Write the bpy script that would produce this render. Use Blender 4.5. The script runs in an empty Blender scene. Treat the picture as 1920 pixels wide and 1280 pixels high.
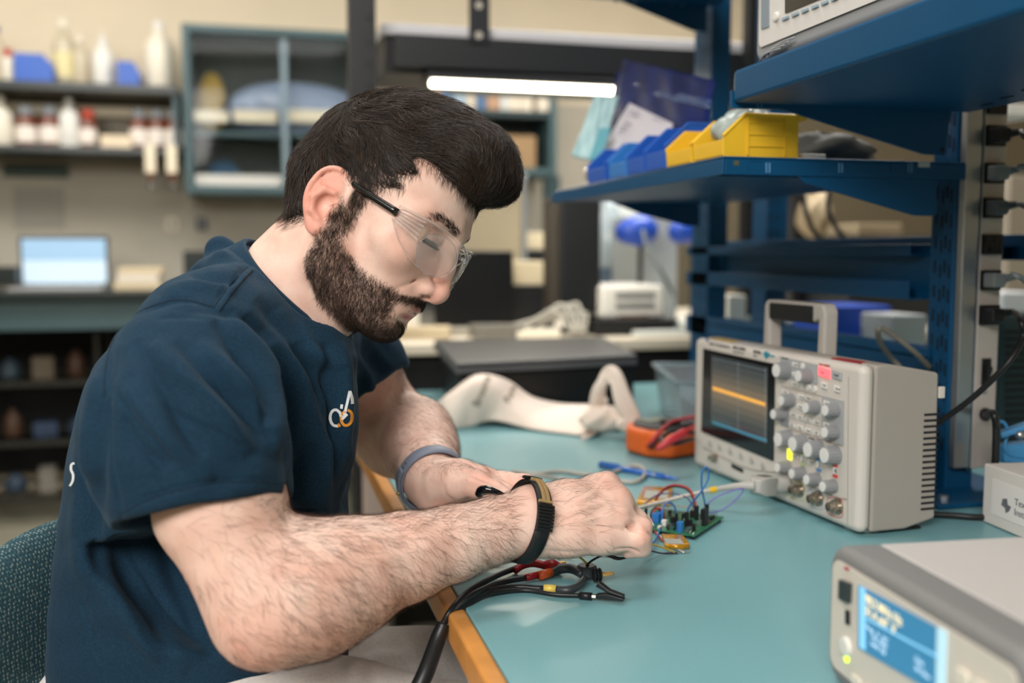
import bpy, bmesh, math, random
import numpy as np
from mathutils import Vector, Matrix
random.seed(7); RNG=np.random.default_rng(7)
S=bpy.context.scene; COL=S.collection
PI=math.pi
# ---------------- camera ----------------
F=1867.0
C0=np.array([0,0,1.10]); YAW=math.radians(14.4); PIT=math.radians(5.05)
FW=np.array([math.sin(YAW)*math.cos(PIT),math.cos(YAW)*math.cos(PIT),-math.sin(PIT)])
RT=np.array([math.cos(YAW),-math.sin(YAW),0.]); UP=np.cross(RT,FW)
def P(px,py,d): return C0+FW*d+RT*((px-960)/F*d)+UP*((640-py)/F*d)
def _r(px,py): return FW+RT*((px-960)/F)+UP*((640-py)/F)
def AX(px,py,x): r=_r(px,py); return C0+r*(x/r[0])
def AY(px,py,y): r=_r(px,py); return C0+r*(y/r[1])
def AZ(px,py,z): r=_r(px,py); return C0+r*((z-C0[2])/r[2])
cd=bpy.data.cameras.new('camera'); cam=bpy.data.objects.new('camera',cd); COL.objects.link(cam)
cd.sensor_width=36; cd.lens=F/1920*36; cd.clip_start=.02; cd.clip_end=50
cam.matrix_world=Matrix(((RT[0],UP[0],-FW[0],C0[0]),(RT[1],UP[1],-FW[1],C0[1]),(RT[2],UP[2],-FW[2],C0[2]),(0,0,0,1)))
cd.dof.use_dof=True; cd.dof.focus_distance=1.02; cd.dof.aperture_fstop=2.5
S.camera=cam
# ---------------- world, view ----------------
w=bpy.data.worlds.new('world'); S.world=w; w.use_nodes=True
w.node_tree.nodes['Background'].inputs[0].default_value=(.9,.93,1,1); w.node_tree.nodes['Background'].inputs[1].default_value=.35
S.view_settings.view_transform='Standard'; S.view_settings.look='None'; S.view_settings.gamma=1
S.view_settings.use_curve_mapping=False; S.view_settings.exposure=0.84
def area(name,loc,sx,sy,power,col=(1,.965,.925),tgt=None,spread=180):
    l=bpy.data.lights.new(name,'AREA'); l.shape='RECTANGLE'; l.size=sx; l.size_y=sy; l.energy=power; l.color=col; l.spread=math.radians(spread)
    o=bpy.data.objects.new(name,l); COL.objects.link(o); o.location=loc
    if tgt is not None: o.rotation_euler=(Vector(tgt)-Vector(loc)).to_track_quat('-Z','Y').to_euler()
    return o
area('front_fill_light',(-1.15,-1.2,2.55),1.9,1.2,78,tgt=(.1,.9,1.0))  # added frontal fill behind the camera, not a known ceiling fixture
area('ceiling_light_bench',(.1,1.3,2.66),.6,1.2,11,tgt=(.15,1.3,0))
area('ceiling_light_back',(-1.0,3.4,2.66),2.2,.6,27,tgt=(-.8,4.2,1.2))
area('ceiling_light_middle',(1.6,3.0,2.66),1.2,1.2,42,tgt=(1.6,3.0,0))
# ---------------- materials ----------------
def lin(c):
    if isinstance(c,str): c=tuple(int(c[i:i+2],16)/255 for i in (0,2,4))
    return tuple(x/12.92 if x<=.04045 else ((x+.055)/1.055)**2.4 for x in c)
MATS={}
def mat(name,col='808080',rough=.5,metal=0,noise=0,nscale=20,bump=0,bscale=200,emit=None,estr=0,trans=0,alpha=1,coat=0,ior=1.45,sss=0,spec=.5,sheen=0):
    if name in MATS: return MATS[name]
    m=bpy.data.materials.new(name); m.use_nodes=True; nt=m.node_tree; b=nt.nodes['Principled BSDF']; I=b.inputs
    c=lin(col); I['Base Color'].default_value=(*c,1); I['Roughness'].default_value=rough; I['Metallic'].default_value=metal
    I['Transmission Weight'].default_value=trans; I['Alpha'].default_value=alpha; I['Coat Weight'].default_value=coat; I['IOR'].default_value=ior
    I['Specular IOR Level'].default_value=spec; I['Sheen Weight'].default_value=sheen
    if sss: I['Subsurface Weight'].default_value=sss; I['Subsurface Radius'].default_value=(1,.35,.2); I['Subsurface Scale'].default_value=.006
    if emit: I['Emission Color'].default_value=(*lin(emit),1); I['Emission Strength'].default_value=estr
    tc=nt.nodes.new('ShaderNodeTexCoord')
    if noise:
        n=nt.nodes.new('ShaderNodeTexNoise'); n.inputs['Scale'].default_value=nscale; n.inputs['Detail'].default_value=4
        nt.links.new(tc.outputs['Object'],n.inputs['Vector'])
        r=nt.nodes.new('ShaderNodeMapRange'); r.inputs[1].default_value=.3; r.inputs[2].default_value=.7; r.inputs[3].default_value=1-noise; r.inputs[4].default_value=1+noise
        nt.links.new(n.outputs[0],r.inputs[0])
        v=nt.nodes.new('ShaderNodeVectorMath'); v.operation='SCALE'; v.inputs[0].default_value=c
        nt.links.new(r.outputs[0],v.inputs['Scale']); nt.links.new(v.outputs[0],I['Base Color'])
    if bump:
        n=nt.nodes.new('ShaderNodeTexNoise'); n.inputs['Scale'].default_value=bscale; n.inputs['Detail'].default_value=3
        nt.links.new(tc.outputs['Object'],n.inputs['Vector'])
        q=nt.nodes.new('ShaderNodeBump'); q.inputs['Strength'].default_value=bump; q.inputs['Distance'].default_value=.001
        nt.links.new(n.outputs[0],q.inputs['Height']); nt.links.new(q.outputs[0],I['Normal'])
    MATS[name]=m; return m
# ---------------- mesh building ----------------
def R_(x=0,y=0,z=0): return np.array((Matrix.Rotation(z,3,'Z')@Matrix.Rotation(y,3,'Y')@Matrix.Rotation(x,3,'X')))
def basis(d,up=(0,0,1)):
    d=np.array(d,float); d/=np.linalg.norm(d); u=np.array(up,float)
    if abs(d@u)>.98: u=np.array([1.,0,0])
    a=np.cross(u,d); a/=np.linalg.norm(a); b=np.cross(d,a); return a,b,d
class MB:
    def __init__(s): s.v=[]; s.f=[]
    def add(s,v,f):
        o=len(s.v); s.v+= [tuple(map(float,q)) for q in v]; s.f+=[tuple(i+o for i in q) for q in f]; return s
    def box(s,c,size,rot=None):
        c=np.array(c); h=np.array(size)/2; v=[np.array([x,y,z])*h for x in(-1,1) for y in(-1,1) for z in(-1,1)]
        if rot is not None: v=[rot@q for q in v]
        return s.add([c+q for q in v],[(0,1,3,2),(4,6,7,5),(0,4,5,1),(2,3,7,6),(0,2,6,4),(1,5,7,3)])
    def bb(s,lo,hi): lo=np.array(lo);hi=np.array(hi); return s.box((lo+hi)/2,hi-lo)
    def cyl(s,a,b,r,r2=None,n=20,cap=True):
        a=np.array(a,float);b=np.array(b,float); r2=r if r2 is None else r2; x,y,d=basis(b-a)
        v=[];f=[]
        for i in range(n):
            t=2*PI*i/n; e=x*math.cos(t)+y*math.sin(t); v+=[a+e*r,b+e*r2]
        for i in range(n): j=(i+1)%n; f.append((2*i,2*j,2*j+1,2*i+1))
        if cap: f+= [tuple(2*i for i in range(n))[::-1],tuple(2*i+1 for i in range(n))]
        return s.add(v,f)
    def tube(s,pts,r,n=8,smooth=6,close=False):
        p=spl(pts,smooth) if smooth>1 else np.array(pts,float); m=len(p)
        rr=np.full(m,r) if np.isscalar(r) else np.interp(np.linspace(0,1,m),np.linspace(0,1,len(r)),r)
        T=np.gradient(p,axis=0); T/=np.linalg.norm(T,axis=1)[:,None]+1e-12
        x,y,_=basis(T[0]); v=[];f=[]
        for i in range(m):
            x=x-T[i]*(x@T[i]); x/=np.linalg.norm(x); y=np.cross(T[i],x)
            for k in range(n): t=2*PI*k/n; v.append(p[i]+(x*math.cos(t)+y*math.sin(t))*rr[i])
        for i in range(m-1):
            for k in range(n): a=i*n+k;b=i*n+(k+1)%n; f.append((a,b,b+n,a+n))
        f+=[tuple(range(n))[::-1],tuple((m-1)*n+k for k in range(n))]
        return s.add(v,f)
    def prism(s,pl,vec):
        n=len(pl); a=[np.array(q,float) for q in pl]; vec=np.array(vec,float); v=a+[q+vec for q in a]
        f=[tuple(range(n))[::-1],tuple(range(n,2*n))]+[(i,(i+1)%n,(i+1)%n+n,i+n) for i in range(n)]
        return s.add(v,f)
    def lathe(s,c,prof,axis=(0,0,1),n=24):
        x,y,d=basis(axis); c=np.array(c,float); v=[];f=[]; m=len(prof)
        for r,h in prof:
            for k in range(n): t=2*PI*k/n; v.append(c+d*h+(x*math.cos(t)+y*math.sin(t))*max(r,1e-5))
        for i in range(m-1):
            for k in range(n): a=i*n+k;b=i*n+(k+1)%n; f.append((a,b,b+n,a+n))
        f+=[tuple(range(n))[::-1],tuple((m-1)*n+k for k in range(n))]
        return s.add(v,f)
    def sphere(s,c,r,n=16,m=10,rot=None):
        r=np.array([r]*3 if np.isscalar(r) else r,float); v=[];f=[]
        for i in range(m+1):
            for k in range(n):
                t=2*PI*k/n; a=PI*i/m; q=np.array([math.sin(a)*math.cos(t),math.sin(a)*math.sin(t),math.cos(a)])*r
                v.append(np.array(c)+(rot@q if rot is not None else q))
        for i in range(m):
            for k in range(n): a=i*n+k;b=i*n+(k+1)%n; f.append((a,a+n,b+n,b))
        return s.add(v,f)
    def grid(s,fn,nu,nv):
        v=[fn(i/nu,j/nv) for i in range(nu+1) for j in range(nv+1)]; w=nv+1
        return s.add(v,[(i*w+j,(i+1)*w+j,(i+1)*w+j+1,i*w+j+1) for i in range(nu) for j in range(nv)])
    def build(s,name,m,parent=None,bevel=0,smooth=False,solid=0,xf=None,seg=2,sub=0):
        me=bpy.data.meshes.new(name); v=s.v
        if xf is not None: v=[tuple(xf(np.array(q))) for q in v]
        me.from_pydata(v,[],s.f); me.validate(); 
        b=bmesh.new(); b.from_mesh(me); bmesh.ops.recalc_face_normals(b,faces=b.faces); b.to_mesh(me); b.free()
        o=bpy.data.objects.new(name,me); COL.objects.link(o); me.materials.append(m if m else mat('plain'))
        if smooth: me.shade_smooth()
        if solid: q=o.modifiers.new('s','SOLIDIFY'); q.thickness=solid; q.offset=0
        if bevel: q=o.modifiers.new('b','BEVEL'); q.width=bevel; q.segments=seg; q.limit_method='ANGLE'; q.angle_limit=math.radians(35); q.harden_normals=False
        if sub: q=o.modifiers.new('u','SUBSURF'); q.levels=q.render_levels=sub
        if bevel: me.shade_smooth(); q=o.modifiers.new('w','WEIGHTED_NORMAL'); q.keep_sharp=False
        if parent is not None: setp(o,parent)
        return o
def setp(o,p):
    o.parent=p
    # everything is authored in world space: keep it there
    o.matrix_parent_inverse=wm(p).inverted()
def wm(p): return p.matrix_basis.copy() if p.parent is None else wm(p.parent)@p.matrix_parent_inverse@p.matrix_basis
def spl(pts,k=6):
    p=np.array(pts,float); n=len(p)
    if n<3: return np.array([p[0]+(p[-1]-p[0])*t for t in np.linspace(0,1,max(2,k))])
    q=np.vstack([2*p[0]-p[1],p,2*p[-1]-p[-2]]); out=[]
    for i in range(n-1):
        a,b,c,d=q[i:i+4]
        for t in np.linspace(0,1,k,endpoint=False): out.append(.5*((2*b)+(-a+c)*t+(2*a-5*b+4*c-d)*t*t+(-a+3*b-3*c+d)*t**3))
    out.append(p[-1]); return np.array(out)
def tag(o,label,cat,group=None,kind=None):
    o['label']=label; o['category']=cat
    if group: o['group']=group
    if kind: o['kind']=kind
    return o
def thing(name,label,cat,loc=(0,0,0),group=None,rz=0):
    o=bpy.data.objects.new(name,None); o.empty_display_size=.03; COL.objects.link(o); o.location=loc; o.rotation_euler[2]=rz
    return tag(o,label,cat,group)
def struct(o): o['kind']='structure'; return o
def text(name,s,size,org,xd,yd,m,parent,ext=.0004,align='LEFT',bold=0):
    c=bpy.data.curves.new(name,'FONT'); c.body=s; c.size=size; c.extrude=ext; c.align_x=align; c.offset=bold
    o=bpy.data.objects.new(name,c); COL.objects.link(o); bpy.context.view_layer.update()
    me=bpy.data.meshes.new_from_object(o.evaluated_get(bpy.context.evaluated_depsgraph_get())); bpy.data.objects.remove(o)
    xd=np.array(xd,float);xd/=np.linalg.norm(xd);yd=np.array(yd,float);yd-=xd*(xd@yd);yd/=np.linalg.norm(yd);z=np.cross(xd,yd);org=np.array(org,float)
    for v in me.vertices: v.co=Vector(org+xd*v.co[0]+yd*v.co[1]+z*v.co[2])
    me.materials.clear(); me.materials.append(m); me.name=name
    o=bpy.data.objects.new(name,me); COL.objects.link(o)
    if parent is not None: setp(o,parent)
    return o
# ---------------- implicit surfaces ----------------
class Field:
    def __init__(s,lo,hi,h):
        s.lo=np.array(lo,float); s.h=h; s.n=np.ceil((np.array(hi)-s.lo)/h).astype(int)+1
        s.F=np.full(tuple(s.n),.05,np.float32)
    def _sub(s,lo,hi):
        a=np.clip(np.floor((lo-s.lo)/s.h).astype(int),0,s.n); b=np.clip(np.ceil((hi-s.lo)/s.h).astype(int)+1,0,s.n)
        if np.any(b<=a): return None,None
        g=[(s.lo[i]+np.arange(a[i],b[i])*s.h).astype(np.float32) for i in range(3)]
        return (slice(a[0],b[0]),slice(a[1],b[1]),slice(a[2],b[2])), np.meshgrid(*g,indexing='ij',sparse=True)
    def op(s,sl,d,k,mode):
        A=s.F[sl]
        if mode=='+':
            if k>0: h=np.maximum(k-np.abs(A-d),0)/k; s.F[sl]=np.minimum(A,d)-h*h*k*.25
            else: s.F[sl]=np.minimum(A,d)
        else:
            d=-d
            if k>0: h=np.maximum(k-np.abs(A-d),0)/k; s.F[sl]=np.maximum(A,d)+h*h*k*.25
            else: s.F[sl]=np.maximum(A,d)
    def cone(s,a,b,ra,rb,k=.01,mode='+'):
        a=np.array(a,float);b=np.array(b,float); R=max(ra,rb)+k+.012
        sl,g=s._sub(np.minimum(a,b)-R,np.maximum(a,b)+R)
        if sl is None: return
        ba=b-a; L=max(ba@ba,1e-12); q=[g[i]-a[i] for i in range(3)]
        t=np.clip((q[0]*ba[0]+q[1]*ba[1]+q[2]*ba[2])/L,0,1)
        d=np.sqrt((q[0]-t*ba[0])**2+(q[1]-t*ba[1])**2+(q[2]-t*ba[2])**2)-(ra+(rb-ra)*t)
        s.op(sl,d.astype(np.float32),k,mode)
    def ell(s,c,r,k=.01,mode='+',rot=None):
        c=np.array(c,float); r=np.array([r]*3 if np.isscalar(r) else r,float); R=r.max()+k+.012
        sl,g=s._sub(c-R,c+R)
        if sl is None: return
        q=[g[i]-c[i] for i in range(3)]
        if rot is not None: q=[q[0]*rot[0,i]+q[1]*rot[1,i]+q[2]*rot[2,i] for i in range(3)]
        k0=np.sqrt((q[0]/r[0])**2+(q[1]/r[1])**2+(q[2]/r[2])**2); k1=np.sqrt((q[0]/r[0]**2)**2+(q[1]/r[1]**2)**2+(q[2]/r[2]**2)**2)
        s.op(sl,(k0*(k0-1)/np.maximum(k1,1e-6)).astype(np.float32),k,mode)
    def chain(s,pts,k=.01,mode='+'):   # pts: (xyz..., r)
        for a,b in zip(pts[:-1],pts[1:]): s.cone(a[:3],b[:3],a[3],b[3],k,mode)
    def loft(s,tab,lo,hi,k=.01,ax=None,p=2.3):
        # tab rows: z, u centre, v centre, half u, half v ; ax = (u vec, v vec) horizontal
        sl,g=s._sub(np.array(lo),np.array(hi)); t=np.array(tab,float); t=t[np.argsort(t[:,0])]
        z=g[2]; zz=z.ravel(); c=[np.interp(zz,t[:,0],t[:,i]).reshape(z.shape) for i in (1,2,3,4)]
        # smooth the tables so no facets show
        ker=np.hanning(21); ker/=ker.sum()
        for i in range(4):
            w=c[i].ravel(); w=np.convolve(np.pad(w,10,mode='edge'),ker,'valid'); c[i]=w.reshape(z.shape)
        U=g[0]*ax[0][0]+g[1]*ax[0][1]; V=g[0]*ax[1][0]+g[1]*ax[1][1]
        q=(np.abs((U-c[0])/c[2])**p+np.abs((V-c[1])/c[3])**p)**(1/p)
        d=(q-1)*np.minimum(c[2],c[3]); d=np.maximum(d,np.maximum(t[0,0]-z,z-t[-1,0]))
        s.op(sl,d.astype(np.float32),k,'+')
    def mesh(s,smooth=1):
        F=s.F; ins=F<0; n=s.n; cid=[];pos=[];quads=[]
        st=np.array([n[1]*n[2],n[2],1])
        for ax in range(3):
            a=[slice(None)]*3;b=[slice(None)]*3; a[ax]=slice(0,-1); b[ax]=slice(1,None)
            I,J=ins[tuple(a)],ins[tuple(b)]; e=np.argwhere(I!=J)
            e=e[np.all(e>=1,axis=1)&np.all(e<n-1,axis=1)]
            if not len(e): continue
            f0=F[e[:,0],e[:,1],e[:,2]]; e2=e.copy(); e2[:,ax]+=1; f1=F[e2[:,0],e2[:,1],e2[:,2]]
            t=f0/(f0-f1); p=e.astype(float); p[:,ax]+=t
            u,v=(ax+1)%3,(ax+2)%3; cs=[]
            for du,dv in ((0,0),(1,0),(1,1),(0,1)):
                c=e.copy(); c[:,u]-=du; c[:,v]-=dv; id_=c@st; cs.append(id_); cid.append(id_); pos.append(p)
            q=np.stack(cs,1); neg=f0<0; q[~neg]=q[~neg][:,::-1]; quads.append(q)
        cid=np.concatenate(cid);pos=np.concatenate(pos);quads=np.concatenate(quads)
        ids,inv=np.unique(cid,return_inverse=True); cnt=np.bincount(inv)
        V=np.stack([np.bincount(inv,pos[:,i])/cnt for i in range(3)],1)
        Q=np.searchsorted(ids,quads)
        V=s.lo+V*s.h
        for _ in range(smooth): V=lap(V,Q,.5)
        return V,Q
    def sample(s,p):
        q=(p-s.lo)/s.h; i=np.clip(np.floor(q).astype(int),1,s.n-3); f=np.clip(q-i,0,1)
        out=0
        for dx in(0,1):
            for dy in(0,1):
                for dz in(0,1):
                    w=(f[:,0] if dx else 1-f[:,0])*(f[:,1] if dy else 1-f[:,1])*(f[:,2] if dz else 1-f[:,2])
                    out=out+w*s.F[i[:,0]+dx,i[:,1]+dy,i[:,2]+dz]
        return out
    def grad(s,p):
        e=s.h*1.2; g=np.stack([s.sample(p+np.eye(3)[i]*e)-s.sample(p-np.eye(3)[i]*e) for i in range(3)],1)
        return g/(np.linalg.norm(g,axis=1)[:,None]+1e-9)
def lap(V,Q,a=.5):
    E=np.concatenate([Q[:,[0,1]],Q[:,[1,2]],Q[:,[2,3]],Q[:,[3,0]]]); E=np.concatenate([E,E[:,::-1]])
    c=np.bincount(E[:,0],minlength=len(V))+1e-9
    M=np.stack([np.bincount(E[:,0],V[E[:,1],i],minlength=len(V)) for i in range(3)],1)/c[:,None]
    return V*(1-a)+M*a
def vnormals(V,Q):
    n=np.cross(V[Q[:,2]]-V[Q[:,0]],V[Q[:,3]]-V[Q[:,1]]); out=np.zeros_like(V)
    for i in range(4):
        for j in range(3): out[:,j]+=np.bincount(Q[:,i],n[:,j],minlength=len(V))
    return out/(np.linalg.norm(out,axis=1)[:,None]+1e-12)
def fastmesh(name,V,Fc,m,parent=None,smooth=True,attrs=None):
    me=bpy.data.meshes.new(name); k=Fc.shape[1]
    me.vertices.add(len(V)); me.vertices.foreach_set('co',np.asarray(V,np.float32).ravel())
    me.loops.add(Fc.size); me.loops.foreach_set('vertex_index',Fc.astype(np.int32).ravel())
    me.polygons.add(len(Fc)); me.polygons.foreach_set('loop_start',np.arange(0,Fc.size,k,dtype=np.int32))
    try: me.polygons.foreach_set('loop_total',np.full(len(Fc),k,np.int32))
    except Exception: pass
    me.update(calc_edges=True); me.validate()
    for a,val in (attrs or {}).items():
        t=me.attributes.new(a,'FLOAT','POINT'); t.data.foreach_set('value',val.astype(np.float32))
    me.materials.append(m); o=bpy.data.objects.new(name,me); COL.objects.link(o)
    if smooth: me.shade_smooth()
    if parent is not None: setp(o,parent)
    return o
def strands(name,pts,w,m,parent,tip=.15):
    # pts (N,k,3) polylines -> three sided hair prisms
    N,k,_=pts.shape; T=np.gradient(pts,axis=1); T/=np.linalg.norm(T,axis=2)[...,None]+1e-9
    ref=RNG.normal(size=(N,1,3)); a=np.cross(T,ref); a/=np.linalg.norm(a,axis=2)[...,None]+1e-9; b=np.cross(T,a)
    ww=(np.ones(N)*w)[:,None]*np.interp(np.linspace(0,1,k),[0,.5,1],[1,.9,tip])[None,:]
    V=np.stack([pts+(a*math.cos(t)+b*math.sin(t))*ww[...,None]*.5 for t in (0,2*PI/3,4*PI/3)],2).reshape(-1,3)
    i=np.arange(N)[:,None,None]*k*3+np.arange(k-1)[None,:,None]*3+np.arange(3)[None,None,:]; j=np.arange(N)[:,None,None]*k*3+np.arange(k-1)[None,:,None]*3+((np.arange(3)+1)%3)[None,None,:]
    Fc=np.stack([i,j,j+3,i+3],-1).reshape(-1,4)
    o=fastmesh(name,V,Fc,m,parent,attrs=dict(tone=np.repeat(RNG.random(N),k*3))); o['kind']='stuff'; return o
def grow(fld,root,vec,steps,step,lift,noise=.15):
    # follow the surface along vec(p) from each root
    p=root.copy(); out=[p.copy()]; N=len(p); st=np.ones(N)*step
    rnd=RNG.normal(size=(N,3))*noise
    for i in range(steps):
        n=fld.grad(p); v=vec(p)+rnd; v=v-n*(v*n).sum(1)[:,None]; v/=np.linalg.norm(v,axis=1)[:,None]+1e-9
        p=p+v*st[:,None]; d=fld.sample(p); tgt=lift*(i+1)/steps
        p=p-n*np.clip(d-tgt,-.003,.003)[:,None]; out.append(p.copy())
    return np.stack(out,1)
def scatter(V,Q,n,dens=None):
    c=V[Q].mean(1); ar=np.linalg.norm(np.cross(V[Q[:,2]]-V[Q[:,0]],V[Q[:,3]]-V[Q[:,1]]),axis=1)
    if dens is not None: ar=ar*np.clip(dens(c),0,None)
    ar=ar/ar.sum(); i=RNG.choice(len(Q),n,p=ar); u=RNG.random((n,2)); q=V[Q[i]]
    return (q[:,0]*((1-u[:,:1])*(1-u[:,1:]))+q[:,1]*(u[:,:1]*(1-u[:,1:]))+q[:,2]*(u[:,:1]*u[:,1:])+q[:,3]*((1-u[:,:1])*u[:,1:]))
def sst(a,b,x): t=np.clip((x-a)/(b-a),0,1); return t*t*(3-2*t)
# ---------------- the person ----------------
person=thing('person','bearded dark-haired person in navy t-shirt leaning over the bench, working on wires','person',(0,1.0,0))
def skin_mat():
    m=mat('skin','deb097',.5,spec=.35,sss=.08); nt=m.node_tree; b=nt.nodes['Principled BSDF']; L=nt.links.new
    tc=nt.nodes.new('ShaderNodeTexCoord'); n=nt.nodes.new('ShaderNodeTexNoise'); n.inputs['Scale'].default_value=28; n.inputs['Detail'].default_value=5; L(tc.outputs['Object'],n.inputs['Vector'])
    cr=nt.nodes.new('ShaderNodeValToRGB'); cr.color_ramp.elements[0].position=.3; cr.color_ramp.elements[0].color=(*lin('dbae9d'),1); cr.color_ramp.elements[1].position=.7; cr.color_ramp.elements[1].color=(*lin('ecccbd'),1); L(n.outputs[0],cr.inputs[0])
    prev=cr.outputs[0]
    for at,c in (('flush','dc8f7c'),('stubble','8a6e60'),('lip','b9605c'),('dark','1c1310')):
        a=nt.nodes.new('ShaderNodeAttribute'); a.attribute_name=at; mx=nt.nodes.new('ShaderNodeMix'); mx.data_type='RGBA'
        L(a.outputs['Fac'],mx.inputs[0]); L(prev,mx.inputs[6]); mx.inputs[7].default_value=(*lin(c),1); prev=mx.outputs[2]
    L(prev,b.inputs['Base Color'])
    v=nt.nodes.new('ShaderNodeTexNoise'); v.inputs['Scale'].default_value=650; L(tc.outputs['Object'],v.inputs['Vector'])
    bp=nt.nodes.new('ShaderNodeBump'); bp.inputs['Strength'].default_value=.25; bp.inputs['Distance'].default_value=.0011; L(v.outputs[0],bp.inputs['Height']); L(bp.outputs[0],b.inputs['Normal'])
    return m
SKIN=skin_mat()
# head frame
c31,s31=math.cos(math.radians(31)),math.sin(math.radians(31)); cp,sp=math.cos(math.radians(15)),math.sin(math.radians(15))
HX=cp*(c31*RT-s31*UP)-sp*FW; HY=s31*RT+c31*UP; HZ=-cp*FW-sp*(c31*RT-s31*UP); HO=P(685,423,1.04)
HM=np.stack([HX,HY,HZ],1)
def h2w(p): return HO+np.asarray(p)@HM.T
def w2h(p): return (np.asarray(p)-HO)@HM
h=Field((-.135,-.25,-.11),(.135,.165,.11),.00135)
h.ell((-.006,.048,0),(.088,.083,.074),.02)
h.ell((.03,.06,0),(.0655,.066,.066),.02)
h.ell((.045,.01,0),(.052,.06,.060),.02)
h.ell((.045,-.035,0),(.048,.05,.050),.02)
for z in (-1,1):
    h.cone((.0,-.012,z*.060),(.006,-.058,z*.052),.015,.013,.02)          # ramus
    h.cone((.006,-.058,z*.050),(.072,-.077,z*.014),.0135,.0125,.022)     # jaw line
    h.ell((.063,-.004,z*.046),(.021,.017,.019),.02)                     # cheekbone
    h.cone((.088,.043,z*.012),(.072,.040,z*.047),.0105,.009,.012)        # brow ridge
    h.cone((.062,.03,z*.056),(.05,.0,z*.058),.008,.008,.015)
h.ell((.04,-.066,0),(.044,.022,.038),.02)
h.ell((.0735,-.0765,0),(.0165,.0135,.017),.014)                              # chin
for z in (-1,1):
    h.ell((.101,.019,z*.030),(.020,.0135,.018),.014,'-')
    h.ell((.0755,.018,z*.031),.0132,.003)                                # eyeball under lids
    h.cone((.086,.0235,z*.020),(.077,.0235,z*.044),.0042,.0040,.004)     # upper lid
    h.cone((.087,.0105,z*.020),(.078,.0085,z*.043),.0030,.0030,.004)     # lower lid
    h.cone((.089,.0165,z*.024),(.082,.0150,z*.043),.0014,.0014,.001,'-') # lid slit
# nose
h.cone((.0935,.036,0),(.1025,.006,0),.0065,.0072,.012)
h.cone((.1025,.006,0),(.1085,-.018,0),.0072,.0092,.006)
h.ell((.1080,-.0215,0),(.0100,.0115,.0100),.005)
h.cone((.106,-.028,0),(.092,-.032,0),.0042,.0045,.006)
for z in (-1,1):
    h.ell((.0965,-.0225,z*.0125),(.0105,.0085,.0066),.006)
    h.ell((.1000,-.0325,z*.0068),(.0060,.0034,.0028),.003,'-')
    h.cone((.086,-.022,z*.023),(.078,-.040,z*.031),.0008,.0008,.008,'-')  # nasolabial
# mouth
h.ell((.082,-.045,0),(.0145,.016,.026),.012)
h.chain([(.077,-.0515,-.025,.0022),(.0895,-.0475,-.012,.0042),(.0932,-.0465,0,.0045),(.0895,-.0475,.012,.0042),(.077,-.0515,.025,.0022)],.004)
h.chain([(.077,-.0535,-.024,.0020),(.0865,-.0565,-.011,.0048),(.0892,-.0572,0,.0056),(.0865,-.0565,.011,.0048),(.077,-.0535,.024,.0020)],.003)
h.chain([(.078,-.0520,-.025,.0008),(.0935,-.0515,-.010,.0010),(.0965,-.0512,0,.0010),(.0935,-.0515,.010,.0010),(.078,-.0520,.025,.0008)],.002,'-')
h.cone((.0945,-.0655,-.008),(.0945,-.0655,.008),.0045,.0045,.009,'-')
# ears
for z in (-1,1):
    E=lambda x,y,o: (x,y,z*(.0725+o))
    rt_=R_(0,z*.38,0)@R_(0,0,.18)
    h.ell(E(-.012,.002,.0012),(.0195,.0285,.0058),.006,'+',rt_)
    def eo(x): return .0012+.4*max(-(x+.012),-.010)
    rim=[(.002,.012),(.001,.022),(-.006,.030),(-.016,.0325),(-.0255,.028),(-.031,.018),(-.0325,.004),(-.030,-.008),(-.024,-.019),(-.016,-.028)]
    h.chain([(*E(x,y,eo(x)+.0008)[:2],E(x,y,eo(x)+.0008)[2],.0029) for x,y in spl([(a,b,0) for a,b in rim],3)[:,:2]],.0012)
    h.ell(E(-.011,-.027,.0035),(.0085,.0085,.0042),.005)
    h.ell(E(-.010,-.004,.0092),(.0095,.0115,.0080),.003,'-')
    h.ell(E(-.015,.018,.0097),(.012,.010,.0040),.004,'-')
    h.chain([(*E(-.008,.010,.0045)[:2],E(0,0,.0055)[2],.0022),(*E(-.018,.008,0)[:2],E(0,0,.0085)[2],.0030),(*E(-.0235,-.003,0)[:2],E(0,0,.0100)[2],.0032),(*E(-.019,-.016,0)[:2],E(0,0,.0080)[2],.0030),(*E(-.010,-.0195,0)[:2],E(0,0,.0050)[2],.0032)],.003)
    h.ell(E(.0005,-.005,.0045),(.0045,.0068,.0042),.004)                   # tragus
    h.cone(E(-.0015,-.005,.001),E(-.0015,-.005,-.006),.0024,.0024,.002,'-')
# neck (towards the collar)
def W(px,py,d): return w2h(P(px,py,d))
h.chain([(*W(655,455,1.045),.050),(*W(615,505,1.05),.053),(*W(565,560,1.055),.058),(*W(520,610,1.06),.075)],.02)
h.cone(W(600,430,1.03),W(545,505,1.04),.034,.042,.03)
h.cone(W(628,470,.985),W(620,610,1.02),.009,.010,.03)                     # neck muscle
HV,HQ=h.mesh(2); HVl=HV.copy()
x,y,z=HVl[:,0],HVl[:,1],np.abs(HVl[:,2])
def smask(c,r): return np.clip(1.6-1.6*np.sqrt((((HVl*np.array([1,1,1])-[0,0,0])[:,0]-c[0])/r[0])**2+((y-c[1])/r[1])**2+((z-c[2])/r[2])**2),0,1)
lip=np.clip(smask((.094,-.0475,0),(.010,.0040,.018))+smask((.090,-.0575,0),(.010,.0062,.019))+smask((.084,-.0525,.014),(.009,.0045,.012)),0,1)
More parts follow.
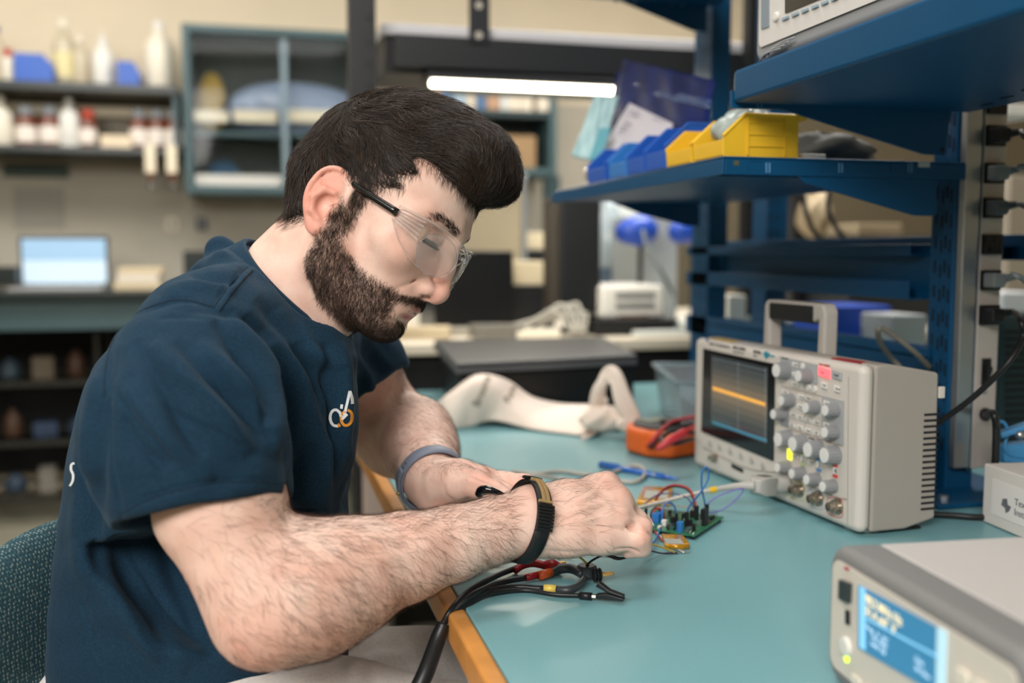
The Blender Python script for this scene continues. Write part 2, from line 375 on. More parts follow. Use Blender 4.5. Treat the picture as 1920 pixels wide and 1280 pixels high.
def beard_d(p):
    x,y,z=p[:,0],p[:,1],np.abs(p[:,2])
    top=np.interp(x,[-.01,.004,.012,.025,.045,.065,.08,.1],[.022,.012,-.012,-.026,-.034,-.036,-.035,-.0335])
    bot=np.interp(x,[-.01,.0,.02,.05,.09],[-.052,-.066,-.088,-.098,-.105])
    back=sst(-.006,.006,x+np.clip(-(y+.02),0,.04)*.10)
    m=sst(0,.012,top-y)*sst(-.004,.004,y-bot)*back
    side=sst(.003,.007,x)*sst(.022,.014,x)*sst(.045,.03,y)*sst(-.03,-.015,y)*(z>.05)
    m=np.maximum(m,side)
    m=m*np.where((y>-.036)&(x>.088),.0,1)
    lipm=sst(1.35,1.0,np.sqrt(((x-.089)/.016)**2+((y+.0525)/.0105)**2+(z/.024)**2))
    m=m*(1-np.clip(lipm*1.5,0,1))
    under=sst(.083,.087,x)*sst(.012,.006,np.abs(y+.0655))
    patch=sst(.012,.007,np.abs(z-.017))*sst(.007,.004,np.abs(y+.064))*sst(.07,.075,x)
    mous=sst(.0,.002,-.0335-y-.35*np.clip(z-.012,0,.03))*sst(-.0535,-.050,y-.2*z)*sst(.062,.070,x)*sst(.034,.028,z)*(1-np.clip(lipm*1.5,0,1))
    return np.maximum(m*(1-.75*patch),1.6*mous)
stub=beard_d(HVl)*.55
neckst=.18*sst(.0,.02,x)*sst(-.085,-.1,y)
flush=np.clip(.55*smask((.108,-.018,0),(.016,.02,.02))+.7*sst(.072,.078,z)*sst(.05,.03,np.abs(y))*sst(.006,-.002,x)+.35*smask((.07,-.005,.045),(.03,.02,.03)),0,1)
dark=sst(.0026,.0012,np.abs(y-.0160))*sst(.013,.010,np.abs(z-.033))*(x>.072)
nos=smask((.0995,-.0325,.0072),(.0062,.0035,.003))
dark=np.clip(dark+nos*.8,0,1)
HW=h2w(HVl)
parts=[(HW,HQ,dict(lip=lip,stubble=np.clip(stub+neckst,0,1),flush=flush,dark=dark))]
# ---------------- right arm and hand (nearer to the camera) ----------------
def PP(px,py,d,r): return (*P(px,py,d),r)
ra=Field(np.array([-.16,.70,.60]),np.array([.46,1.20,1.12]),.0017)
ra.chain([PP(365,760,.90,.040),PP(395,850,.872,.050),PP(415,950,.857,.0540),PP(456,1050,.85,.0445),PP(490,1140,.848,.0375)],.014)
ra.ell(P(490,1186,.848),.0215,.014)
ra.chain([PP(492,1150,.848,.0375),PP(535,1120,.856,.0460),PP(590,1105,.872,.0505),PP(660,1085,.892,.0465)],.03)
ra.chain([PP(560,1060,.868,.036),PP(660,1070,.892,.0445),PP(760,1044,.918,.0390),PP(850,1018,.942,.0330),PP(920,996,.960,.0285),PP(985,975,.975,.026)],.014)
ra.chain([PP(900,1015,.952,.022),PP(985,998,.972,.020),PP(1010,1005,.975,.018)],.010)
ra.chain([PP(900,990,.957,.020),PP(985,956,.978,.019),PP(1010,950,.982,.020)],.010)
ra.chain([PP(985,985,.965,.020),PP(1000,985,.968,.018)],.015)
# back of the hand: metacarpals as overlapping tapered rays
ra.chain([PP(1005,958,.985,.024),PP(1060,945,1.000,.022),PP(1120,925,1.022,.0175),PP(1138,910,1.034,.0145)],.012)
ra.chain([PP(1005,970,.980,.024),PP(1070,955,.994,.022),PP(1130,942,1.012,.0165),PP(1158,936,1.020,.0135)],.012)
ra.chain([PP(1005,985,.975,.024),PP(1070,975,.984,.022),PP(1130,972,.994,.0165),PP(1158,968,1.000,.013)],.012)
ra.chain([PP(1005,1000,.972,.020),PP(1070,1003,.976,.019),PP(1130,1006,.982,.016),PP(1150,1006,.984,.0135)],.012)
ra.cone(P(1040,1000,.995),P(1110,1000,1.015),.020,.016,.02)
ra.cone(P(1080,955,1.0),P(1162,955,1.014),.018,.0135,.015); ra.cone(P(1080,985,.985),P(1160,988,.994),.017,.0125,.015)
# fingers: MCP, PIP, DIP, tip
for f in ([(1138,910,1.036,.0118),(1172,948,1.050,.0095),(1205,985,1.056,.0088),(1198,1022,1.045,.0078)],
          [(1158,936,1.022,.0118),(1196,976,1.030,.0098),(1202,1008,1.032,.0086),(1185,1030,1.028,.0078)],
          [(1155,966,1.002,.0112),(1203,989,1.004,.0096),(1205,1012,1.006,.0082),(1182,1030,1.006,.0074)],
          [(1146,1010,.984,.0125),(1198,1010,.984,.0112),(1203,1026,.988,.0088),(1178,1033,.992,.0076)]):
    ra.chain([PP(*q) for q in f],.0065)
ra.chain([PP(1050,1000,1.01,.016),PP(1105,1012,1.022,.0125),PP(1150,1018,1.022,.0105),PP(1185,1028,1.02,.0088)],.008)   # thumb under the palm
for a,b,r in (((1172,958,1.008),(1196,976,1.012),.0016),((1172,991,.984),(1206,998,.985),.0016)):
    ra.cone(P(*a),P(*b),r,r,.012,'-')
for a in ((1138,902,1.022),(1160,932,1.008),(1160,965,.990)): ra.ell(P(*a),.0068,.010)
V,Q=ra.mesh(2); RAV,RAQ=V,Q
kn=[((1140,900),16),((1165,930),14),((1213,985),12),((1208,1005),12),((1165,968),10),((480,1225),55)]
def proj(V):
    q=V-C0; d=q@FW; return 960+F*(q@RT)/d,640-F*(q@UP)/d,d
def flushof(V,kn,a=.75):
    X,Y,_=proj(V); return np.clip(sum(a*np.exp(-((X-c[0])**2+(Y-c[1])**2)/(2*s*s)) for c,s in kn),0,1)
# crease network on the back of the hand
def ridge(V,N,lines,mask=None):
    X,Y,_=proj(V); vis=sst(-.05,.35,-(N*((V-C0)/np.linalg.norm(V-C0,axis=1)[:,None])).sum(1)); D=np.zeros(len(V))
    for pts,amp,wd in lines:
        p=spl(pts,10)[:, :2] if len(pts)>2 else np.array(pts,float); best=np.full(len(V),1e9); tt=np.zeros(len(V))
        lo=p.min(0)-wd*3.5; hi=p.max(0)+wd*3.5; I=np.where((X>lo[0])&(X<hi[0])&(Y>lo[1])&(Y<hi[1]))[0]
        if not len(I): continue
        x_,y_=X[I],Y[I]; bd=np.full(len(I),1e9); bt=np.zeros(len(I)); n=len(p)-1
        for i in range(n):
            a,b=p[i],p[i+1]; L=((b-a)**2).sum()+1e-9; t=np.clip(((x_-a[0])*(b[0]-a[0])+(y_-a[1])*(b[1]-a[1]))/L,0,1)
            d=np.hypot(x_-a[0]-t*(b[0]-a[0]),y_-a[1]-t*(b[1]-a[1])); k=d<bd; bd[k]=d[k]; bt[k]=(i+t[k])/n
        D[I]+=amp*np.exp(-(bd/wd)**2)*np.sin(np.clip(bt,.0,1)*PI)**.6
    return V+N*(D*vis)[:,None]
RN=vnormals(RAV,RAQ)
RAV=ridge(RAV,RN,[([(1065,948),(1100,932),(1136,908)],.0010,5),([(1060,960),(1110,948),(1155,935)],.0014,6),([(1060,980),(1110,972),(1155,968)],.0012,6),
  ([(1146,948),(1166,958),(1194,973)],-.0026,4),([(1142,986),(1172,991),(1208,996)],-.0032,3),([(1118,918),(1135,925),(1150,934)],-.0012,5),([(1195,978),(1203,990),(1206,1003)],.0012,5),([(1196,1003),(1205,1012),(1204,1024)],.0012,5),([(1150,1030),(1180,1029),(1200,1036)],-.002,2.5),
  ([(525,985),(560,1010),(600,1010)],-.002,9),([(430,1200),(455,1215),(470,1245)],-.002,8),([(640,1060),(740,1040),(840,1010)],.001,14),([(1010,1030),(1060,1035),(1110,1034)],-.001,4)])
parts.append((RAV,RAQ,dict(flush=flushof(RAV,kn,.3))))
# ---------------- left arm and hand (beyond) ----------------
la=Field(np.array([-.10,.98,.745]),np.array([.44,1.52,1.12]),.0019)
la.chain([PP(600,570,1.24,.060),PP(665,690,1.285,.054),PP(722,790,1.33,.050),PP(738,815,1.335,.047)],.02)
la.chain([PP(738,815,1.335,.047),PP(775,820,1.29,.050),PP(790,845,1.25,.044),PP(806,885,1.19,.034),PP(812,905,1.165,.030)],.02)
la.ell(P(748,838,1.34),.04,.02)
la.chain([PP(806,900,1.16,.028),PP(820,918,1.145,.027)],.015)
# palm
la.chain([PP(825,905,1.145,.024),PP(862,898,1.14,.020),PP(895,900,1.135,.017)],.015)
la.chain([PP(830,925,1.14,.026),PP(865,925,1.13,.022),PP(890,918,1.13,.016)],.015)
la.chain([PP(832,910,1.125,.024),PP(860,905,1.105,.0205),PP(893,909,1.085,.0150),PP(926,922,1.075,.0122),PP(958,936,1.068,.010)],.005) # thumb
la.chain([PP(850,893,1.15,.017),PP(905,898,1.15,.0135),PP(950,904,1.145,.0110),PP(983,906,1.14,.0098),PP(990,922,1.132,.0088),PP(982,938,1.125,.008)],.008) # index
la.chain([PP(885,908,1.14,.014),PP(925,915,1.13,.011),PP(950,925,1.12,.010),PP(955,945,1.11,.0085)],.006)
la.chain([PP(870,925,1.14,.014),PP(900,940,1.13,.011),PP(915,955,1.12,.010),PP(905,968,1.11,.0085)],.005)
la.chain([PP(845,945,1.14,.015),PP(862,962,1.13,.0105),PP(845,972,1.115,.0095),PP(822,966,1.105,.0085)],.005)
la.ell(P(895,912,1.105),(.004,.004,.004),.004,'-')
LAV,LAQ=la.mesh(2)
LN=vnormals(LAV,LAQ)
LAV=ridge(LAV,LN,[([(975,893),(970,905),(969,918)],-.0016,2),([(862,878),(885,888),(912,899),(945,914)],-.0045,4.5),([(845,905),(870,898),(900,905),(930,920)],.0020,8),([(830,905),(838,930),(862,945)],-.0012,4),([(832,950),(860,944),(885,932)],-.002,3)])
parts.append((LAV,LAQ,dict(flush=flushof(LAV,[((985,900),20),((905,890),20),((820,962),12)],.35))))
off=0;VV=[];QQ=[];AT={k:[] for k in('lip','stubble','flush','dark')}
for v,q,a in parts:
    VV.append(v);QQ.append(q+off);off+=len(v)
    for k in AT: AT[k].append(a.get(k,np.zeros(len(v))))
body=fastmesh('body',np.concatenate(VV),np.concatenate(QQ),SKIN,person,attrs={k:np.concatenate(v) for k,v in AT.items()})
# ---------------- hair ----------------
def hairmat(name,c0,c1,rough,spec):
    m=mat(name,c0,rough,spec=spec); nt=m.node_tree; a=nt.nodes.new('ShaderNodeAttribute'); a.attribute_name='tone'; r=nt.nodes.new('ShaderNodeValToRGB')
    r.color_ramp.elements[0].color=(*lin(c0),1); r.color_ramp.elements[1].color=(*lin(c1),1); r.color_ramp.elements[0].position=.25; r.color_ramp.elements[1].position=1
    nt.links.new(a.outputs['Fac'],r.inputs[0]); nt.links.new(r.outputs[0],nt.nodes['Principled BSDF'].inputs['Base Color']); return m
HAIR=mat('hair','1e1713',.5,spec=.35); HAIR2=hairmat('hair_strand','1d1612','46352a',.42,.55)
BEARD=hairmat('beard_hair','1b1512','4a3a30',.5,.35); ARMH=mat('arm_hair','4a3327',.55,spec=.3)
g=Field((-.12,-.07,-.1),(.145,.175,.1),.0017)
g.ell((-.014,.055,0),(.081,.0835,.0765),.02)
g.ell((.015,.09,0),(.07,.062,.064),.02)
g.ell((.045,.105,0),(.052,.045,.058),.02)
g.ell((.028,.052,0),(.060,.056,.0705),.015)
g.cone((-.073,.02,0),(-.055,-.03,0),.02,.014,.03)
g.cone((-.055,.02,-.035),(-.04,-.02,-.035),.03,.025,.02); g.cone((-.055,.02,.035),(-.04,-.02,.035),.03,.025,.02)
g.chain([(.035,.116,-.038,.022),(.085,.118,-.030,.019),(.1,.108,-.022,.013)],.02)
g.chain([(.03,.118,0,.026),(.078,.118,0,.026),(.098,.106,0,.018)],.02)
g.chain([(.035,.110,.038,.026),(.075,.112,.034,.022),(.094,.100,.028,.015)],.02)
# cut away the face, ears' surroundings and neck
_g=np.meshgrid(*[g.lo[i]+np.arange(g.n[i])*g.h for i in range(3)],indexing='ij',sparse=True)
_top=np.interp(_g[0],[.03,.042,.055,.08,.1,.13],[.074,.082,.085,.081,.073,.074])
_left=np.interp(_g[1],[-.06,.0,.018,.045,.06,.085],[.002,.004,.012,.036,.041,.044])+.004*np.sin(_g[1]*300)
g.op((slice(None),)*3,(np.maximum(_g[1]-_top,_left-_g[0])+0*_g[2]).astype(np.float32),.006,'-')
for zz in (-1,1):
    g.ell((-.012,-.006,zz*.085),(.021,.034,.028),.006,'-')
g.ell((.0,-.06,0),(.06,.055,.12),.01,'-')
GV,GQ=g.mesh(2); _n=vnormals(GV,GQ); _x,_y,_z=GV.T
GV=GV+_n*(.0009*np.sin(_z*330+2.5*np.sin(_x*60)+_y*90)*np.sin(_x*55+_y*80+_z*40)+.0008*np.sin(_z*700+_x*120+_y*160))[:,None]
hairp=person
o=fastmesh('hair',h2w(GV),GQ,HAIR,person); hairo=o
N0=26000
roots=scatter(GV,GQ,N0)
def hv(p):
    x,y,z=p[:,0],p[:,1],p[:,2]
    back=sst(-.03,-.065,x)*sst(.13,.08,y)
    side=sst(.1,.06,y)
    fwd=np.stack([np.ones_like(x),.25-1.0*side,.0*x],1); dn=np.stack([.25+0*x,-1+0*x,0*x],1)
    quiff=sst(.07,.1,x)[:,None]*np.stack([-.2+0*x,-.9+0*x,.35+0*x],1)
    v=fwd*(1-back[:,None])+dn*back[:,None]+quiff
    wv=.28*np.sin(x*90+z*60)+.2*np.sin(z*140+y*70)
    v[:,1]+=wv; v[:,2]+=.25*np.sin(x*70+y*50)+.35*np.sin(x*210+z*330+y*190)*np.sin(y*260+z*140)
    return v
ln=np.where(roots[:,1]>.07,.0055,.0032)*RNG.uniform(.7,1.3,N0)
pts=grow(g,roots-g.grad(roots)*.0006,hv,6,ln,RNG.uniform(.0010,.0062,N0),.25)
strands('hair_strands',h2w(pts),.00042,HAIR2,person)['label']='dark brown individual hairs'
lk=scatter(GV,GQ,5200); ln=np.where(lk[:,1]>.07,.0065,.0036)*RNG.uniform(.6,1.2,5200)
pts=grow(g,lk-g.grad(lk)*.0004,hv,6,ln,RNG.uniform(.0012,.0060,5200),.30)
strands('hair_locks',h2w(pts),RNG.uniform(.0006,.0013,5200),HAIR2,person,tip=.05)
# loose hairs sticking from the outline of quiff
k=1500; rr=roots[RNG.choice(N0,k)]; pts=grow(g,rr,hv,6,.006,RNG.uniform(.004,.011,k),.45)
strands('hair_strands',h2w(pts),.00016,HAIR2,person)
# hairline fringe on skin (temples, nape)
def fringe_d(p):
    x,y,z=p[:,0],p[:,1],np.abs(p[:,2]); d=g.sample(p)
    m=((d>-.002)*(d<.010)).astype(float)*np.clip(1-d/.010,0,1)*(y>-.055)
    m*=1-((x>-.034)&(x<.004)&(y<.034)&(z>.068))*1.0
    return m*(x<.095)*(1-((x>.05)&(y<.035)))
fr=scatter(HVl,HQ,5200,fringe_d)
pts=grow(h,fr,lambda p: np.stack([.35-1.0*(p[:,0]<-.02),-1+0*p[:,0],0*p[:,0]],1),4,.0024,RNG.uniform(.0006,.0022,len(fr)),.3)
strands('hair_strands',h2w(pts),.00020,HAIR2,person)
# beard
nb=23000
bdn=lambda p: beard_d(p)*(1+.2*np.sin(p[:,0]*300+p[:,2]*200)*np.sin(p[:,1]*330))
br=scatter(HVl,HQ,nb,bdn)
def bv(p): x,y,z=p[:,0],p[:,1],p[:,2]; m=sst(.07,.085,x); return np.stack([.25-.4*m,-1+0*x,np.sign(z)*m*.4],1)
pts=grow(h,br-h.grad(br)*.0005,bv,4,.0016*RNG.uniform(.6,1.3,nb),RNG.uniform(.0010,.0032,nb),.35)
bo=strands('beard',h2w(pts),.00020,BEARD,person); bo['label']='short dark beard and moustache'
# eyebrows and lashes
def brow_d(p):
    x,y,z=p[:,0],p[:,1],np.abs(p[:,2]); c=.0385+.004*sst(.012,.035,z)-.006*sst(.04,.055,z)
    return sst(.0045,.0012,np.abs(y-c))*sst(.011,.016,z)*sst(.056,.046,z)*(x>.055)
er=scatter(HVl,HQ,750,brow_d)
pts=grow(h,er,lambda p: np.stack([-.4+0*p[:,0],.35+0*p[:,0],np.sign(p[:,2])],1),4,.0018,.0014,.3)
strands('eyebrows',h2w(pts),.00020,BEARD,person)
lr=scatter(HVl,HQ,420,lambda p: sst(.0016,.0004,np.abs(p[:,1]-.0185))*sst(.012,.010,np.abs(np.abs(p[:,2])-.033))*(p[:,0]>.074))
pts=np.stack([lr+np.stack([np.ones(len(lr))*.0075*t,-.006*t+.003*t*t*np.ones(len(lr)),np.sign(lr[:,2])*.003*t],1) for t in np.linspace(0,1,5)],1)
strands('eyelashes',h2w(pts),.00045,BEARD,person)
# arm hair
def arm_hair(fld,V,Q,n,dens,vec,L,w=.00013):
    r=scatter(V,Q,n,dens); p=grow(fld,r,vec,4,L/4*RNG.uniform(.5,1.3,n),RNG.uniform(.001,.004,n),.35); return strands('arm_hair',p,w,ARMH,person)
def dR(p):
    X,Y,_=proj(p); d=sst(300,520,X)*sst(1165,1100,X); d*=np.where(X>1000,.35,1)*np.where((X>965)&(X<1010),0,1)*np.where(X<520,.5,1); return d
fa=P(985,972,.975)-P(480,1170,.85); fa/=np.linalg.norm(fa)
def vR(p): X,Y,_=proj(p); return fa*.6-UP*(.9*np.where(Y>1000,1,.2))[:,None]+RT*.2
arm_hair(ra,RAV,RAQ,7500,dR,vR,.017,.00016)
def dL(p): X,Y,_=proj(p); return sst(700,760,X)*sst(905,870,Y)*1.0
arm_hair(la,LAV,LAQ,3400,dL,lambda p: -FW*.5-UP*.4+RT*.4+0*p,.014)
# ---------------- t-shirt and trousers ----------------
def shirt_mat():
    m=mat('navy_cotton','1a3650',.88,spec=.2,sheen=.08); nt=m.node_tree; b=nt.nodes['Principled BSDF']; L=nt.links.new
    b.inputs['Sheen Tint'].default_value=(.5,.7,.9,1); b.inputs['Sheen Roughness'].default_value=.5
    tc=nt.nodes.new('ShaderNodeTexCoord'); n=nt.nodes.new('ShaderNodeTexNoise'); n.inputs['Scale'].default_value=700; n.inputs['Detail'].default_value=2; L(tc.outputs['Object'],n.inputs['Vector'])
    cr=nt.nodes.new('ShaderNodeValToRGB'); cr.color_ramp.elements[0].position=.35; cr.color_ramp.elements[0].color=(*lin('11283a'),1); cr.color_ramp.elements[1].position=.65; cr.color_ramp.elements[1].color=(*lin('19364a'),1)
    L(n.outputs[0],cr.inputs[0]); L(cr.outputs[0],b.inputs['Base Color'])
    n2=nt.nodes.new('ShaderNodeTexNoise'); n2.inputs['Scale'].default_value=38; n2.inputs['Detail'].default_value=3; n2.inputs['Distortion'].default_value=.6; L(tc.outputs['Object'],n2.inputs['Vector'])
    b1=nt.nodes.new('ShaderNodeBump'); b1.inputs['Strength'].default_value=.35; b1.inputs['Distance'].default_value=.004; L(n2.outputs[0],b1.inputs['Height'])
    b2=nt.nodes.new('ShaderNodeBump'); b2.inputs['Strength'].default_value=.25; b2.inputs['Distance'].default_value=.0005; L(n.outputs[0],b2.inputs['Height']); L(b1.outputs[0],b2.inputs['Normal']); L(b2.outputs[0],b.inputs['Normal'])
    return m
NAVY=shirt_mat()
s=Field(np.array([-.42,.70,.60]),np.array([.22,1.52,1.20]),.0026)
u_=RT[:2]; v_=np.array([FW[0],FW[1]]); v_=v_/np.linalg.norm(v_)
def tr(py,bx,fx,near,far,d=1.03):
    # silhouette row -> world height, centre and half sizes
    z=float(P(960,py,d)[2]); a=(bx-960)/F*d; b=(fx-960)/F*d
    return (z,(a+b)/2,(near+far)/2,(b-a)/2,(far-near)/2)
tab=[tr(1330,78,640,.88,1.22),tr(1280,82,640,.88,1.22),tr(1180,90,635,.88,1.22),tr(1100,98,640,.885,1.215),tr(980,116,632,.885,1.215),tr(900,128,640,.885,1.215),tr(800,146,648,.89,1.215),tr(740,160,650,.895,1.215),
     tr(680,185,645,.90,1.22),tr(640,212,640,.915,1.215),tr(605,262,615,.935,1.20),tr(572,312,585,.965,1.18),tr(550,360,560,.99,1.16),tr(533,400,540,1.01,1.14)]
s.loft(tab,(-.42,.70,.60),(.22,1.45,1.17),.03,(u_,v_))
s.chain([PP(480,590,1.03,.058),PP(392,640,.95,.060),PP(350,695,.905,.062)],.035)               # near shoulder
s.chain([PP(500,560,1.08,.06),PP(560,580,1.17,.06),PP(625,640,1.215,.058)],.05)             # far shoulder
s.cone(P(412,470,1.17),P(430,550,1.16),.016,.05,.015); s.cone(P(412,468,1.17),P(455,478,1.16),.013,.010,.012)                                     # bunched cloth behind the neck
s.cone(P(400,545,1.06),P(480,545,1.05),.030,.032,.03)
# near sleeve
s.chain([PP(362,708,.895,.062),PP(345,775,.875,.074),PP(355,850,.868,.0765),PP(383,935,.862,.0745)],.03)
s.cone(P(250,870,.885),P(275,935,.88),.022,.020,.03)
# far sleeve
s.chain([PP(620,640,1.225,.060),PP(668,700,1.25,.062),PP(698,738,1.268,.058)],.025)
# chest drape
s.cone(P(575,680,1.02),P(585,830,1.02),.045,.04,.04)
# openings: sleeve hems and collar
ax1=P(383,935,.862)-P(350,800,.87); ax1/=np.linalg.norm(ax1)
def cut_plane(F_,c,n,R):
    sl,gg=F_._sub(np.array(c)-R,np.array(c)+R); q=[gg[i]-c[i] for i in range(3)]
    d=q[0]*n[0]+q[1]*n[1]+q[2]*n[2]; rad=np.sqrt(q[0]**2+q[1]**2+q[2]**2)-R+.01
    dd=np.maximum(-d,rad); F_.op(sl,dd.astype(np.float32),.004,'-')
cut_plane(s,P(383,962,.862),RT*.195-UP*.95-FW*.22,.16)
s.chain([PP(378,920,.862,.066),PP(388,1000,.862,.068)],.004,'-')
cut_plane(s,P(697,742,1.27),RT*.62-UP*.78-FW*.05,.10)
s.chain([PP(680,715,1.26,.055),PP(712,765,1.28,.056)],.004,'-')
NC=P(556,548,1.055); NN=RT*.70+UP*.71-FW*.12; NN/=np.linalg.norm(NN)
cut_plane(s,NC,NN,.088)
SV,SQ=s.mesh(4); SN=vnormals(SV,SQ)
folds=[ # (image polyline, height m, width px)
 ([(250,640),(300,720),(340,800),(380,860)],-.0035,12),([(290,640),(360,720),(420,790),(470,850)],.004,16),([(330,640),(400,710),(450,760),(500,830)],-.0045,12),
 ([(370,640),(430,700),(480,760),(515,850)],.0045,15),([(400,600),(450,660),(490,730),(500,800)],-.005,11),([(430,590),(485,650),(520,740),(525,860)],.005,15),
 ([(460,590),(510,650),(545,740),(540,900)],-.006,14),([(480,560),(540,620),(600,700),(640,760)],-.004,13),([(500,620),(560,700),(600,800),(610,900)],.004,18),
 ([(560,640),(590,700),(600,760),(640,860)],-.004,11),([(610,640),(622,720),(628,800),(620,900)],-.005,8),([(640,640),(648,720),(646,800),(650,860)],.004,9),
 ([(580,830),(560,900),(545,980)],-.005,14),([(620,820),(605,900),(600,970)],.004,12),([(230,780),(260,840),(320,880)],-.003,12),([(240,720),(280,790),(340,850),(400,900)],.003,14),
 ([(220,650),(190,760),(180,880),(175,1000),(190,1150)],-.004,14),([(180,700),(160,820),(150,960),(150,1100)],.003,16),([(230,1000),(260,1080),(330,1160),(380,1200)],-.004,20),
 ([(150,1010),(200,1100),(270,1180),(350,1260)],.004,22),([(300,980),(330,1080),(360,1150),(400,1240)],-.004,16),([(210,990),(240,1090),(300,1190),(330,1270)],-.003,14),
 ([(340,500),(400,520),(450,520)],-.004,9),([(300,550),(370,540),(440,545)],.003,10),([(320,585),(400,580),(470,600),(520,640)],-.003,8),([(380,500),(420,480),(450,500)],.003,8),
 ([(690,660),(715,690),(735,720)],-.003,8),([(660,660),(690,710),(700,750)],.003,9),([(520,580),(560,640),(600,670),(640,690)],.003,10),
 ([(455,1240),(520,1200),(590,1230)],.003,10),
 ([(209,724),(250,780),(299,835),(334,877)],-.0028,6),([(362,633),(400,690),(445,752),(500,821)],-.0030,6),([(299,752),(350,785),(410,814),(487,863)],-.0026,6),([(225,790),(262,850),(300,895)],.0022,6),([(330,700),(380,740),(440,800)],.0022,6),
 ([(420,640),(455,700),(488,770),(505,850)],-.0026,6),([(545,640),(575,700),(600,740)],-.0024,6),([(560,600),(590,650),(615,690)],.002,6),([(290,600),(340,590),(390,600)],-.002,6),([(240,1020),(300,1110),(360,1190)],-.0024,6),([(180,1080),(240,1170),(300,1240)],.0024,7),([(150,1120),(180,1200),(200,1270)],-.0024,6),
 # seams
 ([(195,740),(198,680),(215,630),(250,590),(300,568),(350,562),(400,572)],-.0035,5),([(400,572),(450,510),(465,497)],-.003,4),([(408,580),(456,520),(474,503)],.0015,5),
 ([(195,740),(205,860),(232,985)],-.002,5),([(228,958),(300,925),(400,903),(522,898)],-.0022,4),([(672,772),(715,742),(745,700)],-.002,4)]
SV=ridge(SV,SN,[(a,b*(2.2 if c>6 else 1.6),c*(1.2 if c>6 else .85)) for a,b,c in folds])
# fine crumple relief
q=SV; D=.0012*np.sin(q[:,0]*70+3*np.sin(q[:,2]*38)+q[:,1]*30)*np.sin(q[:,2]*55+2*np.sin(q[:,0]*31+q[:,1]*44))
SV=SV+SN*D[:,None]; SV=lap(SV,SQ,.2)
shirt=fastmesh('t_shirt',SV,SQ,NAVY,person); shirt['label']='navy blue cotton t-shirt'
from mathutils.bvhtree import BVHTree
def bvh(V,Q): return BVHTree.FromPolygons([Vector(v) for v in V],[tuple(int(i) for i in q) for q in Q])
SB=bvh(SV,SQ)
def cast(tree,px,py,lift=.0008):
    r=_r(px,py); r=r/np.linalg.norm(r); hit=tree.ray_cast(Vector(C0),Vector(r))
    if hit[0] is None: return None
    return np.array(hit[0])-r*lift
# rib collar
e1=RT*.66-UP*.72; e1-=NN*(e1@NN); e1/=np.linalg.norm(e1); e2=np.cross(NN,e1)
mb=MB(); n=64
def ring(t,rr,hh): return NC+e1*math.cos(t)*(.077+rr)+e2*math.sin(t)*(.070+rr)+NN*hh
prof=[(.006,-.016),(.004,-.006),(.0005,.004),(-.003,.006),(-.005,.003),(-.004,-.008)]
vv=[ring(2*PI*i/n,a,b) for i in range(n) for a,b in prof]; k=len(prof)
mb.add(vv,[(i*k+j,((i+1)%n)*k+j,((i+1)%n)*k+(j+1)%k,i*k+(j+1)%k) for i in range(n) for j in range(k)])
mb.build('collar',NAVY,shirt,smooth=True)
# printed logo on the chest and letter on the back
WHT=mat('print_white','dfe3e6',.7); ORG=mat('print_orange','d8902f',.7)
def decal(name,lines,m,wpx):
    mb=MB()
    for L_ in lines:
        p=spl(L_,6)[:, :2] if len(L_)>2 else np.array([np.array(L_[0])+(np.array(L_[1])-np.array(L_[0]))*t for t in np.linspace(0,1,6)])
        T=np.gradient(p,axis=0); T/=np.linalg.norm(T,axis=1)[:,None]+1e-9; nrm=np.stack([-T[:,1],T[:,0]],1)*wpx/2
        A=[cast(SB,*q) for q in p+nrm]; B=[cast(SB,*q) for q in p-nrm]
        for i in range(len(p)-1):
            if any(q is None for q in (A[i],A[i+1],B[i],B[i+1])): continue
            if max(np.linalg.norm(A[i]-A[i+1]),np.linalg.norm(A[i]-B[i]))>.03: continue
            mb.add([A[i],A[i+1],B[i+1],B[i]],[(0,1,2,3)])
    if mb.v: 
        o=mb.build(name,m,shirt,solid=.0004); _b=bmesh.new(); _b.from_mesh(o.data); bmesh.ops.remove_doubles(_b,verts=_b.verts,dist=1e-5); _b.to_mesh(o.data); _b.free(); return o
decal('logo_print',[[(638,774),(630,768),(622,772),(619,784),(624,796),(634,799)],[(640,766),(641,758)],[(656,733),(651,755),(646,775),(641,786)],[(656,733),(660,745),(661,757)],[(641,786),(637,772)],[(641,786),(651,776)]],WHT,5)
decal('logo_print',[[(650,768),(642,776),(640,788),(646,797),(655,795),(660,786),(659,774),(652,768)],[(634,794),(637,800)]],ORG,5)
decal('letter_print',[[(139,868),(134,871),(133,880),(137,890),(136,902),(131,911)]],WHT,4)
STI=mat('navy_stitch','0d1e2d',.9)
for _l in ([(195,745),(197,690),(213,635),(248,592),(300,568),(350,562),(402,575)],[(400,576),(430,535),(465,499)],[(412,582),(440,543),(474,506)]): decal('stitching',[_l],STI,1.6)
decal('stitching',[[(228,962),(300,928),(400,906),(470,903),(524,906)]],STI,1.3)
decal('stitching',[[(670,775),(712,745),(742,705)]],STI,1.3)
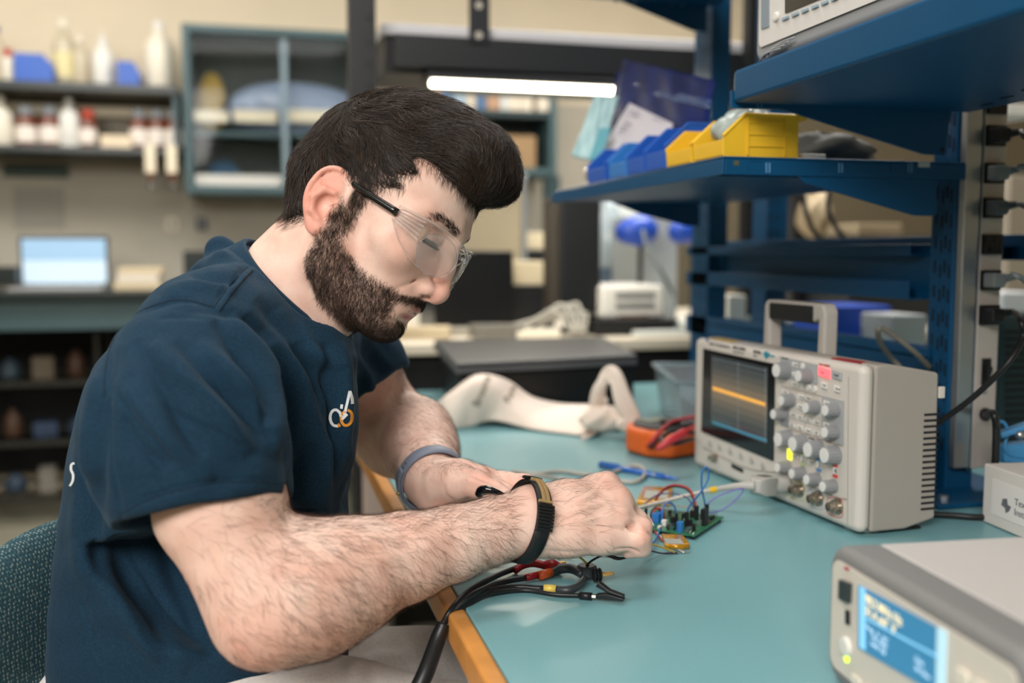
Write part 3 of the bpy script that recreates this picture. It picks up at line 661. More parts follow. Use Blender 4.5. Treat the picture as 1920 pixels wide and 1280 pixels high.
# trousers
TRO=mat('grey_chino','dcd6d2',.85,noise=.08,nscale=300,bump=.5,bscale=60,sheen=.2)
tf=Field(np.array([-.45,.75,.06]),np.array([.56,1.45,.74]),.005)
tf.chain([PP(200,1420,1.05,.11),PP(430,1410,1.04,.105),PP(640,1335,1.13,.088),PP(800,1318,1.17,.078),PP(960,1330,1.2,.07)],.04)
tf.chain([PP(200,1420,1.05,.11),PP(430,1430,.98,.105),PP(640,1420,.98,.085),PP(850,1430,1.0,.07)],.04)
for kx,ky,kz in (tuple(P(960,1330,1.2)),tuple(P(850,1430,1.0))):
    tf.chain([(kx,ky,kz,.072),(kx+.02,ky+.01,.36,.062),(kx+.03,ky+.02,.11,.050)],.03)
    sf=Field((kx-.09,ky-.08,-.01),(kx+.26,ky+.10,.14),.004); sf.chain([(kx+.01,ky+.02,.048,.040),(kx+.10,ky+.02,.040,.040),(kx+.19,ky+.02,.034,.034)],.03); sf.cone((kx+.03,ky+.02,.05),(kx+.03,ky+.02,.11),.038,.036,.02)
    _v,_q=sf.mesh(2); _v[:,2]=np.maximum(_v[:,2],.002); fastmesh('shoe',_v,_q,mat('shoe_dark','26282c',.6),person)
TV,TQ=tf.mesh(3); TN=vnormals(TV,TQ)
TV=ridge(TV,TN,[([(640,1230),(700,1210),(760,1215)],-.006,14),([(650,1260),(720,1230),(800,1240)],.006,14),([(760,1180),(770,1220),(790,1280)],.005,12),([(700,1190),(690,1240),(700,1290)],-.005,12),([(620,1200),(640,1240),(650,1290)],-.004,10),([(800,1190),(815,1230),(840,1280)],-.005,10)])
fastmesh('trousers',TV,TQ,TRO,person)
# ---------------- room ----------------
WALL=mat('wall_paint','d6c9b0',.8,noise=.03,nscale=3); WALLG=mat('lower_wall_grey','aea899',.7,noise=.04,nscale=4)
FLOOR=mat('floor_vinyl','8d8a78',.45,noise=.08,nscale=9)
def wall(name,lo,hi,m): o=MB().bb(lo,hi).build(name,m); return struct(o)
wall('floor',(-3.3,-2.6,-.05),(4.6,5.1,0),FLOOR); wall('ceiling',(-3.3,-2.6,2.75),(4.6,5.1,2.8),mat('ceiling_white','d8d4c8',.9))
wall('wall_back',(-3.3,5.0,0),(4.6,5.1,2.75),WALL); wall('wall_left',(-3.3,-2.6,0),(-3.2,5.0,2.75),WALL); wall('wall_right',(4.5,-2.6,0),(4.6,5.0,2.75),WALL); wall('wall_front',(-3.2,-2.6,0),(4.5,-2.5,2.75),WALL)
DG=mat('cabinet_green','3c5559',.45,noise=.05,nscale=8); DK=mat('black_resin','16201f',.3); DGT=mat('cabinet_green_dark','24373a',.5)
CREAM=mat('cream_plastic','e2d6bc',.5); WHITE=mat('white_plastic','dcdad3',.45); BLK=mat('black_plastic','17181a',.45,bump=.1); BLKM=mat('black_steel','202226',.45,bump=.08); GREY=mat('grey_plastic','7d8287',.5)
BLUEP=mat('blue_bin_plastic','1f55b0',.35); BLUEL=mat('blue_bin_light','2f74bd',.35); YEL=mat('yellow_bin_plastic','e3b52c',.35); GLASS=mat('clear_glass','eef4f5',.05,trans=1,ior=1.45)
AMB=mat('amber_glass','6b3a26',.25); LAB=mat('paper_label','e6ddd2',.7); REDC=mat('red_cap','b03a25',.4); TEAL=mat('laminate_teal','72a2a9',.32,noise=.03,nscale=5)
def yb(x0,y0,x1,y1,Y,dep):   # box whose front face spans these picture corners at world distance Y
    a=AY(x0,y1,Y); b=AY(x1,y0,Y); return (a[0],Y,a[2]),(b[0],Y+dep,b[2])
def ybox(name,x0,y0,x1,y1,Y,dep,m,parent=None,bevel=.002): return MB().bb(*yb(x0,y0,x1,y1,Y,dep)).build(name,m,parent,bevel)
# wall counter
t=thing('lab_counter','long dark lab counter with a green apron along the back wall','counter',(-1.4,4.6,0))
MB().bb((-3.1,4.2,.915),(.55,4.98,.95)).build('worktop',DK,t,.004); MB().bb((-3.1,4.24,.80),(.55,4.27,.914)).build('apron',DG,t)
MB().bb((-3.1,4.9,.10),(.55,4.96,.80)).build('void_panel',mat('dark_void','0d1012',.8),t)  # near-black colour stands in for the shade under the counter
for x in (-3.08,-.30,.45): MB().bb((x,4.25,0),(x+.06,4.9,.80)).build('leg_panel',DGT,t,.003)
# greyer slab over the lower back wall, behind the shelves
struct(MB().bb((-3.15,4.965,.96),(1.9,4.995,1.86)).build('trim_1',WALLG))
# storage rack under the counter
t=thing('storage_rack','low black wire storage rack loaded with odds and ends under the back counter','rack',(-1.05,4.45,0))
RK=mat('rack_steel','3a3a36',.35,metal=.6)
for z in (.10,.33,.57): 
    m=MB(); m.bb((-1.60,4.30,z),(-.62,4.32,z+.02)); m.bb((-1.60,4.66,z),(-.62,4.68,z+.02))
    for i in range(17): m.bb((-1.595+i*.0605,4.30,z+.006),(-1.59+i*.0605,4.68,z+.014))
    m.build('shelf',RK,t)
for x in (-1.6,-.63):
    for y in (4.31,4.67): MB().cyl((x,y,0),(x,y,.78),.011).build('post',RK,t)
cols=[('7d7468',.04,.09),('2a3c50',.05,.07),('4a3325',.04,.11),('3c4c58',.045,.08),('75716a',.035,.10),('24344c',.05,.06),('5c5142',.045,.09)]
desc=['cream','slate blue','brown','pale blue','ivory','deep blue','tan']
k=0
for li,(z,lev) in enumerate(((.592,'top'),(.352,'middle'),(.122,'bottom'))):
    for i,x in enumerate((-1.12,-.98,-.85,-.73)):
        c,r_,hh=cols[(k*3+li)%7]; dn=desc[(k*3+li)%7]; m=MB(); y=4.40+.03*(i%2)
        if k%2: m.lathe((x,y,z),[(r_*.8,0),(r_*.9,.01),(r_*.85,hh*.7),(r_*.4,hh*.85),(r_*.35,hh)],n=16); nm,ct='storage_jar','jar'
        else: m.box((x,y,z+hh/2),(r_*1.8,.10,hh),R_(0,0,.3*(i-1.5))); nm,ct='storage_box','box'
        o=m.build(nm,mat('rack_'+c,c,.5),None,.004 if nm=='storage_box' else 0,smooth=nm!='storage_box'); pos=['leftmost','second from left','third from left','rightmost'][i]
        tag(o,f'{dn} {ct} on the {lev} level of the black rack, {pos}',ct); k+=1
# wall shelves on the left
t=thing('wall_shelf','dark green two-board wall shelf left of the glass-door cabinet','shelf',(-1.2,4.8,1.5))
def bh(px,py,Y): return AY(px,py,Y)[2]
zT=1.822; zL=1.555
MB().bb((-3.1,4.62,zT-.035),(-.31,4.96,zT)).build('board',DK,t,.003); MB().bb((-3.1,4.62,zL-.03),(-.31,4.96,zL)).build('board',DK,t,.003)
MB().bb((-3.1,4.90,zT-.105),(-.33,4.955,zT-.055)).build('light_strip',mat('cream_strip','e8d9b8',.4),t,.004)
for x in (-.335,-2.2): MB().bb((x,4.64,zL-.03),(x+.02,4.96,zT)).build('bracket',DG,t)
def bottle(name,label,cat,px,yb_,yt,wpx,Y,m,cap=None,lab=None,kind='bottle',group=None,zb=None):
    c=AY(px,yb_,Y); zb=c[2] if zb is None else zb; zt=AY(px,yt,Y)[2]; H=max(zt-zb,.04); r=wpx/2/F*(Y/math.cos(YAW))*.985
    prof={'bottle':[(r*.92,0),(r,.006),(r,H*.60),(r*.9,H*.68),(r*.38,H*.83),(r*.34,H*.9)],'jar':[(r*.9,0),(r,.005),(r,H*.66),(r*.7,H*.76),(r*.62,H*.80)],'wash':[(r*.92,0),(r,.006),(r,H*.5),(r*.85,H*.62),(r*.42,H*.70),(r*.4,H*.76)]}[kind]
    t=thing(name,label,cat,(c[0],c[1],zb),group); MB().lathe((c[0],c[1],zb),prof,n=24).build('bottle_body',m,t,smooth=True)
    h1=prof[-1][1]; rc=prof[-1][0]*1.15
    cp=[(rc,h1-.004),(rc,H)] if kind!='wash' else [(rc,h1-.004),(rc,H*.82),(rc*.3,H*.86),(rc*.12,H)]
    MB().lathe((c[0],c[1],zb),cp,n=20).build('cap',cap or m,t,smooth=False)
    if lab: MB().lathe((c[0],c[1],zb),[(r*1.01,H*.12),(r*1.012,H*.125),(r*1.012,H*.5),(r*1.01,H*.505)],n=24).build('label',lab,t,smooth=True)
    return t
MILK=mat('milky_plastic','e3dccb',.4); MILKY=mat('clear_bottle','d8cdb4',.2,trans=.35)
Yb=4.74
bottle('spray_bottle','clear spray bottle with a blue head at the left end of the top wall shelf','bottle',-4,139,50,26,Yb,MILKY,mat('blue_cap','28458c',.4),zb=zT)
bottle('small_bottle','small white bottle with a red cap left of the larger blue bin','bottle',16,139,92,20,Yb,MILK,REDC,zb=zT,kind='jar')
bottle('tall_bottle','tall translucent bottle with a yellow band on the top wall shelf','bottle',122,148,38,34,Yb,MILKY,MILK,mat('band_cream','d8cc9a',.5),zb=zT)
bottle('squat_bottle','small faint clear bottle between the yellow-banded and the white bottle','bottle',152,148,68,26,Yb,MILKY,MILK,zb=zT)
bottle('wash_bottle','white wash bottle between the two blue bins on the top wall shelf','bottle',195,150,56,36,Yb,WHITE,zb=zT,kind='wash')
bottle('plastic_jug','largest white plastic jug at the right end of the top wall shelf','jug',300,152,42,48,Yb,MILK,WHITE,zb=zT)
def back_bin(name,label,x0,x1,y0,Y=4.66):
    a,b=yb(x0,y0,x1,150,Y,.16); z0=zT+.001; m=MB(); th=.006
    pr=[(a[0],Y,z0),(b[0],Y,z0),(b[0],Y,z0+(b[2]-z0)*.55),(b[0]-(b[0]-a[0])*.25,Y,b[2]),(a[0],Y,b[2])]
    m.prism(pr,(0,th,0)); m.prism([(q[0],Y+.15,q[2]) for q in pr],(0,th,0)); m.bb((a[0],Y+th,z0),(a[0]+th,Y+.15,b[2])); m.bb((a[0]+th,Y+th,z0),(b[0]-th,Y+.15,z0+th)); m.bb((b[0]-th,Y+th,z0),(b[0],Y+.15,z0+(b[2]-z0)*.55))
    return tag(m.build(name,BLUEP),label,'bin')
back_bin('parts_bin','larger blue plastic bin at the left on the top wall shelf',27,98,102); back_bin('parts_bin','smaller blue plastic bin beside the white jug on the top wall shelf',220,260,116)
bottle('large_bottle','large ivory bottle at the left end of the lower wall shelf','bottle',2,270,182,42,Yb,MILK,zb=zL)
for px,l in ((51,'left one of the two paper-labelled amber jars beside the ivory bottle'),(95,'right one of the two paper-labelled amber jars beside the ivory bottle')): bottle('reagent_jar','amber reagent jar, '+l,'jar',px,276,200,34,Yb,AMB,GREY,LAB,'jar','labelled amber jars on the lower wall shelf',zb=zL)
bottle('squeeze_bottle','tall white squeeze bottle standing between amber jars on the lower wall shelf','bottle',132,278,186,34,Yb,WHITE,zb=zL)
bottle('reagent_jar','amber jar with a bright red cap on the lower wall shelf','jar',167,276,206,28,Yb,AMB,REDC,LAB,'jar',zb=zL)
o=ybox('paper_box',189,254,246,282,4.68,.12,mat('pale_box','e0cdb0',.6)); o.location[2]=0; tag(o,'flat pale box beside the red-capped jar on the lower wall shelf','box')
for px,l in ((262,'leftmost'),(297,'middle'),(329,'rightmost')): bottle('reagent_jar',f'{l} of the three labelled amber jars at the right end of the lower wall shelf','jar',px,282,206,31,Yb,AMB,GREY,LAB,'jar','labelled amber jars on the lower wall shelf',zb=zL)
for px,l in ((281,'left'),(321,'right')):
    c=AY(px,282,4.60); e=AY(px,318,4.60); t=thing('hanging_pipette',f'{l} of two pale pipettes hanging from the lower wall shelf edge','pipette',tuple(c))
    z1=zL+.012
    MB().bb((c[0]-.022,4.595,zL-.11),(c[0]+.022,4.615,z1)).build('pipette_body',CREAM,t,.006); MB().cyl((c[0],4.605,zL-.11),(c[0],4.605,zL-.145),.012,.007).build('tip_collar',AMB,t); MB().lathe((c[0],4.605,zL-.18),[(.004,0),(.016,.008),(.016,.025),(.006,.035)],n=16).build('bulb',GLASS,t,smooth=True)
tag(ybox('marker_rail',6,310,126,330,4.94,.02,mat('dark_green_rail','12301f',.5)),'narrow dark green rail on the wall under the lower shelf','rail')
tag(ybox('notice_sheet',28,352,118,425,4.958,.003,mat('faint_paper','98958a',.7),bevel=0),'faint grey notice sheet on the wall above the laptop','sheet')
for px,l,mm in ((322,'cream wall outlet to the right above the laptop',CREAM),(378,'dark wall outlet behind the seated person',DK)):
    t=thing('wall_outlet',l,'outlet',tuple(AY(px,420,4.95))); ybox('cover_plate',px-10,408,px+10,432,4.955,.008,mm,t); ybox('socket',px-4,413,px+4,427,4.950,.006,GREY,t)
# glass door cabinet
Yc=4.6
def cabinet(name,label,x0,y0,x1,y1,Y,dep,div):
    a,b=yb(x0,y0,x1,y1,Y,dep); t=thing(name,label,'cabinet',((a[0]+b[0])/2,Y,a[2])); th=.035
    m=MB(); m.bb(a,(a[0]+th,b[1],b[2])); m.bb((b[0]-th,a[1],a[2]),b); m.bb((a[0]+th,a[1],a[2]),(b[0]-th,b[1],a[2]+th)); m.bb((a[0]+th,a[1],b[2]-th),(b[0]-th,b[1],b[2])); m.build('frame',DG,t,.004)
    MB().bb((a[0]+th,b[1]-.02,a[2]+th),(b[0]-th,b[1]-.005,b[2]-th)).build('back_board',mat('cab_in','4d5350',.7),t)
    return t,a,b
t,a,b=cabinet('wall_cabinet','green metal wall cabinet with sliding glass doors above the back counter',348,62,700,362,Yc,.34,1)
zs=AY(400,250,4.75)[2]
MB().bb((a[0]+.036,Yc+.05,zs-.02),(b[0]-.036,b[1]-.03,zs)).build('inner_shelf',DG,t); zs2=AY(400,228,4.7)[2]
for x0,x1 in ((364,428),(438,520),(528,640)):
    q0,q1=yb(x0,208,x1,228,4.66,.03); MB().bb(q0,q1).build('shelf_strip',CREAM,t,.003)
q0,q1=yb(366,330,640,352,4.63,.03); MB().bb((q0[0],q0[1],a[2]+.037),(q1[0],q1[1],a[2]+.085)).build('shelf_strip',mat('white_strip','e9e2da',.4),t,.003)
DGL=mat('door_glass','f4f7f7',.04,trans=1,ior=1.16)
MB().bb((a[0]+.04,Yc+.012,a[2]+.04),(AY(545,200,Yc)[0],Yc+.018,b[2]-.04)).build('glass_door',DGL,t); MB().bb((AY(525,200,Yc)[0],Yc+.024,a[2]+.04),(b[0]-.04,Yc+.030,b[2]-.04)).build('glass_door',DGL,t)
for x in (534,): q0,q1=yb(x-3,75,x+3,350,Yc+.004,.006); MB().bb(q0,q1).build('door_edge',mat('steel_edge','6f8088',.4,metal=.3),t)
def cloth_lump(name,label,cat,px,py,w,hh,Y,m,seed=1,zb=None):
    c=AY(px,py,Y); W_=w/F*Y*1.03/2; H_=hh/F*Y*1.03/2; zb=c[2]-H_ if zb is None else zb; r=random.Random(seed); ph=[r.uniform(0,6) for _ in range(6)]
    def fn(u,v):
        a_=2*PI*u; b_=PI*v; k=1+.12*math.sin(3*a_+ph[0])*math.sin(2*b_+ph[1])+.08*math.sin(7*a_+ph[2]+3*b_)
        return (c[0]+math.cos(a_)*math.sin(b_)*W_*k,c[1]+math.sin(a_)*math.sin(b_)*min(W_,.08)*k,zb+H_*(1-max(-1,min(1,math.cos(b_)*1.05))*1.0)*1.0)
    return tag(MB().grid(fn,28,18).build(name,m,smooth=True),label,cat)
zsh=zs
o=cloth_lump('plastic_pouch','bluish-grey plastic pouches heaped inside the upper wall cabinet','pouch',545,178,225,90,4.76,mat('pouch_plastic','8b98b0',.25,coat=.3),3,zb=zsh+.001)
o=cloth_lump('yellow_pouch','yellow bag on top behind the cabinet glass at the left','bag',396,150,46,105,4.84,mat('yellow_pouch','a88a3a',.6),5,zb=zsh+.001)
cloth_lump('blue_bundle','dark blue bundle on the cabinet floor behind the glass','bundle',420,315,55,44,4.75,mat('blue_cloth','2a4a63',.7),8,zb=a[2]+.037)
# open cabinet further right
t,a,b=cabinet('open_cabinet','open dark green wall cabinet holding books behind the lit lamp strip',800,120,1045,325,Yc,.34,0)
z2=AY(900,203,Yc)[2]; MB().bb((a[0]+.036,Yc+.02,z2-.03),(b[0]-.036,b[1]-.03,z2)).build('inner_shelf',DGT,t)
bk=['c9a98a','5d7fa6','9fb4c4','d8c8b0','4f6f94','b58f70','cfd3cf','e4d6c0','dcd0bc']; bn=['tan','blue','pale blue','cream','dark blue','brown','light grey','ivory','off-white']
xs=AY(812,200,4.66)[0]
for i in range(9):
    w_=.038+.012*(i%3); h_=.115+.015*((i*5)%4); 
    o=MB().bb((xs,4.66,z2+.001),(xs+w_,4.84,z2+h_)).build('book',mat('book_'+bk[i],bk[i],.6),None,.002); tag(o,f'{bn[i]} book standing in the open cabinet row, below the lamp strip','book','books in the open cabinet'); xs+=w_+.004
o=MB().bb((xs+.01,4.62,z2+.001),(xs+.085,4.84,z2+.12)).build('white_carton',mat('carton_w','d9cdbb',.7),None,.003); tag(o,'pale carton at the right end of the book row in the open cabinet','box')
for i,(x0,x1,y0,c,l) in enumerate(((880,925,268,'6f5a44','small brown box in the lower part of the open cabinet'),(932,1005,255,'9c7f5c','larger tan box in the lower part of the open cabinet'))):
    q0,q1=yb(x0,y0,x1,300,4.68,.18); o=MB().bb((q0[0],q0[1],a[2]+.036),(q1[0],q1[1],q1[2])).build('storage_box',mat('kraft'+c,c,.8),None,.003); tag(o,l,'box')
struct(ybox('trim_2',1022,330,1050,600,4.93,.03,DG))
# laptop on the counter
c=AY(120,536,4.38); t=thing('open_laptop','open silver laptop with a bright pale screen on the back counter','laptop',(c[0],4.38,.95))
q0,q1=yb(38,443,203,532,4.50,.01); MB().bb((q0[0],4.50,.962),(q1[0],4.51,q1[2])).build('lid',mat('laptop_dark','3a3d40',.5),t,.004)
MB().bb((q0[0]+.012,4.497,.975),(q1[0]-.012,4.4995,q1[2]-.012)).build('screen',mat('screen_pale','bcd0e0',.3,emit='b4cbdd',estr=.26),t)
MB().bb((q0[0]+.012,4.4955,q1[2]-.10),(q1[0]-.012,4.4968,q1[2]-.012)).build('screen_header',mat('screen_blue','8fb0cc',.3,emit='8db0cc',estr=.24),t)
MB().bb((q0[0],4.26,.9505),(q1[0],4.498,.966)).build('keyboard_base',mat('laptop_silver','9a9a98',.4,metal=.3),t,.004)
z=.9505
for i,(x0,x1,hh,c,l) in enumerate(((212,300,.030,'cfbf9f','tan book, bottom of the stack'),(220,296,.034,'e2d8c6','white book, middle of the stack'),(222,304,.026,'d8c6a4','pale book, top of the stack'))):
    q0,q1=yb(x0,500,x1,530,4.36,.2); o=MB().bb((q0[0],4.36,z),(q1[0],4.56,z+hh)).build('book',mat('bk'+c,c,.6),None,.003); tag(o,l+' beside the laptop on the back counter','book','books stacked by the laptop'); z+=hh+.0005
tag(ybox('black_case',-30,500,30,535,4.42,.2,DK),'black case left of the laptop on the back counter','case')
tag(ybox('black_case',345,470,420,536,4.6,.2,DK),'black case on the back counter behind the person','case')
# ---------------- workstation beyond the bench ----------------
t=thing('overhead_shelf','black steel overhead frame with a pale top board and lamp, beyond the bench','shelf frame',(.7,2.5,0))
Yw=2.5
a=AY(658,300,2.42); b=AY(708,300,2.42)
MB().bb((a[0],2.42,0),(b[0],2.48,2.4)).build('post',BLKM,t,.002)
m=MB()
for py in (33,77,118,160,200): c=AY(692,py,2.419); m.cyl((c[0],2.4195,c[2]),(c[0],2.417,c[2]),.006,n=14)
m.build('bolt',BLK,t)
l=AY(740,40,Yw); zt=AY(740,38,Yw)[2]; zb=AY(760,125,Yw)[2]
m=MB(); m.bb((l[0]-.0,Yw,zt-.11),(1.95,Yw+.03,zt-.03)); m.bb((l[0]-.02,Yw+.30,zt-.11),(1.95,Yw+.33,zt-.03)); m.build('front_beam',BLKM,t,.003)
m=MB(); m.prism([(l[0]-.03,Yw+.02,zt-.03),(1.95,Yw+.02,zt-.03),(1.95,Yw+.32,zt-.03),(l[0]-.03,Yw+.32,zt-.03)],(0,0,.028)); m.build('top_board',mat('pale_board','c9c8cc',.5),t,.004)
MB().bb((l[0]-.02,Yw+.035,zt-.12),(1.95,Yw+.295,zt-.032)).build('under_pan',BLK,t,.002)
q0,q1=yb(845,112,1320,128,Yw+.12,.04); MB().bb((q0[0],q0[1],zt-.15),(1.55,q1[1],zt-.122)).build('reflection_strip',mat('reflection_grey','5b6468',.35),t,.002)  # grey reflection under the shelf, modelled as a coloured strip
la_=AY(808,156,Yw-.02); lb=AY(1160,170,Yw-.02); zl=la_[2]
MB().bb((la_[0]-.01,Yw-.03,zl+.010),(lb[0]+.01,Yw+.05,zl+.028)).build('lamp_housing',BLKM,t,.003)
MB().bb((la_[0],Yw-.025,zl-.006),(lb[0],Yw+.0,zl+.0095)).build('lamp_diffuser',mat('lamp_tube','fff2d8',.3,emit='fff0d2',estr=9),t,.004)
for x in (la_[0]+.02,lb[0]-.03): MB().bb((x,Yw+.02,zl+.028),(x+.012,Yw+.04,zt-.12)).build('lamp_hanger',BLKM,t)
q0,q1=yb(880,-60,918,78,Yw-.008,.006); MB().bb((q0[0],q0[1],q0[2]),(q1[0],q1[1],2.4)).build('hanger_strap',BLKM,t,.001)
m=MB()
for py in (10,66): c=AY(898,py,Yw-.009); m.cyl((c[0],Yw-.0085,c[2]),(c[0],Yw-.0095,c[2]),.009,n=16)
m.build('strap_hole',mat('hole_light','b9b2a6',.4),t)
for x0,x1,l in ((1326,1362,''),(1404,1432,'')):
    q0,q1=yb(x0,0,x1,100,2.46,.05); MB().bb((q0[0],2.46,0),(q1[0],2.50,2.4)).build('post',BLKM,t,.002)
area_l=bpy.data.lights.new('strip_lamp','AREA'); area_l.shape='RECTANGLE'; area_l.size=.55; area_l.size_y=.03; area_l.energy=3; area_l.color=(1,.93,.8)
ao=bpy.data.objects.new('strip_lamp',area_l); COL.objects.link(ao); ao.location=((la_[0]+lb[0])/2,Yw-.01,zl-.012)
# far worktop
t=thing('far_workbench','cream-topped workbench crowded with equipment beyond the teal bench','workbench',(1.2,3.2,0))
MB().bb((.32,2.56,.835),(3.4,4.0,.865)).build('worktop',mat('cream_top','cfc6b4',.5),t,.003)
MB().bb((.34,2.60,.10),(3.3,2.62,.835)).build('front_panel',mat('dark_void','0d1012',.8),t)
for x in (.34,3.3): MB().bb((x,2.62,0),(x+.05,3.9,.835)).build('side_panel',BLK,t)
ZF=.8655
def fbox(name,label,cat,x0,y0,x1,Y,dep,m,bevel=.004,zb=ZF):
    q0,q1=yb(x0,y0,x1,600,Y,dep); o=MB().bb((q0[0],Y,zb),(q1[0],Y+dep,q1[2])).build(name,m,None,bevel); return tag(o,label,cat)
t=thing('desktop_monitor','black desktop monitor seen from the back-side below the blue shelf end','monitor',tuple(AY(1080,610,2.75)))
q0,q1=yb(1052,372,1128,585,2.76,.12); MB().bb((q0[0],2.76,q0[2]),(q1[0],2.9,q1[2])).build('housing',mat('monitor_black','1b1d1f',.35),t,.006)
q0,q1=yb(1028,372,1056,580,2.80,.05); MB().bb((q0[0],2.78,q0[2]),(q1[0],2.86,q1[2])).build('screen_bezel',mat('monitor_brown','3a352e',.4),t,.006)
c=AY(1080,585,2.83); MB().box((c[0],2.83,(c[2]+ZF+.01)/2),(.06,.03,c[2]-ZF-.012)).build('neck',BLK,t,.003); MB().lathe((c[0]-.02,2.83,ZF+.0002),[(.055,0),(.055,.008),(.03,.012)],n=28).build('stand_base',BLK,t)
t=thing('white_projector','white desktop projector with a slotted vent on the far workbench','projector',tuple(AY(1190,600,2.75)))
q0,q1=yb(1128,534,1246,598,2.72,.24); zq=q0[2]
MB().bb((q0[0],2.72,zq),(q1[0],2.96,q1[2])).build('housing',WHITE,t,.012); m=MB()
for i in range(17):
    for j in (0,1): x=q0[0]+(q1[0]-q0[0])*(.22+.037*i); z=zq+(q1[2]-zq)*(.30+.30*j); m.bb((x,2.717,z),(x+.0035,2.7195,z+.018))
m.build('vent_slots',mat('vent_dark','55585c',.6),t)
q0_,q1_=yb(1160,590,1215,606,2.712,.01); MB().bb((q0_[0],2.713,q0_[2]+.004),(q1_[0],2.719,q1_[2])).build('nameplate',mat('plate_brown','5b4b44',.4),t)
tag(MB().bb((q0[0]-.03,2.68,ZF),(q1[0]+.03,3.0,zq-.0005)).build('equipment_case',BLK,None,.004),'flat black equipment case under the white projector','case')
t=thing('desk_divider','tan fabric desk divider with a grey edge behind the person\'s face','divider',tuple(AY(930,475,3.3)))
for nm,x0,x1,mm in (('fabric_panel',870,978,mat('tan_fabric','a39880',.85)),('edge_post',979,989,mat('steel_grey','9aa0a4',.35,metal=.5))): q0,q1=yb(x0,326,x1,600,3.3,.025); MB().bb((q0[0],3.3,ZF),(q1[0],3.325,q1[2])).build(nm,mm,t,.004)
fbox('black_cabinet','wide black equipment cabinet low behind the person\'s face','cabinet',815,470,962,2.9,.3,mat('black_gloss','0f1012',.3))
for x0,x1,y0,y1,l,Y in ((963,1026,490,534,'lower pale carton right of the black cabinet',3.05),(975,1026,436,468,'upper pale carton right of the black cabinet',3.5)):
    q0,q1=yb(x0,y0,x1,y1,Y,.16); tag(MB().bb((q0[0],Y,q0[2]),(q1[0],Y+.16,q1[2])).build('pale_carton',mat('carton_p','ddcfae',.6),None,.003),l,'box')
    tag(MB().bb((q0[0]-.02,Y-.02,ZF),(q1[0]+.02,Y+.2,q0[2]-.0005)).build('equipment_stand',BLK,None,.003),f'black equipment stand under the {"lower" if Y<3.2 else "upper"} pale carton','stand')
fbox('grey_tower','tall light grey computer tower standing right of the white projector','computer tower',1212,402,1272,3.1,.42,mat('tower_grey','9fa5a6',.45))
c=AY(1142,470,3.5); t=thing('water_jug','clear plastic jug with a frosted body on the far workbench','jug',(c[0],3.5,ZF)); MB().lathe((c[0],3.5,ZF+.18),[(.06,0),(.066,.01),(.066,.17),(.03,.22),(.028,.26)],n=24).build('jug_body',mat('jug_blue','b8c6cc',.2,trans=.4),t,smooth=True); MB().lathe((c[0],3.5,ZF),[(.068,0),(.068,.1795)],n=24).build('jug_foot',mat('blue_grey','47596a',.5),t)
for px,l,hh in ((1190,'left deep-blue bottle-shaped lamp head hanging by the projector',.05),(1290,'right deep-blue lamp head beside the upright',.04)):
    c=AY(px,437,3.0); t=thing('blue_clamp_lamp',l,'lamp',(c[0],3.0,ZF)); MB().lathe((c[0]-.06,3.0,c[2]),[(.022,0),(.035,.02),(hh,.07),(hh,.10),(.025,.13)],axis=(1,0,.1),n=24).build('lamp_head',mat('deep_blue','1d49b0',.35),t,smooth=True); MB().cyl((c[0]+.02,3.0,ZF),(c[0]+.02,3.0,c[2]),.008).build('stem',BLK,t)
tag(MB().bb((AY(1125,400,3.92)[0],3.92,.8655),(AY(1222,400,3.92)[0],3.96,1.40)).build('bright_area_board',mat('cool_white','cdd4d3',.5)),'pale board standing in for the bright area behind projector and tower','board')  # added board, its pale colour stands in for the brightness beyond
# clutter on the far bench
PAPER=mat('paper_white','dcdcd4',.7)
rr=random.Random(4)
for i,(px,Y,w_,d_,hh,c,l) in enumerate(((790,2.75,.16,.12,.03,'b7a88c','tan folder at the left end of the far workbench'),(870,2.85,.20,.13,.018,'8f8a7e','grey folder on the far workbench under the face'),(930,2.72,.14,.10,.035,'6a6760','dark grey box on the far workbench near the black monitor'),(1010,2.68,.12,.09,.02,'d9d2c0','cream notepad left of the black monitor'),(1285,2.95,.22,.2,.02,'d5dad6','white paper stack beside the blue upright'),(1250,2.66,.20,.09,.014,'cbd0cc','thin white binder in front of the projector'))):
    c_=AY(px,600,Y); tag(MB().box((c_[0],Y,ZF+hh/2+.0003),(w_,d_,hh),R_(0,0,rr.uniform(-.4,.4))).build('folder' if 'folder' in l else 'stationery',mat('cl'+c,c,.6),None,.002),l,'stationery')
m=MB()
for s_ in range(5):
    p=[AY(905+s_*22,628+s_*3,2.70),AY(950+s_*20,605+rr.uniform(-10,10),2.74),AY(1000+s_*10,600,2.72),AY(1040+s_*14,575+rr.uniform(-8,12),2.70),AY(1075+s_*5,625,2.66)]; p=[(q[0],q[1],max(q[2],ZF+.006)) for q in p]; m.tube(p,.006,8)
tag(m.build('cable_bundle',mat('cable_light','a9a69c',.5),None,smooth=True),'tangle of light grey cables in front of the black monitor','cables')
p=[AY(1205,432,2.9),AY(1215,470,2.85),AY(1240,510,2.8),AY(1262,555,2.8),AY(1262,600,2.7),AY(1290,630,2.65)]
tag(MB().tube(p,.007).build('grey_cable',mat('cable_grey','5d6664',.5),smooth=True),'thick grey cable drooping in front of the grey tower','cable')
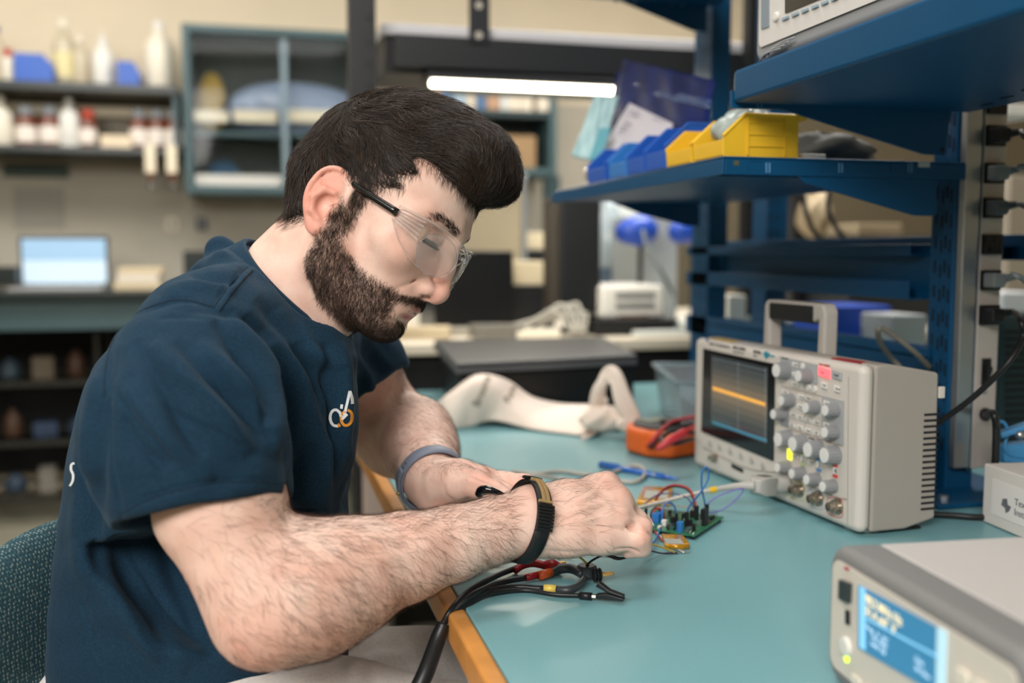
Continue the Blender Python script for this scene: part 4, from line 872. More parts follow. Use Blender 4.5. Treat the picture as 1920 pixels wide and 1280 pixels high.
# ---------------- bench, uprights, shelves ----------------
ZB=.765; WOOD=mat('oak_edge','c98a45',.4,noise=.12,nscale=30); NB=mat('blue_enamel','0b466c',.4,spec=.25,bump=.15,bscale=500); NBD=NB
t=thing('workbench','teal-topped double-sided workbench with an oak front edge','workbench',(.9,1.0,0))
MB().bb((.186,-.7,ZB-.028),(1.75,2.40,ZB)).build('worktop',TEAL,t,.0015); MB().bb((.168,-.7,ZB-.031),(.186,2.40,ZB-.0008)).build('front_edge',WOOD,t,.004,seg=3)
PINK=mat('frame_beige','bfaea6',.5); m=MB(); m.bb((.192,-.6,ZB-.085),(.225,2.34,ZB-.032)); m.build('under_frame',PINK,t,.003)
for y in (-.5,2.25): MB().bb((.23,y,0),(.28,y+.05,ZB-.03)).build('leg',PINK,t,.003); MB().bb((1.65,y,0),(1.70,y+.05,ZB-.03)).build('leg',PINK,t,.003)
def slots(post_x,y0,y1,z0,z1,step=.0345):
    m=MB(); z=z0
    while z<z1:
        m.bb((post_x-.0006,y0,z),(post_x+.002,y0+.0035,z+.018)); m.bb((post_x-.0006,y1,z+.006),(post_x+.002,y1+.0035,z+.024)); z+=step
    return m
DARKS=mat('slot_dark','07101a',.7)
t=thing('slotted_upright','near blue slotted steel upright beside the power strip','upright',(.95,1.18,ZB))
MB().bb((.93,1.180,ZB+.001),(.975,1.202,2.3)).build('post',NB,t,.003); MB().bb((.934,1.204,ZB+.001),(.975,1.236,2.3)).build('post',NB,t,.003)
slots(.93,1.187,1.196,ZB+.06,2.2).build('slot_column',DARKS,t); slots(.934,1.210,1.222,ZB+.06,2.2).build('slot_column',DARKS,t)
m=MB(); m.bb((.86,1.10,ZB+.0005),(1.04,1.26,ZB+.007)); m.build('foot_plate',NB,t,.002); MB().prism([(.865,1.20,ZB+.008),(.93,1.20,ZB+.008),(.93,1.20,ZB+.075)],(0,.006,0)).build('gusset',NB,t)
m=MB()
for p in ((.885,1.125),(.885,1.235),(1.0,1.12)): m.cyl((*p,ZB+.007),(*p,ZB+.013),.007,n=6)
m.build('bolt',mat('zinc','b8bcc0',.3,metal=.9),t)
t=thing('slotted_upright','far-left blue slotted steel upright behind the bins','upright',(.95,2.0,ZB))
MB().bb((.93,1.950,ZB+.001),(.975,2.035,2.3)).build('post',NB,t,.003); slots(.93,1.965,1.995,ZB+.06,2.2).build('slot_column',DARKS,t)
c=AY(1430,450,2.0); t=thing('slotted_upright','blue slotted steel upright between the black posts and the cable tray','upright',(1.13,2.0,ZB)); MB().bb((c[0],1.98,ZB+.001),(AY(1468,450,2.0)[0],2.05,2.3)).build('post',NB,t,.003)
m=MB(); z=ZB+.06
while z<2.2:
    for x in (AY(1441,450,1.98)[0],AY(1455,450,1.98)[0]): m.bb((x,1.9792,z),(x+.004,1.981,z+.018))
    z+=.0345
m.build('slot_column',DARKS,t)
# shelves
t=thing('lower_shelf','lower blue steel shelf carrying the blue and yellow bins','shelf',(.75,1.5,1.2))
x0,x1,y0,y1,zt_,zb_=.571,.928,1.160,1.905,1.222,1.199
MB().bb((x0,y0,zt_-.003),(x1,y1,zt_)).build('shelf_plate',NB,t,.0015)
MB().bb((x0,y0,zb_),(x0+.003,y1,zt_-.0032)).build('front_lip',NB,t,.001); MB().bb((x0+.0035,y0,zb_),(x1,y0+.003,zt_-.0032)).build('end_flange',NB,t,.001)
MB().bb((x0+.01,y0+.06,zb_+.003),(x1,y1-.02,zb_+.006)).build('under_pan',NB,t)
def yplate(name,pts,Y,th,m,parent,bevel=.0015): return MB().prism([AY(px,py,Y) for px,py in pts],(0,th,0)).build(name,m,parent,bevel)
yplate('bracket',[(1497,329),(1507,342),(1714,404),(1748,405),(1757,400),(1757,329)],1.163,.004,NB,t,.001)
m=MB()
for px in (1404,1541,1671):   # pressed tabs on the flange
    for a,b in (((px,302),(px,323)),((px,302),(px+24,302))): A=AY(*a,1.1595);B=AY(*b,1.1595); m.tube([A,B],.0008,5,2)
m.build('pressed_tab',NB,t)
m=MB()
for px in (1437,1443,1573,1579,1703,1709): A=AY(px,305,1.1595);B=AY(px,324,1.1595); m.tube([A,B],.0012,6,2)
m.build('pressed_rib',mat('blue_edge_light','4d83ad',.25,metal=.2),t)
SL=mat('slot_light','a9aeb0',.6)
m=MB(); A=AY(1722,313,1.159);B=AY(1744,304,1.159); m.bb((A[0],1.1593,A[2]),(B[0],1.160,B[2])); A=AY(1376,310,1.159);B=AY(1386,301,1.159); m2=MB().bb((A[0],1.1593,A[2]),(B[0],1.160,B[2])); m.build('punched_slot',SL,t); m2.build('punched_slot',mat('slot_olive','4c5038',.6),t)
yplate('bracket',[(1120,366),(1135,374),(1201,401),(1290,424),(1312,424),(1312,345),(1120,345)],1.90,.004,NB,t,.001)
m=MB()
for px in (1165,1187,1253): c=AY(px,374,1.898); m.cyl((c[0],1.8995,c[2]),(c[0],1.896,c[2]),.004,n=12)
m.build('rivet',mat('rivet','7d97a8',.3,metal=.6),t)
t=thing('upper_shelf','upper blue steel shelf holding the second instrument, top right','shelf',(.75,.8,1.3))
MB().bb((.582,.20,1.287),(.928,1.158,1.327)).build('shelf_plate',NB,t,.005,seg=3)
m=MB()
for i in range(14): y=.36+.055*i; x=.66+.018*i; m.bb((x,y,1.2862),(x+.003,y+.020,1.2872))
m.build('vent_slot',DARKS,t)
yplate('bracket',[(1371,170),(1371,203),(1466,205),(1731,289),(1772,292),(1784,205),(1784,170)],1.159,.004,NB,t,.001)
m=MB(); A=AY(1390,190,1.158);B=AY(1401,180,1.158); m.bb((A[0],1.1580,A[2]),(B[0],1.1592,B[2])); A=AY(1748,197,1.158);B=AY(1761,187,1.158); m.bb((A[0],1.1580,A[2]),(B[0],1.1592,B[2])); m.build('punched_slot',mat('slot_pale','c4c6c2',.6),t)
m=MB()
for px in (1421,1428): A=AY(px,183,1.1578);B=AY(px,202,1.1578); m.tube([A,B],.0011,6,2)
m.build('pressed_rib',MATS['blue_edge_light'],t)
m=MB(); c=AY(1768,281,1.1578); m.cyl((c[0],1.1592,c[2]),(c[0],1.1578,c[2]),.0028,n=12); m.build('rivet_hole',DARKS,t)
t=thing('upper_shelf','upper blue steel shelf of the far bay, cut by the top edge of the photo','shelf',(.75,1.9,1.5))
yplate('bracket',[(1140,-8),(1300,58),(1326,60),(1326,-40),(1140,-40)],1.93,.004,NB,t,.001); MB().bb((.571,1.25,1.605),(.928,1.935,1.635)).build('shelf_plate',NB,t,.003)
m=MB()
for px,py in ((1155,1),(1190,3),(1260,5),(1280,7)): c=AY(px,py,1.928); m.cyl((c[0],1.9295,c[2]),(c[0],1.926,c[2]),.004,n=12)
m.build('rivet',MATS['rivet'],t)
# cable trays between uprights
def tray(label,x,y0,y1,z0,z1):
    t=thing('cable_tray',label,'tray',(x,(y0+y1)/2,z0))
    m=MB(); m.prism([(x,y0,z0),(x,y0+.0,z0+.028),(x,y1,z0+.028),(x,y1,z0)],(.002,0,0)); m.build('bottom_lip',NB,t,.0008)
    MB().bb((x,y0,z1-.016),(x+.002,y1,z1)).build('top_lip',NB,t,.0008)
    MB().bb((x+.028,y0-.03,z0),(x+.031,y1-.12,z1)).build('back_web',NB,t,.0008); MB().bb((x+.003,y0,z0-.0),(x+.0275,y1,z0+.002)).build('floor_web',NB,t); MB().bb((x+.003,y0,z1-.018),(x+.0275,y1,z1-.016)).build('ceiling_web',NB,t)
tray('upper blue cable tray spanning between the two uprights above the oscilloscope',.93,1.275,2.06,1.032,1.114)
tray('lower blue cable tray spanning just behind the oscilloscope case',.93,1.225,2.06,.925,.965)
tray('blue cable tray on the opposite side of the frame, above the upper tray',1.06,1.24,2.3,1.090,1.128)
tray('blue cable tray at the right edge beyond the power strip',1.06,.80,1.135,1.06,1.105)
# power strip
ALU=mat('brushed_alu','a9b0b6',.28,metal=.85); STR=mat('strip_face','b3aba4',.5,metal=.1); OUT=mat('outlet_black','0e0e10',.4)
t=thing('power_strip','tall aluminium power strip with black outlets fixed to the near upright','power strip',(.97,1.15,ZB))
MB().bb((.933,1.166,.802),(.9575,1.1795,2.2)).build('alu_rail',ALU,t,.002); MB().bb((.958,1.172,.797),(.9638,1.1795,2.2)).build('rail_groove',mat('groove_blue','3c5f7c',.3,metal=.6),t)
MB().bb((.964,1.170,.800),(1.000,1.1815,2.2)).build('front_face',STR,t,.0015)
ys=[195,255,325,390,458,525,590]; Y_=1.170
def so(px,py,Y=Y_): return AY(px,py,Y)
for i,py in enumerate(ys):
    xc=1865-(py-255)*.037; A=so(xc-19,py+19);B=so(xc+17,py-19); o=MB().bb((A[0],1.163,A[2]),(B[0],1.1698,B[2])).build('outlet',OUT,t,.001)
    if i==4:
        m=MB()
        for dx,dy,w,h in ((-9,-9,2,9),(8,-9,2,9),(0,9,5,5)): a_=so(xc-1+dx-w/2,py+dy+h/2,1.1625);b_=so(xc-1+dx+w/2,py+dy-h/2,1.1625); m.bb((a_[0],1.1622,a_[2]),(b_[0],1.1632,b_[2]))
        m.build('outlet_hole',mat('hole_black','000000',.9),o)
A=so(1838,722);B=so(1857,671); o=MB().bb((A[0],1.167,A[2]),(B[0],1.1698,B[2])).build('rocker_switch',OUT,t,.001); MB().box(((A[0]+B[0])/2,1.165,(A[2]+B[2])/2),(.007,.008,.018),R_(.3,0,0)).build('rocker',BLK,o,.001)
c=so(1845,733); MB().sphere((c[0],1.1695,c[2]),(.004,.003,.004)).build('screw',mat('zinc','b8bcc0',.3,metal=.9),t,smooth=True)
c=so(1846,776); MB().lathe((c[0],1.170,c[2]),[(.009,0),(.009,.004),(.006,.008),(.004,.009)],axis=(0,-1,0)).build('grommet',OUT,t,smooth=True)
def plug(py,col,lab,cabpts,black=False):
    xc=1865-(py-255)*.037; c=so(xc-4,py,1.162); mt=mat('plug_'+col,col,.5); t=thing('power_plug',lab,'plug',tuple(c))
    m=MB(); m.prism([(c[0]-.007,1.1625,c[2]-.010),(c[0]+.011,1.1625,c[2]-.010),(c[0]+.014,1.1625,c[2]-.004),(c[0]+.014,1.1625,c[2]+.006),(c[0]+.010,1.1625,c[2]+.010),(c[0]-.007,1.1625,c[2]+.010)],(0,-.022,0)); m.build('plug_body',mt,t,.003,seg=3)
    m=MB(); s0=np.array([c[0]+.012,1.152,c[2]+.002]); e0=s0+np.array([.020,-.006,.003])
    m.cyl(s0,e0,.0055,.0038,n=14); 
    for k in range(5): q=s0+(e0-s0)*(k+.5)/5; m.cyl(q,q+(e0-s0)*.08,.0068-.0006*k,n=14)
    m.build('strain_relief',mt,t)
    p=[e0]+[P(*q) for q in cabpts]; MB().tube(p,.0036,8).build('cord',mt,t,smooth=True)
plug(255,'121214','black plug in the topmost visible outlet of the power strip',[(1925,258,1.2),(1990,290,1.2)])
plug(325,'6d7478','upper light grey plug in the power strip, above the dark grey one',[(1915,312,1.2),(1960,330,1.22),(2010,420,1.2)])
plug(390,'4b5258','dark grey plug between the two light grey plugs',[(1925,388,1.2),(1990,420,1.2)])
plug(525,'757b7d','lower light grey plug, below the empty outlet',[(1900,515,1.2),(1925,530,1.2),(1960,600,1.2)])
plug(590,'101012','black plug in the lowest outlet with a cord looping down to the oscilloscope',[(1912,598,1.19),(1918,630,1.18),(1890,680,1.17),(1830,740,1.2),(1770,785,1.23),(1740,800,1.24)])
p=[np.array([c[0]+.0,1.12,c[2]]) if False else so(1848,778,1.16),P(1862,775,1.24),P(1868,800,1.24),P(1867,850,1.25),P(1868,900,1.27),P(1905,935,1.35)]
tag(MB().tube(p,.0048,10).build('supply_cord',BLK,smooth=True),'thick black supply cord leaving the grommet at the bottom of the power strip','cord')
p=[AZ(1735,963,ZB+.006),AZ(1790,966,ZB+.006),AZ(1850,969,ZB+.006),AZ(1990,960,ZB+.006)]
tag(MB().tube(p,.004,8).build('bench_cord',BLK,smooth=True),'black cord lying on the bench between the oscilloscope and the white carton','cord')
# white carton
CART=mat('white_carton','d8d2cc',.6); t=thing('white_carton','white component carton with a printed address label at the right edge','carton',(.95,.95,ZB))
rot=R_(0,0,math.radians(-6)); o3=np.array([.876,1.040,ZB+.001])
def cl(x,y,z): return o3+rot@np.array([x,y,z])
def rbox(x0,y0,z0,x1,y1,z1): m=MB(); v=[cl(x,y,z) for x in(x0,x1) for y in(y0,y1) for z in(z0,z1)]; return m.add(v,[(0,1,3,2),(4,6,7,5),(0,4,5,1),(2,3,7,6),(0,2,6,4),(1,5,7,3)])
rbox(0,-.26,0,.20,0,.073).build('carton_body',CART,t,.0015); rbox(.001,-.0,.001,.199,.0006,.072).build('kraft_edge',mat('kraft','a97f5f',.8),t)
rbox(-.0006,-.20,.014,.0,-.018,.058).build('address_label',mat('label_white','e4dfdb',.5),t); rbox(.04,-.24,.0731,.17,-.035,.0738).build('top_label',mat('label_blue','7fa6bf',.5),t)
INK=mat('ink_grey','6b6b72',.6)
yd=rot@np.array([0,-1,0])
text('label_text','Texas\nInstruments',.012,cl(-.0008,-.062,.036),yd,(0,0,1),INK,t,.0002); m=MB()
q=[(-.040,.038),(-.048,.040),(-.050,.033),(-.056,.032),(-.053,.026),(-.047,.022),(-.045,.028),(-.038,.030)]
m.prism([cl(-.0007,a,b) for a,b in q],(-.0004,0,0)); m.build('label_logo',INK,t)
# bins on the lower shelf
def bin_(name,label,Y0,wY,hh,xl,m,light=None):
    t=thing(name,label,'bin',(.60,Y0+wY/2,1.222),'stacking bins on the lower shelf'); z=1.2225; x0=.580; th=.0022; fl=hh*.48; sc=.032*hh/.07+.004
    side=[(x0,z),(x0+xl,z),(x0+xl,z+hh),(x0+sc,z+hh),(x0-.002,z+fl)]
    m1=MB()
    for y in (Y0,Y0+wY-th): m1.prism([(a,y,b) for a,b in side],(0,th,0))
    m1.bb((x0,Y0+th,z),(x0+xl,Y0+wY-th,z+th)); m1.bb((x0+xl-th,Y0+th,z+th),(x0+xl,Y0+wY-th,z+hh)); m1.bb((x0-.001,Y0+th,z+th),(x0+.0015,Y0+wY-th,z+fl*.86))
    m1.build('bin_shell',m,t,.0008)
    m2=MB()
    for y in (Y0-.0018,Y0+wY-th): m2.tube([(x0-.002,y+.002,z+fl),(x0+sc,y+.002,z+hh),(x0+xl,y+.002,z+hh)],.0022,8,1)
    m2.bb((x0+xl-.002,Y0-.002,z+hh-.006),(x0+xl+.010,Y0+wY+.002,z+hh+.001)); m2.build('rim',m,t)
    if xl>.1:
        m3=MB()
        for f0,f1 in ((.30,.32),(.80,.82)): m3.bb((x0+xl*f0,Y0-.0022,z+.003),(x0+xl*f1,Y0-.0001,z+hh-.004))
        for g_ in (.25,.52,.80): m3.bb((x0+xl*.32,Y0-.0022,z+hh*g_),(x0+xl*.80,Y0-.0001,z+hh*g_+.002))
        m3.build('side_ribs',m,t)
    return t
bin_('parts_bin','larger near yellow parts bin with ribbed side, holding a clear bag',1.175,.090,.0545,.105,YEL)
bin_('parts_bin','far yellow parts bin, wedged between the ribbed yellow one and the blue bins',1.272,.085,.052,.09,YEL)
bin_('parts_bin','tallest blue parts bin, directly left of the yellow bins',1.362,.075,.066,.09,BLUEP)
bin_('parts_bin','second blue parts bin counted leftwards from the yellow bins',1.442,.072,.064,.09,BLUEP)
bin_('parts_bin','paler blue parts bin, second from the left end of the row',1.520,.080,.062,.09,BLUEL)
bin_('parts_bin','leftmost low blue parts bin at the end of the row',1.618,.095,.062,.09,BLUEP)
def slab(name,label,cat,pts,d,th,m,group=None,crumple=0,rings=0):
    # flat flexible thing standing in space: outline at its own distance, curled and given thickness
    p=[P(px,py,d if np.isscalar(d) else dd) for (px,py),dd in zip(pts,(d if not np.isscalar(d) else [d]*len(pts)))]
    A,B,C_,D_=p; r=random.Random(len(label or name))
    ph=[r.uniform(0,6) for _ in range(4)]; n=np.cross(B-A,D_-A); n/=np.linalg.norm(n)
    def fn(u,v): q=(A*(1-u)+B*u)*(1-v)+(D_*(1-u)+C_*u)*v; return q+n*crumple*(math.sin(9*u+ph[0]+3*v)*math.sin(7*v+ph[1])+.5*math.sin(21*u+ph[2]-9*v))
    o=MB().grid(fn,26,26).build(name,m,smooth=True,solid=th); return tag(o,label,cat) if label else o
FOIL=mat('blue_antistatic','11225c',.5,spec=.18,noise=.35,nscale=25)
b_=slab('antistatic_bag','large glossy dark blue antistatic bag standing behind the bins','bag',[(1172,112),(1338,150),(1318,305),(1130,290)],[2.0,1.66,1.68,2.02],.004,FOIL,crumple=.0022)
b2=slab('zip_band',None,None,[(1170,150),(1334,188),(1331,204),(1167,166)],[1.992,1.654,1.654,1.992],.001,mat('foil_shine','3d5488',.2,metal=.2,coat=.4),crumple=.001); setp(b2,b_)
slab('antistatic_bag','narrow dark blue bag edge peeking out left of the large antistatic bag','bag',[(1158,134),(1178,140),(1150,300),(1128,292)],[2.03,2.01,2.04,2.06],.003,FOIL,crumple=.001)
w_=slab('instruction_sheet','folded white printed sheet leaning between the blue bins and the foil bag','paper',[(1180,193),(1262,232),(1240,300),(1122,290)],[1.88,1.76,1.74,1.93],.0006,mat('sheet_white','c9c4cc',.6))
SX=w_; m=MB()
pc=lambda px,py: P(px,py,1.76+(1262-px)/82*.10)
for a,b in (((1182,206),(1200,212)),((1180,213),(1196,218)),((1224,222),(1252,232)),((1162,236),(1178,242)),((1160,243),(1180,249)),((1158,250),(1182,256)),((1170,230),(1184,234))): m.tube([pc(*a),pc(*b)],.0007,4,2)
o=m.build('printed_lines',mat('print_dark','53536a',.6),w_)
slab('teal_pouch','pale teal translucent pouch leaning at the left end of the bins','pouch',[(1116,178),(1160,182),(1120,305),(1072,292)],[1.90,1.90,1.86,1.88],.005,mat('pale_teal','9fc0c4',.35),crumple=.002)
slab('teal_pouch','darker teal card inside the translucent pouch corner','card',[(1124,240),(1146,240),(1126,300),(1104,300)],[1.855,1.85,1.835,1.845],.002,mat('teal_card','4f95a3',.5))
def lumpW(name,label,cat,c,r,m,seed=1,par=None):
    rr=random.Random(seed); ph=[rr.uniform(0,6) for _ in range(5)]
    def fn(u,v):
        a_=2*PI*u;b_=PI*v; k=1+.13*math.sin(3*a_+ph[0])*math.sin(2*b_+ph[1])+.09*math.sin(6*a_+ph[2]+4*b_)+.05*math.sin(13*a_+ph[3])*math.sin(9*b_)
        return np.array(c)+np.array([math.cos(a_)*math.sin(b_)*r[0]*k,math.sin(a_)*math.sin(b_)*r[1]*k,math.cos(b_)*r[2]*(k if math.cos(b_)>0 else 1)])
    o=MB().grid(fn,40,24).build(name,m,par,smooth=True)
    return tag(o,label,cat) if label else o
lumpW('silver_bag','crumpled silver-cream bag at the far left end of the lower shelf','bag',(.70,1.80,1.2495),(.09,.08,.026),mat('silver_foil','b9ad98',.3,metal=.4),5)
lumpW('clear_bag','crumpled clear plastic bag stuffed into the near yellow bin','bag',(.635,1.222,1.262),(.042,.036,.028),mat('bag_clear','b9c6c2',.25,trans=.35,coat=.3),7)
lumpW('clear_bag','loose clear plastic bag on the shelf behind the yellow bins','bag',(.83,1.36,1.251),(.09,.06,.028),mat('bag_clear2','5f605c',.7),9)
tag(MB().bb((.700,1.19,1.2225),(.735,1.25,1.231)).build('small_card',WHITE,None,.001),'small white card lying on the shelf behind the near yellow bin','card')
# ---------------- oscilloscope ----------------
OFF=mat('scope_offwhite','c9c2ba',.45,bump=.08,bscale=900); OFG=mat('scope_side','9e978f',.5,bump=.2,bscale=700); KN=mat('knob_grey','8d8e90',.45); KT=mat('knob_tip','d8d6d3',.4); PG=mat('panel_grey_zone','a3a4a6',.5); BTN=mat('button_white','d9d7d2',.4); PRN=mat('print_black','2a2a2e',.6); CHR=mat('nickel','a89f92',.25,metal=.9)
t=thing('oscilloscope','off-white four-channel oscilloscope with carry handle and lit trace on its screen','oscilloscope',(.72,1.2,ZB)); scope=t
SO=np.array([.700,1.015,ZB+.004]); Sd=np.array([-.0505,.9987,0]); Nd=np.array([-.9987,-.0505,0]); Zd=np.array([0,0,1.])
def sc(s,z,n): return SO+Sd*s+Zd*z+Nd*n
def rp(px,py,o,n): r=_r(px,py); return C0+r*(((o-C0)@n)/(r@n))
def sp(px,py,n=.02): return rp(px,py,SO+Nd*n,Nd)
Wd,Hh=.415,.2005
def rrect(s0,s1,z0,z1,r,n=6):
    out=[]
    for cx,cz,a0 in ((s1-r,z1-r,0),(s0+r,z1-r,PI/2),(s0+r,z0+r,PI),(s1-r,z0+r,3*PI/2)):
        for i in range(n+1): a=a0+PI/2*i/n; out.append((cx+r*math.cos(a),cz+r*math.sin(a)))
    return out
MB().prism([sc(s,z,-.001) for s,z in rrect(0,Wd,0,Hh,.010)],Nd*.019).build('front_bezel',OFF,t,.009,seg=4)
body=[(0,-.0012),(Hh,-.0012),(Hh+.001,-.02),(Hh-.012,-.092),(.010,-.094),(.0,-.05)]
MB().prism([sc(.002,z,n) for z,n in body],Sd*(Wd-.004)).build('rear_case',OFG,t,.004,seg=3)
m=MB()
for i in range(17): z=.022+.0072*i; m.bb((0,0,0),(0,0,0)) if False else m.add([sc(.0012,z,-.072),sc(.0012,z+.0028,-.072),sc(.0012,z+.0028,-.0935),sc(.0012,z,-.0935),sc(.0026,z,-.072),sc(.0026,z+.0028,-.072),sc(.0026,z+.0028,-.0935),sc(.0026,z,-.0935)],[(0,1,2,3),(4,5,6,7),(0,1,5,4),(2,3,7,6)])
m.build('side_vent',mat('vent_black','17171a',.7),t)
for s in (.035,.36): MB().lathe(sc(s,-.0035,-.015),[(.022,0),(.024,.003),(.023,.008)]).build('foot',OFF,t,smooth=False)
MB().prism([sc(.01,-.003,-.02),sc(.01,-.0005,-.02),sc(Wd-.01,-.0005,-.02),sc(Wd-.01,-.003,-.02)],-Nd*.06).build('base_rail',BLK,t)
# vertical seam lines on the rounded right corner, horizontal split line
m=MB(); m.tube([sp(1589,983,.0182),sp(1591,706,.0182)],.0006,5,2); m.tube([sp(1560,929,.0184),sp(1588,935,.0184),sc(.002,.052,.008)],.0006,5,3); m.build('seam_line',mat('seam_grey','9a948c',.6),t)
def plate(name,pts,n0,th,m_,par=None): return MB().prism([sp(px,py,n0) for px,py in pts],Nd*th).build(name,m_,par or t)
NF=.0182
bz=plate('screen_bezel',[(1320,653),(1454,682),(1451,864),(1316,808)],NF,.0015,mat('bezel_black','0d0e10',.25,coat=.3))
DS=mat('screen_dark','20272a',.2,emit='46494a',estr=.30,coat=.3); plate('display',[(1334,665),(1440,689),(1438,832),(1333,792)],NF+.0016,.0003,DS,bz)
for i in range(9):
    f=1-abs(i-4)/4.6; o0=-52+i*11.5; cc=''.join('%02x'%int(a+(b-a)*f**1.3) for a,b in zip((0x34,0x39,0x3b),(0x78,0x66,0x50)))
    plate('display_haze',[(1335,729+o0-1),(1438,761+o0*1.12-1),(1438,761+(o0+11.5)*1.12),(1335,729+o0+11.5)],NF+.0019,.0001,mat('haze_'+cc,cc,.35,emit=cc,estr=.34),bz)
m=MB(); pts=[]
for i in range(60):
    x=1336+i*99/59; y=727+(x-1336)*.315; a=2.2+1.6*abs(math.sin(i*2.3)); pts.append((x,y,a))
for (x0,y0,a0),(x1,y1,a1) in zip(pts[:-1],pts[1:]): q=[sp(x0,y0-a0,NF+.0023),sp(x1,y1-a1,NF+.0023),sp(x1,y1+a1,NF+.0023),sp(x0,y0+a0,NF+.0023)]; m.add(q,[(0,1,2,3)])
m.build('waveform',mat('trace_orange','c08a3a',.4,emit='c08a3c',estr=.62),bz,solid=.0001)
m=MB()
for x in (1384,1435): y0=668+(x-1335)*.22; y1=790+(x-1333)*.38; m.tube([sp(x,y0,NF+.0021),sp(x,y1,NF+.0021)],.0004,4,2)
m.tube([sp(1335,672,NF+.0021),sp(1436,695,NF+.0021)],.0003,4,2); m.build('graticule',mat('grat','5f676a',.4,emit='5f676a',estr=.5),bz)
plate('status_strip',[(1336,789),(1438,823),(1438,829),(1336,794)],NF+.0021,.0001,mat('status_teal','2f6b80',.3,emit='3c7488',estr=.3),bz)
# headline print
PRB=mat('print_blue','4f74a0',.5); xd=-Sd
def st(s,px,py,size,m_,b=0): text('front_text',s,size,sp(px,py,NF+.0004),xd,Zd,m_,t,.0002,bold=b)
st('Agilent Technologies',1330,645,.0050,PRN); st('InfiniiVision',1356,650,.0044,PRN); st('MSO-X 3024A',1374,653,.0058,PRN,.0001); st('Mixed Signal Oscilloscope',1374,660,.0030,PRN); st('200 MHz',1412,661,.0056,PRN,.0001); st('4 GSa/s',1412,668,.0032,PRN)
st('MEGA',1431,665,.0060,mat('print_teal','2f93a6',.5),.0001); st('Zoom',1441,668,.0060,MATS['print_teal'])
m=MB(); m.lathe(sp(1437,665,NF+.0002),[(.0052,0),(.0052,.0005),(.0042,.0005),(.0042,0)],axis=Nd,n=24); m.build('zoom_mark',MATS['print_teal'],t)
m=MB(); m.prism([sp(1326+dx,637+dy,NF+.0002) for dx,dy in ((0,-3),(2.5,0),(0,4),(-2.5,0))],Nd*.0004); m.build('spark_mark',PRB,t)
# grey panel zones
q=lambda a:[(1440+x/4,660+y/4) for x,y in a]
plate('panel_zone',q([(92,30),(378,98),(375,245),(92,190)]),NF,.0006,PG)
plate('panel_zone',q([(98,320),(160,330),(158,568),(96,548)]),NF,.0006,mat('panel_mid','8a8c90',.5))
plate('panel_zone',q([(412,328),(572,368),(568,700),(408,645)]),NF,.0006,PG)
def pl(a,r=.0005): return MB().tube([sp(1440+x/4,660+y/4,NF+.0003) for x,y in a],r,4,1)
for a in ([(160,575),(560,705)],[(280,280),(278,610)],[(408,330),(405,640)],[(100,255),(560,370)]): pl(a).build('panel_line',MATS['seam_grey'],t)
def knob(bx,by,r,L=.017,tip=True):
    c=sp(1440+bx/4,660+by/4,NF); c=c-Nd*0; k_=MB(); k_.lathe(c,[(r*1.12,0),(r*1.12,.002),(r,.0022),(r*.94,L*.93),(r*.8,L)],axis=Nd,n=28); o=k_.build('knob',KN,t,smooth=False)
    k2=MB()
    x,y,_=basis(Nd)
    for i in range(18): a=2*PI*i/18; e=x*math.cos(a)+y*math.sin(a); k2.cyl(c+e*r*1.0+Nd*.002,c+e*r*.93+Nd*L*.9,.0007,n=5)
    k2.build('grip_ribs',KN,o); MB().lathe(c+Nd*L,[(r*.80,0),(r*.78,.0006),(0,.0008)],axis=Nd,n=24).build('tip',KT,o)
for bx,by,r in ((145,135,.0108),(312,176,.0088),(182,360,.0080),(122,462,.0076),(368,412,.0080),(516,432,.0080),(512,597,.0080),(158,650,.0112),(268,684,.0112),(384,726,.0112),(510,768,.0112),(152,860,.0076),(262,905,.0076),(374,950,.0076),(497,1002,.0076)): knob(bx,by,r)
def btn(x,y,w=9,h=8,m_=BTN,par=None,th=.0022,txt=None):
    cx,cy=1440+x/4,660+y/4; sl=.33
    o=MB().prism([sp(cx-w/2,cy-h/2-w/2*sl,NF),sp(cx+w/2,cy-h/2+w/2*sl,NF),sp(cx+w/2,cy+h/2+w/2*sl,NF),sp(cx-w/2,cy+h/2-w/2*sl,NF)],Nd*th).build('button',m_,t,.0006)
    if txt: text('button_text',txt,.0042,sp(cx-w*.38,cy+1.2,NF+th+.0001),xd,Zd,PRN,o,.0001)
for x,y,s in ((210,95,'Horiz'),(208,168,'Srch'),(205,240,'Nav'),(133,300,'Trig'),(250,335,'Force'),(305,345,'Meas'),(245,410,'Mode'),(190,470,'Math'),(245,490,'Ref'),(305,508,'Acq'),(368,527,'Disp'),(186,545,'Ser'),(243,565,'Dig'),(305,588,'Save'),(367,605,'Util'),(445,382,'Curs'),(447,470,'Src'),(442,545,'Ana'),(447,640,'Wav'),(213,780,'Lbl'),(325,823,'Help')): btn(x,y,10,8,BTN,txt=s)
for x,y in ((262,253),(308,265),(353,277),(265,103)): c=sp(1440+x/4,660+y/4,NF); MB().lathe(c,[(.0042,0),(.0040,.0018),(.003,.002)],axis=Nd,n=18).build('round_button',BTN,t)
btn(427,153,21,17,mat('lit_red','ff5a5a',.4,emit='ff4a52',estr=1.3),th=.002,txt='Run'); btn(520,172,18,15,PG,th=.002,txt='Single'); btn(427,250,10,11,BTN,txt='Def'); btn(522,275,10,11,BTN,txt='Auto')
text('front_text','Run Control',.0042,sp(1536,684,NF+.0004),xd,Zd,mat('print_red','b03038',.6),t,.0002)
text('front_text','Vertical',.0040,sp(1516,822,NF+.0004),xd,Zd,PRN,t,.0002); text('front_text','Horizontal',.0034,sp(1466,672,NF+.0008),xd,Zd,PRN,t,.0002)
